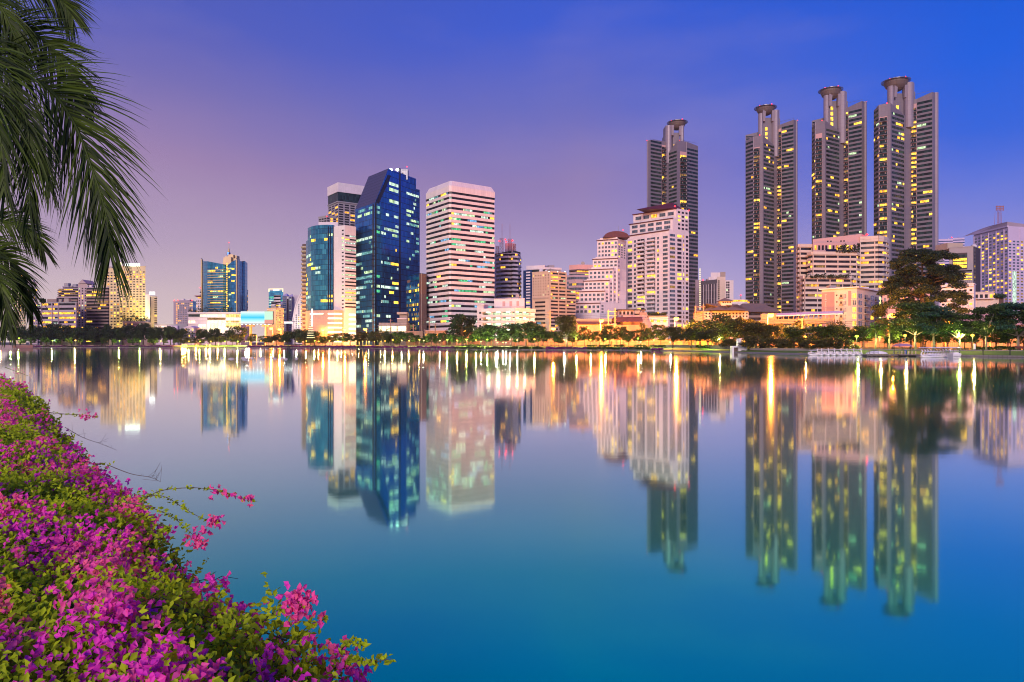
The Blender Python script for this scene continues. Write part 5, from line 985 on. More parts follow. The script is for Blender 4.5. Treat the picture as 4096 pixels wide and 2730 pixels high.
W3 = solid(b, [WD(772, 765), WD(784, 765)], z(1203), 10, 'blue_skin', name='glass_wing')[0]; b.done()
b = Bld('white_balcony_flats', 'white apartment tower with lit balconies directly right of the gold-spired hotel', 'apartment building', PX(976, 700), 700)
W_ = solid(b, [WD(958, 702), WD(991, 700)], z(1164) * 700 / 750, 12, 'white_wall', led=.5)[0]; z = lambda py: PZ(py, 700)
bands(b, W_, GZ + 2, z(1170), 17, .5, 'dark_glass', .45, ['lit_dim', 'lit_amber', 'lit_pale'], 'white_wall', .7, pane=2.5, run=(1, 1)); q = (PX(969, 702), 706); b.part('dome', MB().lathe([(3, z(1166)), (2.4, z(1161)), (.2, z(1158))], 'grey_wall', q, 12)); beacon(b, q[0] - 1.5, q[1], z(1158), .6); b.done()
# shopping mall
b = Bld('lit_shopping_mall', 'broad white shopping mall glowing with lit floors under the gold-spired hotel', 'shopping mall', PX(860, 525), 525)
D0 = 520; X = lambda px: PX(px, D0); z = lambda py: PZ(py, D0); b.w().box(X(753), X(964), D0, D0 + 22, GZ, z(1252), 'white_wall'); b.w('roof').box(X(751), X(966), D0 - .8, D0 + 22, z(1255), z(1250), 'white_wall'); W_ = Wl((X(753), D0), (X(964), D0))
def lb(x0, x1, y0, y1, mt, name='lit_window', d=.2): m_ = MB(); W_.box(m_, (x0 - 753) / 211 * W_.L, (x1 - 753) / 211 * W_.L, z(y1), z(y0), -.1, d, mt); b.part(name, m_, 4)
lb(754, 800, 1258, 1268, 'teal_glass', 'window'); lb(800, 898, 1260, 1267, 'mall_glow'); lb(755, 780, 1283, 1293, 'mall_glow'); lb(795, 824, 1298, 1314, 'mall_glow'); lb(830, 902, 1271, 1280, 'lit_dim'); lb(830, 900, 1283, 1296, 'mall_glow'); lb(830, 902, 1298, 1326, 'mall_glow')
lb(905, 962, 1258, 1270, 'mall_warm'); lb(912, 963, 1273, 1281, 'mall_glow'); lb(905, 963, 1284, 1291, 'mall_warm'); lb(903, 963, 1294, 1310, 'mall_warm')
for y_ in (1256, 1270, 1282, 1297): W_.box(b.w('ledges'), 0, W_.L, z(y_ + 1.5), z(y_), 0, .6, 'white_wall')
b.done()
terrace_plants('roof_garden', 'dark hedge of small trees along the roof of the glowing shopping mall', 755, 935, 1250, 524, 4.2, 15)
# billboard
b = Bld('lit_billboard', 'giant glowing billboard with a cyan and white screen and green and pink panels', 'billboard', PX(1027, 470), 470)
D0 = 468; X = lambda px: PX(px, D0); z = lambda py: PZ(py, D0)
b.part('screen', MB().box(X(964), X(1058.5), D0 - .6, D0, z(1295), z(1247), 'screen_cyan')); b.part('side_panel', MB().box(X(1059), X(1091), D0 - .55, D0, z(1279.5), z(1247), 'mint_panel')); b.part('side_panel', MB().box(X(1059), X(1091), D0 - .5, D0, z(1295), z(1280), 'pink_panel'))
m_ = MB().box(X(964), X(1092), D0 + .1, D0 + 1.5, z(1297), z(1246), 'metal_grey'); m_.box(X(964), X(1092), D0 - 2, D0 + 1.5, z(1301), z(1299), 'metal_grey')
for k in range(14): x_ = X(966 + k * 9.5); m_.tube([(x_, D0 - 2, z(1300)), (x_ + 1.4, D0, z(1296))], .1, 'metal_grey', 4)
b.part('frame', m_)
for k in range(8): x_ = X(974 + k * 15.2); b.part('lamp', MB().lathe([(.1, z(1301)), (.5, z(1299.5)), (.5, z(1298.5)), (.1, z(1297.5))], 'sign_white', (x_, D0 - 2.3), 8))
for px_ in (1000, 1062): b.part('pillar', MB().box(X(px_ - 3), X(px_ + 3), D0, D0 + 2.4, GZ, z(1303), 'concrete')); b.part('pillar_head', MB().box(X(px_ - 14), X(px_ + 14), D0 - .5, D0 + 2.5, z(1307), z(1301.5), 'concrete'))
b.done()
b = Bld('beige_hotel', 'floodlit beige block with small square windows just right of the glowing billboard', 'building', PX(1100, 500), 500)
D0 = 498; z = lambda py: PZ(py, D0); c = [WD(1069, 503), WD(1104, 497), WD(1136, 502)]; W0, W1 = solid(b, c, z(1235), 12, 'cream_yellow', led=.6); grid(b, W1, GZ + 6, z(1240), 12, 6, .35, .5, 'dark_glass', .35, ['lit_yellow', 'lit_amber']); W0.box(b.w('ledge'), 0, W0.L, z(1240), z(1238), 0, .4, 'white_wall'); b.done()
b = Bld('light_crowned_tower', 'distant glass tower with a bright white light frame around its top', 'tower', PX(1104, 800), 800)
D0 = 800; z = lambda py: PZ(py, D0); W_ = solid(b, [WD(1075, 802), WD(1133, 800)], z(1163), 16, 'hotel_skin')[0]; m_ = MB(); W_.box(m_, 0, W_.L, z(1158), z(1155), -.1, .8, 'sign_warm'); W_.box(m_, 0, .9, z(1168), z(1158), -.1, .8, 'sign_warm'); W_.box(m_, W_.L - .9, W_.L, z(1168), z(1158), -.1, .8, 'sign_warm'); b.part('light_frame', m_)
m_ = MB(); W_.box(m_, 6, W_.L - 5, z(1163), z(1159.5), -.1, .9, 'sign_white'); b.part('roof_sign', m_); lits_on(b, W_, z(1240), z(1180), 9, .3, ['lit_cyan', 'lit_green', 'lit_white'], 3, (1, 3)); b.done()
b = Bld('stepped_grey_flats', 'small stepped grey flats in front of the light-crowned tower', 'building', PX(1110, 700), 700)
z = lambda py: PZ(py, 700)
for x0, x1, ty in ((1096, 1122, 1182), (1085, 1102, 1210)): W_ = solid(b, [WD(x0, 700 - (ty - 1180) * .2), WD(x1, 699 - (ty - 1180) * .2)], z(ty), 10, 'grey_wall', led=.3)[0]; bands(b, W_, GZ, z(ty + 2), round((z(ty) - GZ) / 3.2), .5, 'dark_glass', .15, ['lit_amber'], 'white_wall', .3, pane=2, run=(1, 1))
b.done()
b = Bld('twin_gabled_towers', 'pair of grey towers with pointed gabled tops left of the sail-shaped white tower', 'towers', PX(1145, 780), 780)
z = lambda py: PZ(py, 780)
for x0, x1, ty in ((1130, 1148, 1184), (1154, 1168, 1187), (1112, 1131, 1218)):
    W_ = solid(b, [WD(x0, 780), WD(x1, 779)], z(ty), 12, 'grey_wall')[0]; b.part('gable_roof', hip(MB(), PX(x0, 780), PX(x1, 780), 780, 792, z(ty), z(ty - 11), 'pale_mauve', .3, PX((x0 + x1) / 2, 780) - .2, PX((x0 + x1) / 2, 780) + .2)); bands(b, W_, GZ, z(ty + 3), 22, .4, 'blue_skin', .08, COOL, 'grey_wall', .2, 1, W_.L - 1, run=(1, 2))
b.w('link_block').box(PX(1148, 784), PX(1154, 784), 784, 792, GZ, z(1195), 'grey_wall'); b.w('white_block').box(PX(1168, 784), PX(1196, 784), 784, 796, GZ, z(1180), 'white_wall'); b.done()
b = Bld('lit_canopy', 'bright white floodlit canopy at the foot of the twin gabled towers', 'canopy', PX(1152, 560), 560)
b.part('light_row', MB().box(PX(1135, 560), PX(1169, 560), 560, 561, PZ(1294, 560), PZ(1289, 560), 'sign_white')); b.part('roof', MB().box(PX(1133, 560), PX(1171, 560), 559, 566, PZ(1288.6, 560), PZ(1286, 560), 'white_wall'))
for px_ in (1136, 1168): b.part('column', MB().box(PX(px_, 560), PX(px_ + 1, 560), 562, 563, GZ, PZ(1288.8, 560), 'white_wall'))
b.done()
b = Bld('sail_tower', 'white sail-shaped tower with one curved edge, left of the balcony tower and curved glass office', 'tower', PX(1200, 700), 700)
D0 = 700; z = lambda py: PZ(py, D0); n_ = 14; prof = []
for k in range(n_ + 1): t_ = k / n_; prof.append((PX(1171 + (1216 - 1171) * (t_ ** 2.0), D0), z(1330 - (1330 - 1160) * (1 - (1 - t_) ** 1.25))))
vs = [(x_, D0, h_) for x_, h_ in prof] + [(PX(1226, D0), D0, z(1158)), (PX(1226, D0), D0, GZ), (prof[0][0], D0, GZ)]; m = len(vs)
w_ = b.w(); w_.add([(v[0], v[1], v[2]) for v in vs] + [(v[0], v[1] + 14, v[2]) for v in vs], [tuple(range(m))[::-1], tuple(range(m, 2 * m))] + [(i, (i + 1) % m, m + (i + 1) % m, m + i) for i in range(m)], 'white_wall')
m_ = MB()
for i in range(n_): a1, a2 = prof[i], prof[i + 1]; m_.hexa([(a1[0] - .8, D0 - .8, a1[1]), (a1[0] + .2, D0 - .8, a1[1]), (a1[0] + .2, D0 + 14.5, a1[1]), (a1[0] - .8, D0 + 14.5, a1[1]), (a2[0] - .8, D0 - .8, a2[1]), (a2[0] + .2, D0 - .8, a2[1]), (a2[0] + .2, D0 + 14.5, a2[1]), (a2[0] - .8, D0 + 14.5, a2[1])], 'white_wall')
b.part('curved_rib', m_); rr = 19; dh = (z(1165) - z(1325)) / rr
for i in range(rr):
    za = z(1325) + (i + .5) * dh; xl = next((x_ for x_, h_ in prof if h_ > za), prof[-1][0]) + 1.2; x_ = PX(1218, D0)
    while x_ > xl + 1: mb = MB(); lm = pick(.35, ['lit_yellow', 'lit_amber', 'lit_dim']); mb.box(x_ - 1.3, x_, D0 - .05, D0 + .1, za - .7, za + .7, lm or 'room_glass'); b.part('window', mb, 2 if lm else 1); x_ -= 2.6
b.done()
b = Bld('white_gabled_house', 'small white three-storey house with a grey gable roof among the trees under the mall', 'house', PX(756, 465), 465)
D0 = 464; X = lambda px: PX(px, D0); z = lambda py: PZ(py, D0); b.w().box(X(737), X(777), D0, D0 + 10, GZ, z(1313), 'white_wall'); b.part('roof', MB().add([(X(733), D0 - .8, z(1312)), (X(758), D0 - .8, z(1304)), (X(780), D0 - .8, z(1312)), (X(733), D0 + 10, z(1312)), (X(758), D0 + 10, z(1304)), (X(780), D0 + 10, z(1312))], [(0, 2, 1), (0, 1, 4, 3), (1, 2, 5, 4), (3, 4, 5)], 'pale_mauve'))
W_ = Wl((X(737), D0), (X(777), D0)); grid(b, W_, z(1350), z(1314), 3, 3, .3, .5, 'dark_glass', .1, frame='white_wall')
for k in range(3): W_.box(b.w('balconies'), 1, 5.5, z(1350 - k * 11.5), z(1347 - k * 11.5), 0, 1, 'white_wall')
b.done()
b = Bld('hotel_podium', 'low white podium block with pots and vents below the cream hotel', 'building', PX(540, 535), 535)
D0 = 535; X = lambda px: PX(px, D0); z = lambda py: PZ(py, D0); b.w().box(X(492), X(588), D0, D0 + 12, GZ, z(1290), 'cream_wall'); W_ = Wl((X(492), D0), (X(588), D0)); grid(b, W_, z(1304), z(1292), 1, 12, .5, .5, 'dark_glass', .2, frame='cream_wall'); W_.box(b.w('parapet'), -.3, W_.L + .3, z(1290), z(1287), -.3, .4, 'white_wall')
b.w('low_roofs').box(X(600), X(735), D0 + 6, D0 + 18, GZ, z(1297), 'grey_wall'); b.w('low_roofs').box(X(610), X(700), D0 + 4, D0 + 5.8, GZ, z(1303), 'pale_mauve'); b.done()
terrace_plants('rooftop_trees', 'clump of dark trees on the white podium roof in front of the cream hotel', 488, 588, 1287, 537, 5.5, 19)
# ------------------------------------------------------------------ labels that single out one of a row
ORD = ['first', 'second', 'third', 'fourth', 'fifth', 'sixth', 'seventh', 'eighth', 'ninth', 'tenth', 'eleventh', 'twelfth', 'thirteenth', 'fourteenth', 'fifteenth', 'sixteenth']
MARKS = [(165, 'palm fronds'), (310, 'grey-white flats'), (436, 'brown balcony flats'), (632, 'cream hotel'), (812, 'purple flats'), (964, 'gold-spired hotel'), (1091, 'glowing billboard'), (1219, 'sail-shaped tower'),
         (1421, 'curved cyan office'), (1700, 'dark blue tower'), (1908, 'striped office tower'), (2141, 'lit parking deck'), (2300, 'beige flats'), (2505, 'white stepped flats'), (2756, 'maroon-roofed tower'), (2925, 'brown-roofed hall'), (3190, 'second dish-topped tower'), (3440, 'cream terraced flats'), (3560, 'glowing stairwell'), (3850, 'tallest dish tower'), (9999, 'arched mauve block')]
SEQ = {}
def mark(px): return next(t for x, t in MARKS if px < x)
def ordered(key, items, fmt):
    """items: (px, obj); numbers them from the left under each landmark"""
    by = {}
    for px, o in items: by.setdefault(mark(px), []).append((px, o))
    for m_, L in by.items():
        L.sort(key=lambda q: q[0]); n = len(L)
        for i, (px, o) in enumerate(L):
            w_ = 'only' if n == 1 else 'leftmost' if i == 0 else 'rightmost' if i == n - 1 else ORD[i] + ' from left'
            o['label'] = fmt.format(o=w_, m=m_, k=o.get('_k', ''))
def dup(root, loc, rz=0, s=(1, 1, 1)):
    r = root.copy(); COL.objects.link(r); r.location = loc; r.rotation_euler = (0, 0, rz); r.scale = s
    for ch in list(root.children):
        c = ch.copy(); COL.objects.link(c); c.parent = r
        for g_ in ch.children: d = g_.copy(); COL.objects.link(d); d.parent = c
    return r
# ------------------------------------------------------------------ trees
def crown_mesh(seed, kind, n, leaf, mat, h=10., w=8.):
    r_ = np.random.RandomState(seed); Cs = []; U = []; V = []; cl = []
    if kind == 'round':
        k = 34; a = r_.rand(k) * 6.283; rr = np.sqrt(r_.rand(k)) * w * .40; zc = h * (.36 + .56 * r_.rand(k)); rr *= np.sqrt(np.clip(1.15 - ((zc / h - .58) / .44) ** 2, .1, 1)); cl = np.stack([rr * np.cos(a), rr * np.sin(a), zc, (.10 + .09 * r_.rand(k)) * w], 1); flat = .75
    elif kind == 'umbrella':
        k = 46; a = r_.rand(k) * 6.283; rr = np.sqrt(r_.rand(k)) * w * .44; lv = r_.randint(0, 4, k); zc = h * (.46 + .15 * lv + .03 * r_.randn(k)); rr = rr * (1.08 - .17 * lv); cl = np.stack([rr * np.cos(a), rr * np.sin(a), zc, (.09 + .07 * r_.rand(k)) * w], 1); flat = .38
    elif kind == 'feather':
        k = 150; a = r_.rand(k) * 6.283; t_ = r_.rand(k) ** .8; zc = h * (.24 + .74 * t_); rr = np.sqrt(r_.rand(k)) * w * .52 * (1.0 - .50 * t_ ** 1.6); cl = np.stack([rr * np.cos(a), rr * np.sin(a), zc, (.055 + .05 * r_.rand(k)) * w], 1); flat = .42
    else:   # low wide shrub
        k = 26; a = r_.rand(k) * 6.283; rr = np.sqrt(r_.rand(k)) * w * .42; zc = h * (.2 + .65 * r_.rand(k)) * np.sqrt(np.clip(1.1 - (rr / w / .5) ** 2, .2, 1)); cl = np.stack([rr * np.cos(a), rr * np.sin(a), zc, (.11 + .07 * r_.rand(k)) * w], 1); flat = .7
    wt = cl[:, 3] ** 2; idx = r_.choice(len(cl), n, p=wt / wt.sum()); d = r_.randn(n, 3); d /= np.linalg.norm(d, axis=1)[:, None]
    rad = r_.rand(n) ** .4; C = cl[idx, :3] + d * (cl[idx, 3] * rad)[:, None] * np.array([1, 1, flat])
    if kind == 'feather': C[:, 2] -= .12 * np.hypot(C[:, 0], C[:, 1])
    U = r_.randn(n, 3); U[:, 2] *= .6; U /= np.linalg.norm(U, axis=1)[:, None]; Q = r_.randn(n, 3); V = np.cross(U, Q); V /= np.linalg.norm(V, axis=1)[:, None]
    sz = leaf * (.6 + .8 * r_.rand(n)); asp = .3 if kind == 'feather' else .6
    cv = r_.rand(len(cl)); me = quads('crown', C, U * sz[:, None], V * (sz * asp)[:, None], [mat], tint=np.clip(cv[idx] * .7 + r_.rand(n) * .4 - .05, 0, 1)); return me, cl
def trunk_mb(cl, seed, h, r0, kind, mat='bark'):
    r_ = random.Random(seed); m_ = MB(); fk = h * (.30 if kind != 'low' else .12); wob = lambda s: (r_.random() - .5) * s
    if kind == 'feather': fk = h * .9
    p = [(0, 0, -.3), (wob(.1) * h * .1, wob(.1) * h * .1, fk * .5), (wob(.2) * h * .1, wob(.2) * h * .1, fk)]; m_.tube(p, [r0 * 1.25, r0, r0 * .7 if kind != 'feather' else r0 * .2], mat, 8)
    for q in sorted(list(cl), key=lambda q: -q[3])[:11 if kind != 'feather' else 26]:
        b0 = p[2] if kind != 'feather' else (0, 0, max(h * .2, q[2] - .1 * h)); e = (q[0], q[1], q[2] - (.12 * math.hypot(q[0], q[1]) if kind == 'feather' else 0)); mid = ((b0[0] + e[0]) / 2 + wob(.5), (b0[1] + e[1]) / 2 + wob(.5), b0[2] * .45 + e[2] * .55)
        m_.tube([b0, mid, e], [r0 * .45, r0 * .28, r0 * .08], mat, 5)
    return m_
PROTO = {}
KINDS = {'round': ('round', 2600, .30, 'leaf_green', 10, 8, .20), 'dark': ('round', 2600, .32, 'leaf_dark', 10, 10, .28), 'olive': ('round', 2400, .30, 'leaf_olive', 10, 8, .18), 'open': ('round', 1300, .26, 'leaf_olive', 10, 8, .16),
         'umbrella': ('umbrella', 11000, .20, 'leaf_teal', 10, 13, .24), 'umbrella_green': ('umbrella', 9000, .20, 'leaf_green', 10, 13, .22), 'feather': ('feather', 80000, .32, 'leaf_brown', 28, 27, .6), 'clumpy': ('round', 7000, .22, 'leaf_olive', 10, 10, .25), 'low': ('low', 3600, .20, 'leaf_olive', 5, 8, .14)}
def tree(kind, px, py, wpx, D, label=None, base=GZ, var=0, lean=None):
    key = (kind, var)
    ki, n, lf, mt, h0, w0, r0 = KINDS[kind]; h = PZ(py, D) - base; w = wpx / F * D
    if key not in PROTO:
        me, cl = crown_mesh(hash(kind) % 97 if 0 else sum(map(ord, kind)) + var * 7, ki, n, lf, mt, h0, w0); root = thing('tree', label or kind, 'tree', (0, 0, 0)); del root['_o']
        c = bpy.data.objects.new('crown', me); COL.objects.link(c); c.parent = root; t_ = trunk_mb(cl, var + 3, h0, r0, ki, 'pale_bark' if 'umb' in kind else 'bark').build('trunk', root, smooth=True)
        PROTO[key] = [root, False]
    pr = PROTO[key]; s = (w / w0 * 1.04, w / w0 * 1.04, h / h0)
    if not pr[1]: o = pr[0]; pr[1] = True; o.location = (PX(px, D), D, base); o.scale = s
    else: o = dup(pr[0], (PX(px, D), D, base), rnd.random() * 6.28, s)
    if label: o['label'] = label
    return o
rnd.seed(99)
rows = []
def add(kind, L, off, key, cat='tree', fix=None, grp='trees'):
    for i, q in enumerate(L):
        px, py, w = q[:3]; D = fix or (shore_at(px) + off + rnd.random() * 4); o = tree(kind, px, py, w, D, var=i % 3); o['group'] = grp
        rows.append((key, px, o))
NM = {'dark': 'dark', 'round': 'green', 'olive': 'olive', 'open': 'sparse'}
# far-left wood: one tree after another
add('dark', [(40 + 41 * k, 1296 + [10, 16, 4, 9, 0, -2, 12, 8][k % 8], 76) for k in range(17)], 48, 'dark tree')
add('dark', [(62 + 62 * k, 1312 + [6, 0, 9][k % 3], 64) for k in range(11)], 30, 'dark front tree')
add('round', [(92, 1356, 30), (128, 1352, 34), (180, 1350, 34), (232, 1354, 26), (275, 1350, 30), (322, 1354, 24), (372, 1356, 22), (415, 1352, 28), (455, 1356, 22), (520, 1354, 26), (545, 1352, 26), (600, 1356, 22), (622, 1352, 28), (660, 1354, 24), (700, 1356, 22)], 14, 'small green tree')
add('olive', [(735, 1352, 52), (765, 1354, 40), (806, 1356, 38), (848, 1346, 46), (884, 1344, 40), (930, 1342, 44), (958, 1350, 40)], 18, 'small olive tree')
add('dark', [(722, 1312, 72), (800, 1319, 62), (838, 1314, 46), (862, 1311, 56), (905, 1322, 50), (948, 1303, 84), (1150, 1324, 50), (1180, 1318, 74), (1220, 1317, 84), (1258, 1324, 70), (1105, 1336, 62), (1142, 1340, 56)], 30, 'dark tree')
add('olive', [(1008, 1336, 42), (1058, 1342, 56), (1302, 1345, 56), (1330, 1336, 56), (1368, 1330, 60), (1402, 1334, 50), (1445, 1328, 64), (1500, 1324, 66), (1075, 1350, 40), (1200, 1350, 46), (1240, 1352, 46), (1290, 1358, 40)], 18, 'olive tree')
add('round', [(1598, 1322, 56), (1628, 1330, 58), (1662, 1340, 48), (1700, 1342, 44), (1726, 1334, 52), (1768, 1331, 48), (1806, 1332, 52), (1848, 1344, 44), (1888, 1336, 44), (1585, 1352, 40), (1746, 1352, 34)], 18, 'young green tree')
add('round', [(1922, 1304, 82), (1972, 1298, 90), (2044, 1292, 92), (2012, 1314, 70), (2104, 1287, 92), (2152, 1302, 78), (2076, 1326, 62), (2172, 1322, 66), (2216, 1324, 60), (2128, 1334, 46), (1946, 1328, 56)], 16, 'leafy green tree')
add('olive', [(2290, 1330, 54), (2338, 1303, 52), (2372, 1324, 52), (2415, 1322, 50), (2436, 1298, 64), (2482, 1304, 66), (2515, 1322, 56), (2556, 1316, 60), (2594, 1310, 54), (2640, 1298, 84), (2235, 1340, 40)], 18, 'olive tree')
add('clumpy', [(2692, 1308, 88), (2765, 1304, 118), (2832, 1316, 120)], 7, 'spreading tree')
add('dark', [(2800, 1276, 120), (2862, 1258, 130), (2918, 1262, 120)], 50, 'dark tree')
add('clumpy', [(2898, 1290, 120), (2960, 1268, 140), (3025, 1278, 150), (3075, 1300, 90)], 26, 'clumpy tree')
add('open', [(2572, 1284, 36), (2755, 1284, 84), (3128, 1292, 84), (3202, 1272, 66), (3262, 1298, 70), (3345, 1278, 76), (3300, 1306, 74), (3408, 1300, 70), (3540, 1282, 66)], 62, 'sparse lamp-lit tree')
add('round', [(3178, 1300, 118), (3282, 1304, 90), (3352, 1300, 116), (3452, 1298, 112), (3602, 1290, 96)], 34, 'green tree')
add('round', [(3572, 1322, 74), (3640, 1312, 84), (3700, 1306, 96), (3776, 1300, 96), (3858, 1306, 90), (3905, 1318, 80), (3985, 1300, 96), (4042, 1316, 80), (4094, 1304, 90)], 27, 'dense background tree')
add('low', [(2925, 1352, 90), (3010, 1338, 110), (3088, 1340, 96), (3140, 1348, 70), (3192, 1342, 100), (3256, 1350, 90), (3318, 1344, 100), (3378, 1346, 96)], 9, 'low spreading shrub tree')
add('umbrella', [(3735, 1222, 226), (4072, 1212, 268)], 14, 'dense blue-green layered tree', fix=None)
add('umbrella_green', [(3662, 1208, 210), (3838, 1258, 190), (3945, 1226, 210), (4190, 1220, 240)], 15, 'green layered tree')
by = {}
for k, px, o in rows: by.setdefault(k, []).append((px, o))
for k, L in by.items(): ordered(k, L, k + ' below the {m}, {o} of its kind there')
tree('dark', 1850, 1254, 134, 348, 'big dark round tree standing before the lower floors of the striped office tower'); tree('clumpy', 2268, 1264, 104, 299, 'tall round tree with forked trunk, highest of the row, in front of the beige flats')
tree('feather', 3690, 990, 330, 226, 'huge dark feathery tree with drooping layered branches under the tallest dish tower')
# palms
def palm(px, py, D, label, n=26, L=3.0, seed=1, droop=1.0, base=GZ, mat='palm_leaf', tr=.2):
    r_ = np.random.RandomState(seed); h = PZ(py, D); x_ = PX(px, D); t_ = thing('palm_tree', label, 'palm tree', (x_, D, base)); MB().tube([(x_, D, base - .2), (x_ + .1, D, (base + h) / 2), (x_, D, h - L * .35)], [tr * 1.3, tr, tr * .9], 'pale_bark', 8).build('trunk', t_, smooth=True)
    C = []; U = []; V = []
    for k in range(n):
        a = r_.rand() * 6.283; el = r_.uniform(-.3, 1.3); p = np.array([0, 0, h - L * .35 - base]); d = np.array([math.cos(a) * math.cos(el), math.sin(a) * math.cos(el), math.sin(el)]); m_ = 14
        for j in range(m_):
            d = d + np.array([0, 0, -.13 * droop]); d /= np.linalg.norm(d); p = p + d * L / m_; sd = np.cross(d, [0, 0, 1]); sd /= np.linalg.norm(sd) + 1e-6; ll = L * .22 * math.sin((j + 1.5) / (m_ + 2) * 3.14) ** .6
            for sg in (-1, 1): u = sd * sg * .8 + d * .5 + np.array([0, 0, -.35]); u /= np.linalg.norm(u); C.append(p + u * ll); U.append(u * ll); V.append(d * L / m_ * .34)
    me = quads('fronds', np.array(C), np.array(U), np.array(V), [mat]); o = bpy.data.objects.new('fronds', me); COL.objects.link(o); o.parent = t_; t_['group'] = 'park palms'; return t_
palm(1536, 1320, 392, 'left one of two dark bushy palms below the blue tower, beside the lit pergola', 34, 6, 2); palm(1564, 1330, 388, 'right one of two dark bushy palms below the blue tower', 34, 5.4, 3)
palm(1556, 1300, 430, 'tall pale lamp-lit palm in front of the glowing showroom', 30, 7, 4); palm(3502, 1302, 190, 'coconut palm with thin straight trunk beside the bright green lamp, left of the tent', 22, 3.4, 5); palm(3557, 1288, 188, 'coconut palm with drooping dark fronds right behind the pier, nearer the feathery tree', 26, 4.2, 6)
# ------------------------------------------------------------------ lamps
def point(name, par, loc, W_, c, r=.25):
    l = bpy.data.lights.new(name, 'POINT'); l.energy = W_; l.color = c; l.shadow_soft_size = r; o = bpy.data.objects.new(name, l); COL.objects.link(o); o.parent = par; o.location = loc; l.use_custom_distance = False if hasattr(l, 'use_custom_distance') else False; return o
LC = {'w': ('globe_white', (1, .93, .70), 1500), 'g': ('globe_green', (.78, 1, .22), 3200), 'y': ('globe_warm', (1, .82, .24), 3200), 'o': ('globe_orange', (1, .48, .10), 3200)}
LP = {}
def globe_lamp(px, py, c, D, k=1., low=False):
    h = PZ(py, D) - (GZ if not low else .3); key = (c, round(k, 1), low)
    if key not in LP:
        t_ = thing('globe_lamp' if not low else 'bank_light', '', 'lamp', (0, 0, 0)); mt, col_, w_ = LC[c]; h0 = 4.
        if not low: MB().lathe([(.16, 0), (.10, .5), (.07, .6), (.06, h0 - .3), (.12, h0 - .25)], 'dark_metal', (0, 0), 8).build('post', t_)
        else: MB().box(-.2, .2, -.1, .1, -.4, h0 - .2, 'dark_metal').build('post', t_); 
        MB().lathe([(.05, h0 - .34), (.32, h0 - .22), (.42, h0), (.32, h0 + .22), (.05, h0 + .34)], mt, (0, 0), 10).build('globe', t_, smooth=True)
        point('lamp_light', t_, (0, -.65, h0 - .2), w_ * k, col_); LP[key] = [t_, 0]
    pr = LP[key]; s = (1.0 * (1.25 if k > 1 else 1), 1.0 * (1.25 if k > 1 else 1), h / 4.)
    if not pr[1]: o = pr[0]; pr[1] = 1; o.location = (PX(px, D), D, GZ if not low else .3); o.scale = s
    else: o = dup(pr[0], (PX(px, D), D, GZ if not low else .3), 0, s)
    return o
GL = [(5, 1364, 'o'), (45, 1365, 'g'), (76, 1354, 'g'), (210, 1363, 'g'), (302, 1362, 'y'), (478, 1364, 'g'), (561, 1365, 'g'), (643, 1365, 'y'), (756, 1366, 'y'), (800, 1366, 'g'), (843, 1366, 'y'), (900, 1366, 'g'), (951, 1366, 'g'), (983, 1366, 'w'), (989, 1366, 'w'), (997, 1366, 'w'), (1044, 1365, 'y'),
      (1094, 1366, 'w'), (1138, 1366, 'w'), (1187, 1366, 'w'), (1225, 1365, 'y'), (1259, 1364, 'g'), (1275, 1366, 'o'), (1318, 1364, 'y'), (1351, 1363, 'g'), (1540, 1365, 'y'), (1571, 1361, 'o'), (1607, 1362, 'w'), (1636, 1363, 'y'), (1678, 1360, 'y'), (1695, 1363, 'w'), (1759, 1363, 'w'), (1789, 1360, 'g'), (1829, 1363, 'y'), (1866, 1359, 'g'),
      (1904, 1362, 'y'), (1924, 1367, 'w'), (1949, 1359, 'g'), (1984, 1362, 'w'), (1990, 1371, 'w'), (2012, 1370, 'w'), (2024, 1371, 'w'), (2040, 1359, 'w'), (2069, 1361, 'w'), (2138, 1358, 'y'), (2257, 1360, 'w'), (2305, 1357, 'g'), (2362, 1360, 'y'), (2421, 1357, 'g'), (2552, 1355, 'g'), (2563, 1368, 'w'), (2615, 1360, 'y'), (2681, 1369, 'w'), (2694, 1355, 'y'),
      (2847, 1354, 'g'), (2877, 1357, 'y'), (3220, 1348, 'o'), (3427, 1346, 'g'), (3519, 1350, 'y'), (3620, 1343, 'y'), (3832, 1340, 'g'), (3890, 1342, 'y')]
BR = {1866, 1789, 2847, 3427, 302, 643, 951}
its = []
for px, py, c in GL:
    off = 12 if px < 2640 else 16
    o = globe_lamp(px, py, c, shore_at(px) + off, 1.6 if px in BR else 1); o['_k'] = {'w': 'white', 'g': 'green-yellow', 'y': 'yellow', 'o': 'orange'}[c]; o['group'] = 'globe lamps along the lakeside promenade'; its.append((px, o))
ordered('l', its, '{k} glowing globe lamp on the promenade below the {m}, {o} there')
its = []
for px, py in ((731, 1379), (738, 1379), (745, 1379), (786, 1380), (826, 1378), (839, 1378), (873, 1377)): o = globe_lamp(px, py, 'o', shore_at(px) + 2, 1.4, True); o['group'] = 'orange lights at the waterline'; its.append((px, o))
ordered('l', its, 'orange light low at the waterline below the {m}, {o} there')
SP = None; its = []
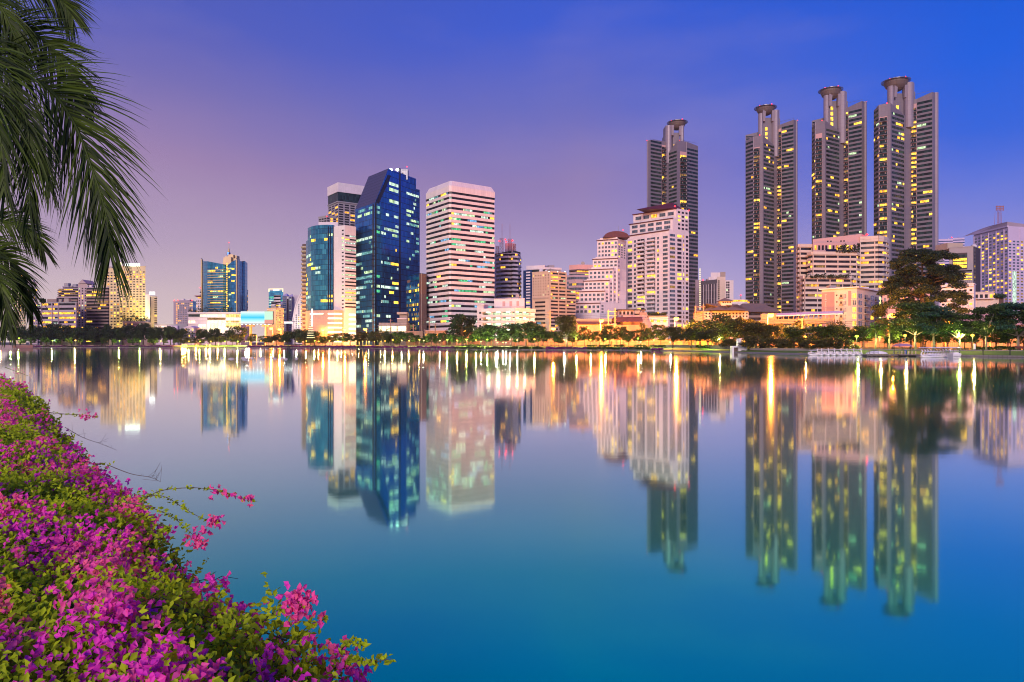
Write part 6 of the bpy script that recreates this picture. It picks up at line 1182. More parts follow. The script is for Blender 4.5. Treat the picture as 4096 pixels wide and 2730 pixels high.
for px, py, k in ((1027, 1343, .5), (1091, 1315, .5), (1124, 1318, .4), (1297, 1321, .12), (1384, 1319, .22), (1465, 1318, .9), (1670, 1332, .4), (1855, 1325, .35), (2212, 1316, .4), (2402, 1284, 1.7), (2699, 1276, 1.7), (3071, 1262, 1.5), (3552, 1262, .5), (3780, 1290, .4), (3960, 1290, .4)):
    D = shore_at(px) + 44; h = PZ(py, D) - GZ
    if SP is None:
        SP = thing('street_lamp', '', 'street lamp', (0, 0, 0)); h0 = 10
        MB().tube([(0, 0, -.2), (0, 0, h0 * .6), (0, 0, h0)], [.16, .11, .08], 'pole_concrete', 8).build('pole', SP); MB().tube([(0, 0, h0 - .1), (0, -1.2, h0 + .35), (0, -2.2, h0 + .4)], .06, 'pole_concrete', 6).build('arm', SP)
        hd = MB().box(-.28, .28, -2.9, -2.0, h0 + .32, h0 + .5, 'dark_metal').build('head', SP); m_ = MB().lathe([(.08, h0 - .75), (.6, h0 - .6), (.9, h0 - .2), (.8, h0 + .3)], 'sodium', (0, -2.4), 10); g_ = m_.build('bulb', SP); g_.parent = hd
        point('lamp_light', SP, (0, -2.4, h0 - 1.2), 120000, (1, .29, .025), .4); o = SP
    else: o = dup(SP, (0, 0, 0))
    if abs(k - 1) > .01:
        for ch in o.children:
            if ch.type == 'LIGHT': ch.data = ch.data.copy(); ch.data.energy = 120000 * k
    o.location = (PX(px, D), D, GZ); o.scale = (1.2, 1.2, h / 10.); o['group'] = 'orange street lamps on the lakeside road'; its.append((px, o))
ordered('l', its, 'tall orange sodium street lamp on the road below the {m}, {o} there')
# floodlights of the cream hotel, beige block, mall and pergola belong to those fronts
for nm, px, py, D, W_, c in (('floodlight', 430, 1325, 545, 9000, (1, .72, .2)), ('floodlight', 530, 1280, 538, 26000, (1, .78, .25)), ('floodlight', 570, 1270, 536, 14000, (1, .78, .25)), ('floodlight', 618, 1320, 530, 9000, (1, .8, .3)), ('floodlight', 1120, 1330, 480, 12000, (1, .85, .5)), ('floodlight', 860, 1330, 505, 12000, (1, .9, .6)), ('floodlight', 1195, 1310, 680, 16000, (1, .85, .7)), ('floodlight', 1370, 1330, 415, 2000, (1, .85, .6)), ('floodlight', 3400, 1360, 285, 8000, (1, .66, .36)), ('floodlight', 3620, 1330, 278, 7000, (1, .5, .26))):
    l = bpy.data.lights.new(nm, 'SPOT'); l.energy = W_; l.color = c; l.spot_size = R(120); l.spot_blend = .8; l.shadow_soft_size = .5; o = bpy.data.objects.new(nm, l); COL.objects.link(o); o.location = P3(px, py, D); o.rotation_euler = (R(125), 0, 0)
# ------------------------------------------------------------------ poles and wires
PP = None; its = []
for px, py, D in ((1562, 1276, 392), (1591, 1302, 400), (1653, 1298, 385), (1717, 1267, 372), (1741, 1295, 360), (1834, 1262, 352), (1700, 1318, 365), (2176, 1296, 350), (2200, 1242, 342), (3209, 1274, 246), (1349, 1288, 430), (1272, 1316, 440)):
    h = PZ(py, D) - GZ
    if PP is None:
        PP = thing('utility_pole', '', 'utility pole', (0, 0, 0)); MB().box(-.16, .16, -.16, .16, -.2, 12, 'pole_concrete').build('pole', PP); 
        for z_ in (11.3, 9.6): MB().box(-1.1, 1.1, -.1, .02, z_, z_ + .14, 'pole_concrete').build('crossarm', PP)
        o = PP
    else: o = dup(PP, (0, 0, 0), rnd.uniform(-.5, .5))
    o.location = (PX(px, D), D, GZ); o.scale = (1.3, 1.3, h / 12.); o['group'] = 'concrete utility poles'; its.append((px, o))
ordered('l', its, 'slim pinkish concrete utility pole below the {m}, {o} there')
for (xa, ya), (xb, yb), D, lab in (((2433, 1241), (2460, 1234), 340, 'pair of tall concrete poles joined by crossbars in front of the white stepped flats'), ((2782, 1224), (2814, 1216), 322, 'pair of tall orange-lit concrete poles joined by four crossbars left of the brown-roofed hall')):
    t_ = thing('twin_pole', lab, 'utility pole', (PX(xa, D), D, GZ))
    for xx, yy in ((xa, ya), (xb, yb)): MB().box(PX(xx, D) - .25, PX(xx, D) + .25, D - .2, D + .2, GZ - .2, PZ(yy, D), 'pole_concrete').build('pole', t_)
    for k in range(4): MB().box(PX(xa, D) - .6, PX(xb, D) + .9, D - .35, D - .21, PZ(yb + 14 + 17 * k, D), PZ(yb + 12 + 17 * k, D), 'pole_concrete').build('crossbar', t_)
def wire(m_, a, b_, sag, n=12):
    a, b_ = Vector(a), Vector(b_); m_.tube([a.lerp(b_, k / n) - Vector((0, 0, sag * 4 * (k / n) * (1 - k / n))) for k in range(n + 1)], .05, 'dark_metal', 3, False)
for nm, pts in (('power_lines', [(2200, 1246, 342), (2433, 1258, 340), (2782, 1250, 322), (3209, 1280, 246), (3560, 1268, 220)]), ('power_lines', [(1562, 1280, 392), (1717, 1272, 372), (1834, 1266, 352), (2200, 1250, 342)])):
    m_ = MB()
    for a_, b_ in zip(pts, pts[1:]):
        for k in range(4): wire(m_, P3(a_[0], a_[1] + 7 * k, a_[2]), P3(b_[0], b_[1] + 7 * k, b_[2]), 1.2)
    o = m_.build(nm, None, loc=P3(*pts[0]), label='sagging power lines strung from %s' % ('the beige flats to the cream and pink flats' if pts[0][0] > 2000 else 'the blue tower to the beige flats'), cat='power lines')
# ------------------------------------------------------------------ fences and walls along the park
def along(px0, px1, off, step=6):
    return [WD(px, shore_at(px) + off) for px in np.arange(px0, px1 + 1, (px1 - px0) / max(1, round((px1 - px0) / (step * 8))))]
P_ = along(1580, 4080, 36); t_ = thing('park_fence', 'long orange-lit iron railing fence with square pillars behind the lakeside trees', 'fence', (P_[0].x, P_[0].y, GZ)); rl = MB(); acc = 0
for a_, b_ in zip(P_, P_[1:]):
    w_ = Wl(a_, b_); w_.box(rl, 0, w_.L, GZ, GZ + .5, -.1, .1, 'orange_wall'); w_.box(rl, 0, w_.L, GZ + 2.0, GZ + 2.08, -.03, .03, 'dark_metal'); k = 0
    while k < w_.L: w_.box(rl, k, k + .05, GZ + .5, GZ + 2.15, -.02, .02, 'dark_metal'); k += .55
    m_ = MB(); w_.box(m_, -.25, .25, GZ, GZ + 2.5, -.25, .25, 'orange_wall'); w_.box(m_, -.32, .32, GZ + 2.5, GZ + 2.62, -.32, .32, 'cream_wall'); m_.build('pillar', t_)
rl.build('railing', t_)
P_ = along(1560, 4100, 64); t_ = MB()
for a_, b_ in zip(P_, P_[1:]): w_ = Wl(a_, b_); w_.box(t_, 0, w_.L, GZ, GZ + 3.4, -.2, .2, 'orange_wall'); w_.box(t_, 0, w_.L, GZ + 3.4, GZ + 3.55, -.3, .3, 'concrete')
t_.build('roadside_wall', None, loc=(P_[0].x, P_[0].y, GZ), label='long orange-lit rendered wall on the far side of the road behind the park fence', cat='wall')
P_ = along(2630, 2960, 14); t_ = MB()
for a_, b_ in zip(P_, P_[1:]): w_ = Wl(a_, b_); w_.box(t_, 0, w_.L, .4, GZ + .95, -.2, .2, 'concrete')
t_.build('retaining_wall', None, loc=(P_[0].x, P_[0].y, GZ), label='low concrete retaining wall lit green-yellow behind the grass bank left of the sluice gate', cat='wall')
P_ = along(3000, 4090, 8); t_ = MB()
for a_, b_ in zip(P_, P_[1:]): w_ = Wl(a_, b_); w_.box(t_, 0, w_.L, .8, GZ + .22, -.15, .15, 'concrete')
t_.build('terrace_kerb', None, loc=(P_[0].x, P_[0].y, GZ), label='long low kerb wall edging the lawn above the swan boats', cat='kerb')
P_ = along(3830, 4090, .3); t_ = MB()
for a_, b_ in zip(P_, P_[1:]): w_ = Wl(a_, b_); w_.box(t_, 0, w_.L, -.3, .42, -.3, .3, 'stone_wall')
t_.build('stone_edging', None, loc=(P_[0].x, P_[0].y, 0), label='pale stone edging at the waterline right of the swan boats with canopies', cat='edging')
P_ = along(10, 740, 5); t_ = MB()
for a_, b_ in zip(P_, P_[1:]): w_ = Wl(a_, b_); w_.box(t_, 0, w_.L, .4, GZ + .25, -.3, .3, 'path_stone')
t_.build('bank_wall', None, loc=(P_[0].x, P_[0].y, GZ), label='thin pale bank wall along the far-left shore under the dark trees', cat='wall')
# ------------------------------------------------------------------ hedges on the bank
def hedge(px0, px1, bloom, label, seed, h=1.35, off=.4, per=70, wd=1.5, base=.15, name='hedge'):
    r_ = np.random.RandomState(seed); A_ = along(px0, px1, off, 3); seg = [(q - p).length for p, q in zip(A_, A_[1:])]; L = sum(seg); n = int(L * per * (1.4 if px0 > 1900 else 1)); s = r_.rand(n) * L; cs = np.cumsum([0] + seg); ix = np.clip(np.searchsorted(cs, s, 'right') - 1, 0, len(seg) - 1)
    px_ = np.array([(p.x, p.y) for p in A_]); t_ = (s - cs[ix]) / np.array(seg)[ix]; base_ = px_[ix] + (px_[ix + 1] - px_[ix]) * t_[:, None]; d = (px_[ix + 1] - px_[ix]); d /= np.linalg.norm(d, axis=1)[:, None]; nr = np.stack([-d[:, 1], d[:, 0]], 1)
    a = r_.rand(n) * 3.1416; wob = .82 + .18 * np.sin(s * .9 + seed) * np.sin(s * .37); xy = base_ + nr * (wd / 2 - np.cos(a) * wd / 2)[:, None] + r_.randn(n, 2) * .12; z_ = base + np.abs(np.sin(a)) ** .6 * h * wob * (.35 + .65 * r_.rand(n) ** .3) + r_.randn(n) * .05
    C = np.stack([xy[:, 0], xy[:, 1], z_], 1); o0 = C[0].copy(); o0[2] = 0; th = thing(name, label, 'hedge', tuple(o0)); blm = (np.sin(s * .31 + seed * 2) * .5 + np.sin(s * .093 + seed) * .5 + r_.randn(n) * .35) > (1 - 2 * bloom)
    for nm, mk, mt, sz in (('foliage', ~blm, 'hedge_leaf', .26), ('blossom', blm, 'hedge_bloom', .26)):
        k = int(mk.sum())
        if k < 5: continue
        U = r_.randn(k, 3); U /= np.linalg.norm(U, axis=1)[:, None]; V = np.cross(U, r_.randn(k, 3)); V /= np.linalg.norm(V, axis=1)[:, None]; o = bpy.data.objects.new(nm, quads(nm, C[mk] - o0, U * sz, V * sz * .6, [mt])); COL.objects.link(o); o.parent = th
    if bloom < 2: th['group'] = 'planted hedges on the bank'
HG = [(20, 165, .6), (168, 330, .35), (332, 560, .4), (562, 690, .6), (985, 1100, .9), (1101, 1235, .92), (1237, 1420, .9), (1424, 1555, .6), (1557, 1690, .7), (1692, 1835, .6), (1837, 1928, .1), (1940, 2018, .05), (2025, 2068, .05), (2076, 2118, .05), (2128, 2172, .08), (2180, 2285, .6), (2291, 2345, .75), (2347, 2478, .08), (2482, 2545, .5), (2546, 2600, .04)]
for i, (a_, b_, bl) in enumerate(HG):
    m_ = mark((a_ + b_) / 2); same = [q for q in HG if mark((q[0] + q[1]) / 2) == m_]; j = same.index((a_, b_, bl)); c_ = 'purple-flowering' if bl > .45 else 'partly purple' if bl > .3 else 'plain green'
    hedge(a_, b_, bl, '%s clipped hedge on the bank below the %s, %s stretch there' % (c_, m_, 'only' if len(same) == 1 else ORD[j]), 30 + i)
hedge(2602, 2640, .85, 'short pink-flowering hedge at the stone planter where the grass bank begins', 77, .9, .8)
for i, (a_, b_) in enumerate(((1842, 1895), (1900, 1925), (2345, 2385), (2395, 2440), (2455, 2500), (2535, 2585), (2595, 2650), (2780, 2822), (3890, 4085))): hedge(a_, b_, 0, 'low dark lawn hedge below the %s, %s from left of the nine' % (mark(a_), ORD[i]), 120 + i, 1.1, 9 if a_ < 3000 else 24, 40, 1.6, GZ, 'lawn_hedge')
# ------------------------------------------------------------------ pergola
D0 = 396; X = lambda px: PX(px, D0); z = lambda py: PZ(py, D0)
t_ = thing('pergola', 'long low pergola with brightly lit V-shaped struts, below the blue tower', 'pergola', (X(1430), D0, GZ))
m_ = MB()
for k in range(46): m_.box(X(1350) + k * .56, X(1350) + k * .56 + .2, D0 - 2, D0 + 2.2, z(1354.2), z(1353.2), 'white_wall')
m_.box(X(1349), X(1528), D0 - 1.6, D0 - 1.4, z(1355.4), z(1354.3), 'white_wall'); m_.box(X(1349), X(1528), D0 + 1.4, D0 + 1.6, z(1355.4), z(1354.3), 'white_wall'); m_.build('roof', t_)
for i, px in enumerate([1368, 1376, 1384, 1398, 1411, 1424, 1437, 1451, 1476, 1498, 1524]):
    m_ = MB()
    for sg in (-1, 1): m_.tube([(X(px), D0, z(1369)), (X(px) + sg * .8, D0 - 1.4, z(1355.5))], .09, 'white_paint', 5); m_.tube([(X(px), D0, z(1369)), (X(px) + sg * .8, D0 + 1.4, z(1355.5))], .09, 'white_paint', 5)
    m_.build('strut', t_); MB().box(X(px) - .2, X(px) + .2, D0 - .2, D0 + .2, GZ, z(1369), 'concrete').build('post', t_); MB().lathe([(.05, z(1369)), (.26, z(1368)), (.26, z(1367)), (.05, z(1366))], 'globe_warm', (X(px), D0 - .35), 8).build('uplight', t_)
    if i % 2 == 0: point('lamp_light', t_, (X(px) - X(1430), -1.2, z(1366) - GZ), 500, (1, .85, .35))
# ------------------------------------------------------------------ sluice gate
D0 = 221; X = lambda px: PX(px, D0); z = lambda py: PZ(py, D0)
t_ = thing('sluice_gate', 'white concrete sluice gate with two dark openings and tall posts at the lake edge', 'sluice gate', (X(2959), D0, 0))
m_ = MB()
for a_, b_, y0, y1 in ((2929, 2936, 1385, 1415), (2954, 2965, 1355, 1415), (2981, 2989, 1385, 1415), (2936, 2954, 1385, 1391), (2965, 2981, 1385, 1402)): m_.box(X(a_), X(b_), D0, D0 + 2.2, z(y1), z(y0), 'white_paint')
m_.build('frame', t_); MB().box(X(2936), X(2954), D0 + .8, D0 + 1.2, z(1415), z(1391), 'brown_wall').build('gate', t_); MB().box(X(2965), X(2981), D0 + .8, D0 + 1.2, z(1415), z(1402), 'brown_wall').build('gate', t_)
MB().box(X(2958), X(2974), D0 + .3, D0 + .6, z(1356.5), z(1354.6), 'white_paint').build('arm', t_); MB().box(X(2984), X(2989), D0 + .2, D0 + .7, z(1385), z(1366), 'white_paint').build('post', t_); MB().box(X(2955), X(2965), D0 + .2, D0 + 6, z(1386), z(1385), 'concrete').build('walkway', t_)
# ------------------------------------------------------------------ swan boats
def swan(label, loc, rz, s, grp, first=[]):
    if not first:
        t_ = thing('swan_boat', label, 'swan boat', (0, 0, 0)); n = 12; m_ = MB(); L = []
        for j, (y_, w_, zt, zb) in enumerate([(-1.35, .08, .35, .10), (-1.2, .36, .50, -.05), (-.8, .58, .60, -.15), (-.2, .68, .55, -.18), (.5, .68, .50, -.16), (1.05, .58, .55, -.08), (1.3, .34, .68, .1), (1.45, .06, .78, .5)]):
            L.append([(math.cos(2 * math.pi * k / n) * w_, y_, (zt + zb) / 2 + math.sin(2 * math.pi * k / n) * (zt - zb) / 2) for k in range(n)])
        vs = [p for r_ in L for p in r_]; m_.add(vs, [(i * n + (k + 1) % n, i * n + k, (i + 1) * n + k, (i + 1) * n + (k + 1) % n) for i in range(7) for k in range(n)] + [tuple(range(n)), tuple(7 * n + k for k in range(n))[::-1]], 'white_paint'); m_.build('hull', t_, smooth=True)
        pth = [(0, -.95, .35), (0, -1.28, .70), (0, -1.22, 1.05), (0, -1.0, 1.35), (0, -.98, 1.62), (0, -1.12, 1.74), (0, -1.34, 1.70)]
        nk = MB().tube(pth, [.30, .20, .13, .10, .105, .13, .07], 'white_paint', 10).build('neck', t_, smooth=True); sb = MB().tube([(0, -1.36, 1.70), (0, -1.52, 1.64), (0, -1.60, 1.60)], [.06, .04, .015], 'beak_orange', 8).build('beak', None); sb.parent = nk
        for sx in (-1, 1): q = MB().lathe([(.005, 1.72), (.025, 1.745), (.005, 1.77)], 'black_paint', (sx * .09, -1.24), 6).build('eye', None); q.parent = nk
        for sx in (-1, 1): MB().tube([(sx * .55, -.7, .45), (sx * .78, -.1, .62), (sx * .72, .7, .72), (sx * .45, 1.3, .95)], [.10, .16, .14, .03], 'white_paint', 8).build('wing', t_, smooth=True)
        MB().hexa([(-.62, -.75, 1.42), (.62, -.75, 1.42), (.66, 1.0, 1.34), (-.66, 1.0, 1.34), (-.5, -.7, 1.50), (.5, -.7, 1.50), (.5, .95, 1.44), (-.5, .95, 1.44)], 'white_paint').build('canopy', t_)
        for sx in (-1, 1):
            for y_ in (-.6, .85): MB().tube([(sx * .5, y_, .5), (sx * .5, y_, 1.40)], .022, 'metal_grey', 5).build('canopy_post', t_)
        MB().box(-.45, .45, .1, .5, .5, .72, 'white_paint').box(-.45, .45, .5, .6, .5, 1.1, 'white_paint').build('seat', t_); first.append([t_, 0])
    f = first[0]
    if not f[1]: o = f[0]; f[1] = 1; o.location = loc; o.rotation_euler = (0, 0, rz); o.scale = (s, s, s)
    else: o = dup(f[0], loc, rz, (s, s, s))
    o['label'] = label; o['group'] = grp
D0 = 171
swan('white swan boat seen in profile at the left end of the row of eight', (PX(3252, D0), D0 - .2, 0), R(90), .95, 'swan boats in the left row')
for i, px in enumerate((3280, 3305, 3329, 3355, 3380, 3406, 3434)): swan('white swan boat facing the lake, %s of the seven head-on ones in the left row' % (ORD[i] if i < 6 else 'last'), (PX(px, D0), D0, 0), R((-3, 2, 0, 3, -2, 1, 4)[i]), 1.0, 'swan boats in the left row')
for i, px in enumerate((3682, 3694, 3705, 3717, 3728, 3742, 3754, 3768, 3780, 3795)): D = 148.5 + i * .98; swan('white swan boat facing left, %s from left in the close-packed right row' % ORD[i], (PX(px, D) + 1.3, D, 0), R(-86), .95, 'swan boats packed in the right row')
t_ = thing('boat_canopy', 'long row of thin white joined canopies above the right-hand swan boats', 'canopy', (PX(3755, 152), 152, 0))
for k in range(5): x0 = PX(3692 + k * 27, 152); MB().hexa([(x0, 150, 2.05), (x0 + 1.5, 150, 2.1), (x0 + 1.5, 154, 2.1), (x0, 154, 2.05), (x0 + .4, 150.3, 2.24), (x0 + 1.1, 150.3, 2.26), (x0 + 1.1, 153.7, 2.26), (x0 + .4, 153.7, 2.24)], 'white_paint').build('canopy', t_); MB().tube([(x0 + .8, 152, .3), (x0 + .8, 152, 2.1)], .04, 'metal_grey', 5).build('pole', t_)
t_ = thing('pedal_boat', 'square-sterned white pedal boat at the right end of the right swan row', 'boat', (PX(3816, 151), 151, 0)); m_ = MB(); x0, x1 = PX(3798, 150), PX(3831, 150)
m_.hexa([(x0, 148.9, -.1), (x1 - .2, 148.9, -.1), (x1 - .2, 150.5, -.1), (x0, 150.5, -.1), (x0, 148.7, .85), (x1, 148.7, .85), (x1, 150.7, .85), (x0, 150.7, .85)], 'white_paint').build('hull', t_); MB().box(x0 + .3, x1 - .3, 149.1, 150.3, .85, 1.1, 'white_paint').build('deck', t_); MB().box(x0, x1 - .1, 148.66, 148.69, .28, .34, 'dark_metal').build('rubbing_strip', t_)
# ------------------------------------------------------------------ pier with upturned boat, tent, barrel
D0 = 162; X = lambda px: PX(px, D0); t_ = thing('pier', 'low floating pier with tubular railings between the two rows of swan boats', 'pier', (X(3560), D0, 0))
MB().box(X(3468), X(3592), D0, D0 + 3, .15, .42, 'deck_wood').build('deck', t_); MB().box(X(3592), X(3680), D0 - 1, D0 + 3, .25, .5, 'deck_wood').build('deck', t_)
for k in range(12): MB().box(X(3472 + k * 17.5), X(3476 + k * 17.5), D0 + .3, D0 + 2.6, -.4, .14 if k < 7 else .24, 'concrete').build('float', t_)
for a_, b_ in ((3470, 3478), (3480, 3496), (3500, 3514), (3575, 3592), (3596, 3604)):
    m_ = MB(); m_.tube([(X(a_), D0 + .1, .4), (X(a_), D0 + .1, 1.42), (X(b_), D0 + .1, 1.42), (X(b_), D0 + .1, .4)], .045, 'metal_grey', 6); m_.tube([(X(a_), D0 + .1, .95), (X(b_), D0 + .1, .95)], .035, 'metal_grey', 5); m_.build('railing', t_)
for px in (3600, 3612, 3626, 3640, 3655): MB().lathe([(.09, .45), (.09, 1.25), (.05, 1.3)], 'cream_wall', (X(px), D0 - .8), 8).build('bollard', t_)
n = 14; m_ = MB(); L = []
for j in range(11): u = j / 10; w_ = .62 * math.sin(math.pi * min(1, max(.02, u))) ** .55; hh = .70 * math.sin(math.pi * max(.02, min(.98, u))) ** .45; L.append([(X(3477) + u * (X(3564) - X(3477)), D0 + 1.5 + math.cos(math.pi * k / (n - 1)) * w_, .45 + .12 + math.sin(math.pi * k / (n - 1)) * hh) for k in range(n)])
m_.add([p for r_ in L for p in r_], [(i * n + k, i * n + k + 1, (i + 1) * n + k + 1, (i + 1) * n + k) for i in range(10) for k in range(n - 1)], 'white_paint'); m_.tube([L[0][0], L[5][0], L[10][0]], .05, 'white_paint', 6)
o = m_.build('upturned_boat', None, smooth=True, loc=(X(3520), D0 + 1.5, .45), label='long white boat lying upside down on the pier', cat='boat')
t_ = thing('canopy_tent', 'small pink pyramid-roofed canopy tent standing on the pier', 'tent', (X(3619), D0 + 1, .5)); zt = PZ(1386.5, D0); zz_ = PZ(1375.5, D0); x0, x1, xm = X(3591), X(3648), X(3619)
MB().add([(x0, D0 - 1, zt), (x1, D0 - 1, zt), (x1, D0 + 3, zt), (x0, D0 + 3, zt), (xm - 1, D0 + .6, zz_), (xm + 1, D0 + .6, zz_), (xm + 1, D0 + 1.4, zz_), (xm - 1, D0 + 1.4, zz_)], [(0, 1, 5, 4), (1, 2, 6, 5), (2, 3, 7, 6), (3, 0, 4, 7), (4, 5, 6, 7), (3, 2, 1, 0)], 'tent_pink').build('roof', t_)
for xx in (X(3602), X(3637)):
    for yy in (D0 - .6, D0 + 2.6): MB().tube([(xx, yy, .5), (xx, yy, zt)], .05, 'dark_metal', 6).build('pole', t_)
MB().lathe([(.28, .5), (.31, .55), (.31, .95), (.28, 1.0), (.31, 1.05), (.31, 1.4), (.27, 1.43)], 'blue_plastic', (X(3619), D0 - .3), 14).build('barrel', None, smooth=False, loc=(X(3619), D0 - .3, .5), label='blue plastic barrel under the pink tent on the pier', cat='barrel')
# bank furniture
D0 = 168; MB().box(PX(3897, D0), PX(3903, D0), D0, D0 + .4, 1.6, PZ(1376, D0), 'white_paint').box(PX(3894, D0), PX(3906, D0), D0 - .1, D0 + .5, 1.2, 1.6, 'dark_metal').build('marker_post', None, loc=(PX(3900, D0), D0, 1.2), label='white upright marker post on a black base on the lawn at right', cat='post')
its = []
for px in (3839, 3932, 4040): D = shore_at(px) + 2; m_ = MB().lathe([(.10, .35), (.10, 1.25), (.13, 1.25), (.13, 1.55), (.05, 1.62)], 'dark_metal', (PX(px, D), D), 10); o = m_.build('bollard_light', None, loc=(PX(px, D), D, .35), cat='bollard light', group='bollard lights on the lower bank'); its.append(o)
for o, w_ in zip(its, ('left', 'middle', 'right')): o['label'] = 'short dark bollard light on the lower right bank, %s of three' % w_
D0 = 166; t_ = thing('park_bench', 'dark red wooden park bench at the right edge of the lawn', 'bench', (PX(4080, D0), D0, GZ)); x0, x1 = PX(4062, D0), PX(4100, D0); MB().box(x0, x1, D0 - .5, D0, GZ + .42, GZ + .5, 'bench_wood').build('seat', t_); MB().box(x0, x1, D0, D0 + .08, GZ + .55, GZ + 1.05, 'bench_wood').build('backrest', t_)
for xx in (x0 + .05, x1 - .1): MB().box(xx, xx + .07, D0 - .5, D0 + .06, GZ, GZ + .42, 'dark_metal').build('leg', t_)
D0 = 336; t_ = thing('brick_planter', 'reddish brick planter jutting into the lake at the far-left shore', 'planter', (PX(20, D0), D0, 0)); MB().box(PX(-60, D0), PX(52, D0), D0, D0 + 14, -.5, 1.75, 'podium_stone').build('wall', t_); MB().box(PX(-60, D0), PX(74, D0), D0 - 1.5, D0 + 15, -.5, .22, 'concrete').build('footing', t_)
m_ = MB(); its = []
FL = [(832, 1437, 14), (888, 1435, 14), (925, 1437, 24), (975, 1434, 22), (980, 1438.5, 24), (1008, 1433, 13), (1043, 1434, 22), (1052, 1438, 20), (1095, 1436, 26), (1128, 1434, 20), (1143, 1438, 16), (1186, 1435, 14)]
FM = MB().lathe([(.46, -.05), (.5, .08), (.42, .22), (.22, .33), (.03, .36)], 'float_pale', (0, 0), 14).build('f', None, smooth=True).data; bpy.data.objects.remove(bpy.data.objects['f'])
rr_ = random.Random(4)
for i, (px, py, w_) in enumerate(FL): D = CH * F / (py - HZ); o = bpy.data.objects.new('lake_float', FM); COL.objects.link(o); o.location = (PX(px, D), D, 0); s = w_ / F * D; o.scale = (s, s * .8, .75); o['label'] = 'pale domed float on the water in the nearer line at left, %s from left' % ORD[i]; o['category'] = 'float'; o['group'] = 'floats in the nearer line'
for i, px in enumerate((857, 868, 886, 910, 932, 957, 975, 993, 1066, 1101)): D = CH * F / (1398.5 - HZ) ; o = bpy.data.objects.new('lake_float', FM); COL.objects.link(o); o.location = (PX(px, D), D, 0); s = rr_.uniform(7, 13) / F * D; o.scale = (s, s, 1.0); o['label'] = 'tiny pale float in the farther line on the lake, %s from left' % ORD[i]; o['category'] = 'float'; o['group'] = 'floats in the farther line'

# ------------------------------------------------------------------ near bank and bougainvillea
EP = [(1.2, 3.6, 1720), (3.8, 4.6, 1640), (5.0, 5.1, 1530), (5.8, 5.8, 1390), (6.2, 6.2, 1180), (6.6, 6.6, 900), (7.0, 7.0, 760), (7.8, 7.8, 735), (9.2, 9.2, 660), (11, 11, 580), (13.5, 13.5, 440), (17, 17, 300), (21, 21, 205), (26, 26, 160), (34, 34, 110), (44, 44, 40), (58, 58, -40), (90, 90, -500)]
ED = [(D, (px - 2048) / F * D) for _, D, px in EP]
Ds = np.array([q[0] for q in ED]); Xs = np.array([q[1] for q in ED])
edge = lambda D: np.interp(D, Ds, Xs) + .075 * D ** .6 * (np.sin(np.log(D) * 31) + .7 * np.sin(np.log(D) * 67 + 1))
def bank_z(s, D):
    """height of the planting over the water, s metres in from the leaf edge"""
    s = np.maximum(s, 0); top = np.interp(D, [4, 7, 12, 30, 60], [1.30, 1.15, 1.0, 1.0, 1.0])
    return .12 + (top - .12) * (1 - np.exp(-s / .55)) + .16 * np.sin(s * 1.7 + D * 1.1) * np.sin(D * .9 + 2) * (1 - np.exp(-s)) + .10 * np.sin(s * 4.1 - D * 2.7)
gD = np.concatenate([np.linspace(2.2, 12, 34), np.linspace(13, 90, 36)]); gs = np.array([-.15, .1, .4, .8, 1.3, 2, 3, 5, 8, 14, 30, 60])
m_ = MB(); vs = []
for D in gD:
    for s in gs: vs.append((edge(D) - s, D, (-.5 if s < 0 else float(bank_z(s, D)) - .42 + (.0 if s > .2 else -.2))))
ng = len(gs); m_.add(vs, [(i * ng + j, i * ng + j + 1, (i + 1) * ng + j + 1, (i + 1) * ng + j) for i in range(len(gD) - 1) for j in range(ng - 1)], 'soil'); o = m_.build('near_bank', kind='structure', smooth=True)
rs = np.random.RandomState(5)
def frame(n, up=.9):
    Nn = rs.randn(n, 3) * .62; Nn[:, 2] += up; Nn[:, 1] -= .75; Nn /= np.linalg.norm(Nn, axis=1)[:, None]; U = np.cross(Nn, rs.randn(n, 3)); U /= np.linalg.norm(U, axis=1)[:, None]; V = np.cross(Nn, U); return Nn, U, V
def spots(n, Dmin=3.4, Dmax=75):
    D = Dmin * np.exp(rs.rand(n) * math.log(Dmax / Dmin)); lo = (-330 - 2048) / F * D; wdt = np.maximum(edge(D) - lo, .3); s = rs.rand(n) * wdt
    ex = rs.rand(n) < .12; s[ex] = rs.rand(ex.sum()) ** 1.5 * .6; return D, s
def mask(D, s):
    x_ = edge(D) - s; lg = np.log(D) * 6
    q = np.sin(lg * 2.1 + x_ / D * 9) * .6 + np.sin(x_ / D * 31 + lg * 1.3) * .45 + np.sin(lg * 5.3 - x_ / D * 17 + 1) * .45; return q
th = thing('bougainvillea', 'large bougainvillea bank covered in magenta and violet blossom in the lower left corner', 'bush', (-8, 12, .5)); O = np.array([-8, 12, .5])
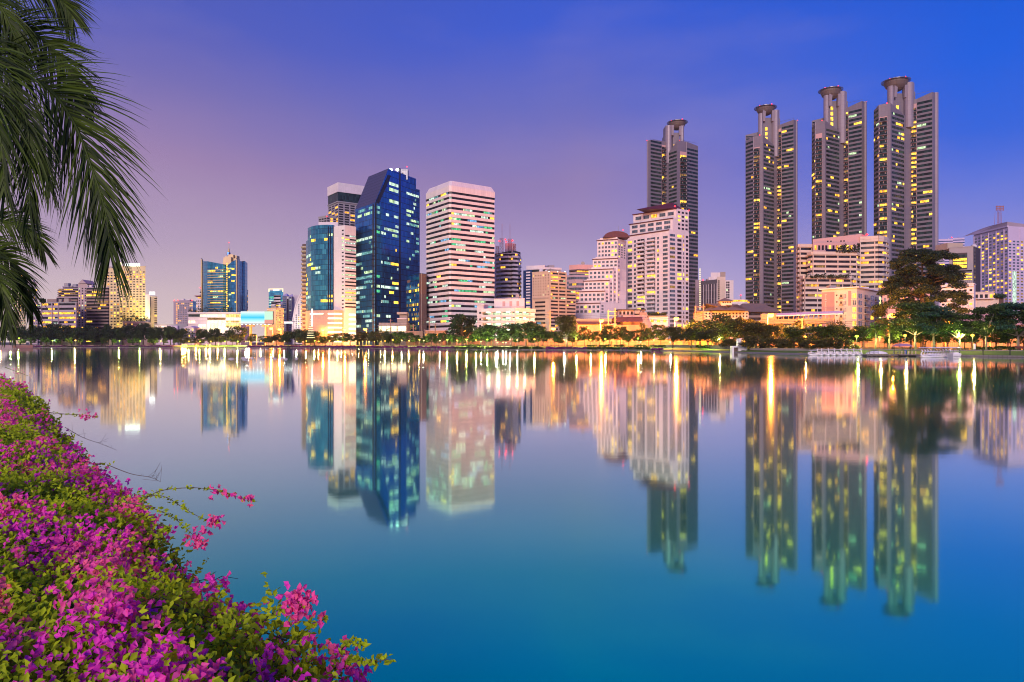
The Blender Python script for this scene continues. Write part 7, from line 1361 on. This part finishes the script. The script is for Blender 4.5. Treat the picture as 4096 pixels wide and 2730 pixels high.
def folded(name, C, Nn, U, V, sz, asp, mat, par, tint, fold=.25, O=O):
    """leaves folded along the midrib: two triangles-fans per leaf, 6 vertices"""
    n = len(C); P = np.empty((n, 6, 3), dtype=np.float32); sz = sz[:, None]; a = U * sz; b_ = V * sz * asp; c = Nn * sz * fold
    P[:, 0] = C - a; P[:, 1] = C - a * .15 + b_ + c; P[:, 2] = C + a * .55 + b_ * .55 + c * .5; P[:, 3] = C + a * 1.15 - c * .25; P[:, 4] = C + a * .55 - b_ * .55 + c * .5; P[:, 5] = C - a * .15 - b_ + c
    P -= O.astype(np.float32); me = bpy.data.meshes.new(name); me.vertices.add(6 * n); me.loops.add(8 * n); me.polygons.add(2 * n); me.vertices.foreach_set('co', P.ravel()); li = (np.arange(n)[:, None] * 6 + np.array([0, 1, 2, 3, 0, 3, 4, 5])[None]).astype(np.int32); me.loops.foreach_set('vertex_index', li.ravel())
    me.polygons.foreach_set('loop_start', np.arange(0, 8 * n, 4, dtype=np.int32)); me.polygons.foreach_set('loop_total', np.full(2 * n, 4, dtype=np.int32)); me.materials.append(MATS[mat]); at = me.attributes.new('tint', 'FLOAT', 'FACE'); at.data.foreach_set('value', np.repeat(tint, 2).astype(np.float32)); me.update(calc_edges=True); me.validate()
    o = bpy.data.objects.new(name, me); COL.objects.link(o); o.parent = par; return o
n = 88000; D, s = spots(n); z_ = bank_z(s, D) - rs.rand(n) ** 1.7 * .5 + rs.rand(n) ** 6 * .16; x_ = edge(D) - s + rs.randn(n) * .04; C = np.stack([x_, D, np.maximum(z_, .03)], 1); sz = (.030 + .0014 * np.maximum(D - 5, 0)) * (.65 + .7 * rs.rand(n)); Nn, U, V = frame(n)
dep = (bank_z(s, D) - z_); folded('leaves', C, Nn, U, V, sz, .62, 'bush_leaf', th, np.clip(.46 - dep * 1.9 + rs.rand(n) ** 1.3 * .75, 0, 1))  # deeper leaves tinted darker: shade between the leaves put into their colour
# blossom heads: three bracts to a flower, flowers in trusses
nc = 3600; D, s = spots(nc); q = mask(D, s) + rs.randn(nc) * .30; edgeb = np.exp(-s / 1.4) * .55; keep = q + edgeb * 1.15 + .08 * (D < 8) > .34; D, s, q = D[keep], s[keep], q[keep]; nc = len(D); per = 8
Cc = np.stack([edge(D) - s, D, bank_z(s, D) + .0 + rs.rand(nc) ** 2 * .20], 1); sc_ = 1 + .035 * np.maximum(D - 5, 0); hue = np.clip(.52 + .22 * np.sin(D * 1.9 + s * 1.3) + rs.randn(nc) * .16, 0, 1)
Cf = np.repeat(Cc, per, 0) + rs.randn(nc * per, 3) * np.array([.085, .085, .05]) * np.repeat(sc_, per)[:, None]; hf = np.clip(np.repeat(hue, per) + rs.randn(nc * per) * .07, 0, 1); sf = np.repeat(sc_, per)
ok = (Cf[:, 0] < edge(Cf[:, 1]) + .05); Cf, hf, sf = Cf[ok], hf[ok], sf[ok]; k3 = 3; Ct = np.repeat(Cf, k3, 0); m3 = len(Ct); Nn, U, V = frame(m3, .6); szb = .0235 * np.repeat(sf, k3) * (.8 + .5 * rs.rand(m3)); Ct = Ct + U * szb[:, None] * .7
Ct[:, 2] = np.maximum(Ct[:, 2], .03); folded('blossom', Ct, Nn, U, V, szb, .78, 'bract', th, np.clip(np.repeat(hf, k3) + rs.randn(m3) * .05, 0, 1), .45)
# young shoots standing proud of the mass
ns = 1500; D, s = spots(ns, 3.6, 40); base_ = np.stack([edge(D) - s, D, bank_z(s, D) - .05], 1); dr = rs.randn(ns, 3) * .5; dr[:, 2] = np.abs(dr[:, 2]) * .7 + .5; dr /= np.linalg.norm(dr, axis=1)[:, None]; Ls = (.12 + .26 * rs.rand(ns)) * (1 + .02 * D)
k_ = 9; u_ = np.tile(np.linspace(.25, 1, k_), ns)[:, None]; Cs_ = np.repeat(base_, k_, 0) + np.repeat(dr * Ls[:, None], k_, 0) * u_ + rs.randn(ns * k_, 3) * .016; Nn, U, V = frame(ns * k_, .7)
folded('shoots', Cs_, Nn, U, V, (.028 + .0012 * np.maximum(np.repeat(D, k_) - 5, 0)) * (.6 + .6 * rs.rand(ns * k_)), .6, 'bush_leaf', th, np.clip(.65 + .45 * rs.rand(ns * k_), 0, 1))
# woody stems near the surface
m_ = MB()
for k in range(260):
    Dk = 3.6 * math.exp(rs.rand() * 2.2); sk = rs.rand() * 4; a = rs.rand() * 6.28; L = .5 + rs.rand() * .8; p = []
    for j in range(5): xx = edge(Dk) - sk + math.cos(a) * L * j / 4; yy = Dk + math.sin(a) * L * j / 4; ss = max(.05, float(edge(yy)) - xx); p.append((xx, yy, float(bank_z(ss, yy)) - .1 + .05 * j * (rs.rand() - .2)))
    m_.tube(p, [.008, .007, .006, .005, .003], 'bark', 4)
m_.build('stems', th, kind='stuff')
# long sprays reaching over the water
def spray(name, pts, label, flowers=(.6, 1), leafn=46, seed=1, r0=.006, bare=False, fl=26, trs=.05):
    """pts: (px, py, D) photo-guided joints of a real 3-D branch"""
    r_ = np.random.RandomState(seed); P = [P3(*p) for p in pts]; Q = []
    for i in range(len(P) - 1):
        p0, p1, p2, p3 = P[max(i - 1, 0)], P[i], P[i + 1], P[min(i + 2, len(P) - 1)]
        for k in range(8): t = k / 8; Q.append(.5 * ((2 * p1) + (p2 - p0) * t + (2 * p0 - 5 * p1 + 4 * p2 - p3) * t * t + (3 * p1 - p0 - 3 * p2 + p3) * t ** 3))
    Q.append(P[-1]); t_ = thing(name, label, 'branch', tuple(Q[0])); n = len(Q); MB().tube(Q, [r0 * (1 - .75 * i / n) for i in range(n)], 'bark', 5).build('stem', t_); O_ = np.array(Q[0][:])
    if bare:
        m_ = MB()
        for k in range(12): i = r_.randint(4, n); d = Vector(r_.randn(3)) * .10; d.z = abs(d.z); m_.tube([Q[i], Q[i] + d], .0018, 'bark', 3)
        m_.build('twigs', t_); return
    def pick_(a_, b_, m): u = a_ + (b_ - a_) * r_.rand(m); ii = np.clip((u * (n - 1)).astype(int), 0, n - 1); return np.array([Q[i][:] for i in ii])
    C = pick_(.0, 1, leafn) + r_.randn(leafn, 3) * .016; Nn, U, V = frame(leafn); folded('leaves', C, Nn, U, V, np.full(leafn, .024) * (.7 + .6 * r_.rand(leafn)), .6, 'bush_leaf', t_, .4 + .6 * r_.rand(leafn), .35, O_)
    if fl: C = np.repeat(pick_(flowers[0], flowers[1], fl) + r_.randn(fl, 3) * trs, 3, 0); m = len(C); Nn, U, V = frame(m, .2); s_ = .023 * (.8 + .5 * r_.rand(m)); folded('blossom', C + U * s_[:, None] * .7, Nn, U, V, s_, .78, 'bract', t_, np.clip(.62 + r_.randn(m) * .12, 0, 1), .45, O_)
spray('flowering_branch', [(560, 2010, 8.2), (640, 1965, 8.0), (760, 1952, 7.8), (850, 1960, 7.7), (940, 1985, 7.6), (1028, 2008, 7.5)], 'longest flowering branch arching right over the water, its tip dotted with pink bracts', (.62, 1), 60, 1, fl=22, trs=.03)
spray('flowering_branch', [(560, 1990, 8.2), (650, 1985, 7.9), (730, 2030, 7.6), (800, 2070, 7.4), (868, 2092, 7.3)], 'leafy branch drooping right just under the longest one, pink tuft at its tip', (.9, 1), 60, 2, fl=16, trs=.035)
spray('flowering_branch', [(500, 2010, 7.9), (600, 2030, 7.6), (690, 2070, 7.3), (760, 2130, 7.0), (800, 2165, 6.9)], 'lowest of the three drooping branches, with a larger magenta tuft at the end', (.86, 1), 64, 3, fl=30, trs=.05)
spray('flowering_branch', [(190, 1650, 15), (260, 1657, 14.6), (320, 1660, 14.2), (392, 1668, 14)], 'short flowering branch sticking out right high on the bank at left', (.6, 1), 40, 4, .008, fl=20, trs=.05)
spray('flowering_branch', [(20, 1470, 44), (60, 1485, 42), (115, 1505, 40)], 'faint flowering branch at the far end of the bank under the palm', (.4, .8), 40, 5, .02, fl=20, trs=.15)
spray('flowering_branch', [(950, 2580, 5.7), (1020, 2520, 5.5), (1090, 2455, 5.3), (1150, 2430, 5.2), (1230, 2420, 5.1)], 'upright branch at the bottom with a big bright pink blossom cluster at its tip', (.82, 1), 40, 6, fl=60, trs=.05)
spray('flowering_branch', [(1180, 2560, 5.5), (1240, 2500, 5.4), (1300, 2480, 5.3)], 'short leafy shoot below the big pink cluster near the bottom', (.9, 1), 40, 7, fl=3, trs=.02)
spray('flowering_branch', [(1330, 2680, 5.1), (1400, 2640, 5.0), (1480, 2650, 4.9), (1565, 2635, 4.8)], 'rightmost leafy shoot at the very bottom reaching over the water', (.1, .3), 70, 8, fl=8, trs=.04)
spray('flowering_branch', [(1350, 2620, 5.2), (1400, 2570, 5.1), (1460, 2590, 5.0)], 'thin leafy shoot just above the rightmost one at the bottom', (.0, .2), 44, 9, fl=5, trs=.03)
spray('flowering_branch', [(620, 2160, 6.6), (655, 2120, 6.5), (680, 2120, 6.5)], 'small bright green shoot above the water on the right edge of the bush', (.9, 1), 34, 10, fl=0)
spray('bare_twig', [(260, 1710, 13), (330, 1750, 12.6), (400, 1775, 12.2), (468, 1802, 12)], 'bare brown twig over the water, upper one of the two', bare=True, seed=11)
spray('bare_twig', [(430, 1860, 9.8), (520, 1895, 9.4), (600, 1910, 9.1), (642, 1928, 9)], 'bare brown twig over the water, lower one just above the long flowering branch', bare=True, seed=12)
# ------------------------------------------------------------------ palm at upper left
t_ = thing('palm_tree', 'large palm whose long drooping fronds hang into the upper left of the view', 'palm tree', (-8.8, 7.4, .8)); O_ = np.array([-8.8, 7.4, .8])
MB().tube([(-8.8, 7.4, .4), (-8.75, 7.4, 3), (-8.6, 7.3, 6.2), (-8.4, 7.3, 7.6)], [.30, .24, .21, .22], 'pale_bark', 14).build('trunk', t_, smooth=True)
def frond(pts, ll, seed, dens=150, side=(1, 1), droop=.5, wid=.016, back=0):
    r_ = np.random.RandomState(seed); P = [P3(*p) for p in pts]; Q = []
    for i in range(len(P) - 1):
        p0, p1, p2, p3 = P[max(i - 1, 0)], P[i], P[i + 1], P[min(i + 2, len(P) - 1)]
        for k in range(10): t = k / 10; Q.append(.5 * ((2 * p1) + (p2 - p0) * t + (2 * p0 - 5 * p1 + 4 * p2 - p3) * t * t + (3 * p1 - p0 - 3 * p2 + p3) * t ** 3))
    Q.append(P[-1]); n = len(Q); m_ = MB().tube(Q, [.022 * (1 - .85 * i / n) for i in range(n)], 'palm_leaf', 6); vs = []; fs = []; tn = []
    for k in range(dens):
        u = (k + .5) / dens; f = u * (n - 1); i = min(int(f), n - 2); p = Q[i].lerp(Q[i + 1], f - i); d = (Q[i + 1] - Q[i]).normalized(); sd = d.cross(Vector((0, 1, 0))).normalized()
        for sg, on in ((1, side[0]), (-1, side[1])):
            if r_.rand() > on: continue
            L = ll * (.55 + .45 * math.sin(math.pi * min(1, u * 1.05 + .08))) * (.8 + .35 * r_.rand()); dv = (sd * sg * (1.0 - .45 * u) + d * (.7 + .8 * u) + Vector(r_.randn(3)) * .13).normalized(); q = p.copy(); w = wid * (.7 + .6 * r_.rand()); ax = dv.cross(Vector((r_.randn() * .5, 1, r_.randn() * .5))).normalized(); kb = len(vs)
            for j in range(6):
                ww = w * (1.0, 1.15, 1.0, .8, .5, .04)[j]; vs.append(q - ax * ww); vs.append(q + ax * ww); dv = (dv + Vector((0, 0, -droop * .22))).normalized(); q = q + dv * L / 5
            fs += [(kb + 2 * j, kb + 2 * j + 1, kb + 2 * j + 3, kb + 2 * j + 2) for j in range(5)]; tn += [r_.rand() ** 1.6] * 5
    me = bpy.data.meshes.new('frond'); o_ = Vector(O_); k0 = len(m_.v); V_ = [Vector(v) - o_ for v in m_.v] + [v - o_ for v in vs]; me.from_pydata([tuple(v) for v in V_], [], m_.f + [tuple(k0 + q for q in f) for f in fs]); me.materials.append(MATS['palm_leaf'])
    at = me.attributes.new('tint', 'FLOAT', 'FACE'); at.data.foreach_set('value', [.5] * len(m_.f) + tn); me.update(); o = bpy.data.objects.new('frond', me); COL.objects.link(o); o.parent = t_
frond([(-420, 60, 7.4), (-60, 230, 7.0), (170, 340, 6.8), (290, 480, 6.7), (370, 680, 6.6), (425, 860, 6.6), (440, 1020, 6.6)], 1.0, 1, 170, wid=.0082, droop=.5)
frond([(-420, 0, 7.6), (-50, 70, 7.3), (130, 130, 7.2), (240, 230, 7.1), (300, 340, 7.1), (325, 420, 7.1)], .62, 2, 150, wid=.0075, droop=.45)
frond([(-380, -160, 7.8), (-40, -90, 7.5), (150, -60, 7.4), (240, 0, 7.4), (290, 70, 7.4)], .62, 3, 130, wid=.0068, droop=.5)
frond([(-420, -20, 7.0), (-160, 120, 6.7), (0, 260, 6.5), (100, 460, 6.4), (120, 650, 6.4), (118, 850, 6.4)], .72, 4, 130, wid=.0068, droop=.8)
frond([(-420, 40, 6.8), (-200, 160, 6.6), (-60, 330, 6.4), (0, 540, 6.3), (20, 760, 6.3)], .72, 5, 110, wid=.0068, droop=.8)
frond([(-400, 700, 8.2), (-120, 860, 8), (30, 890, 7.9), (120, 930, 7.8), (175, 1000, 7.8)], .50, 6, 120, wid=.007, droop=.6)
frond([(-400, 820, 8.0), (-100, 960, 7.8), (30, 1030, 7.6), (90, 1130, 7.5), (130, 1240, 7.5)], .52, 7, 150, wid=.007, droop=.6)
frond([(-420, 900, 7.6), (-140, 1010, 7.4), (-20, 1100, 7.2), (20, 1210, 7.2), (30, 1300, 7.2)], .50, 8, 150, wid=.007, droop=.7)
frond([(-400, -200, 7.2), (-160, -100, 7.0), (-20, 0, 6.9), (60, 150, 6.9), (85, 300, 6.9)], .60, 9, 140, wid=.0068, droop=.7)
frond([(-420, 100, 8.2), (-160, 300, 8), (-60, 520, 7.9), (-20, 700, 7.9)], .75, 10, 130, wid=.0075, droop=.8)
frond([(-420, 200, 8.6), (-140, 300, 8.5), (40, 420, 8.4), (160, 600, 8.4), (200, 760, 8.4)], .62, 11, 130, wid=.0068, droop=.8)
# ------------------------------------------------------------------ evening haze over the lake and city
HAZE = .00006
if HAZE:
    hm = bpy.data.materials.new('haze'); hm.use_nodes = True; t = hm.node_tree; t.nodes.clear(); o = N(t, 'ShaderNodeOutputMaterial'); v = N(t, 'ShaderNodeVolumePrincipled'); v.inputs['Density'].default_value = HAZE; v.inputs['Color'].default_value = (.98, .95, .98, 1); t.links.new(v.outputs[0], o.inputs['Volume']); MATS['haze'] = hm
    MB().box(-1300, 1300, -300, 1500, -2.5, 245, 'haze').build('haze', kind='stuff')
for o in bpy.data.objects:
    for k in ('_o', '_k'):
        if k in o: del o[k]
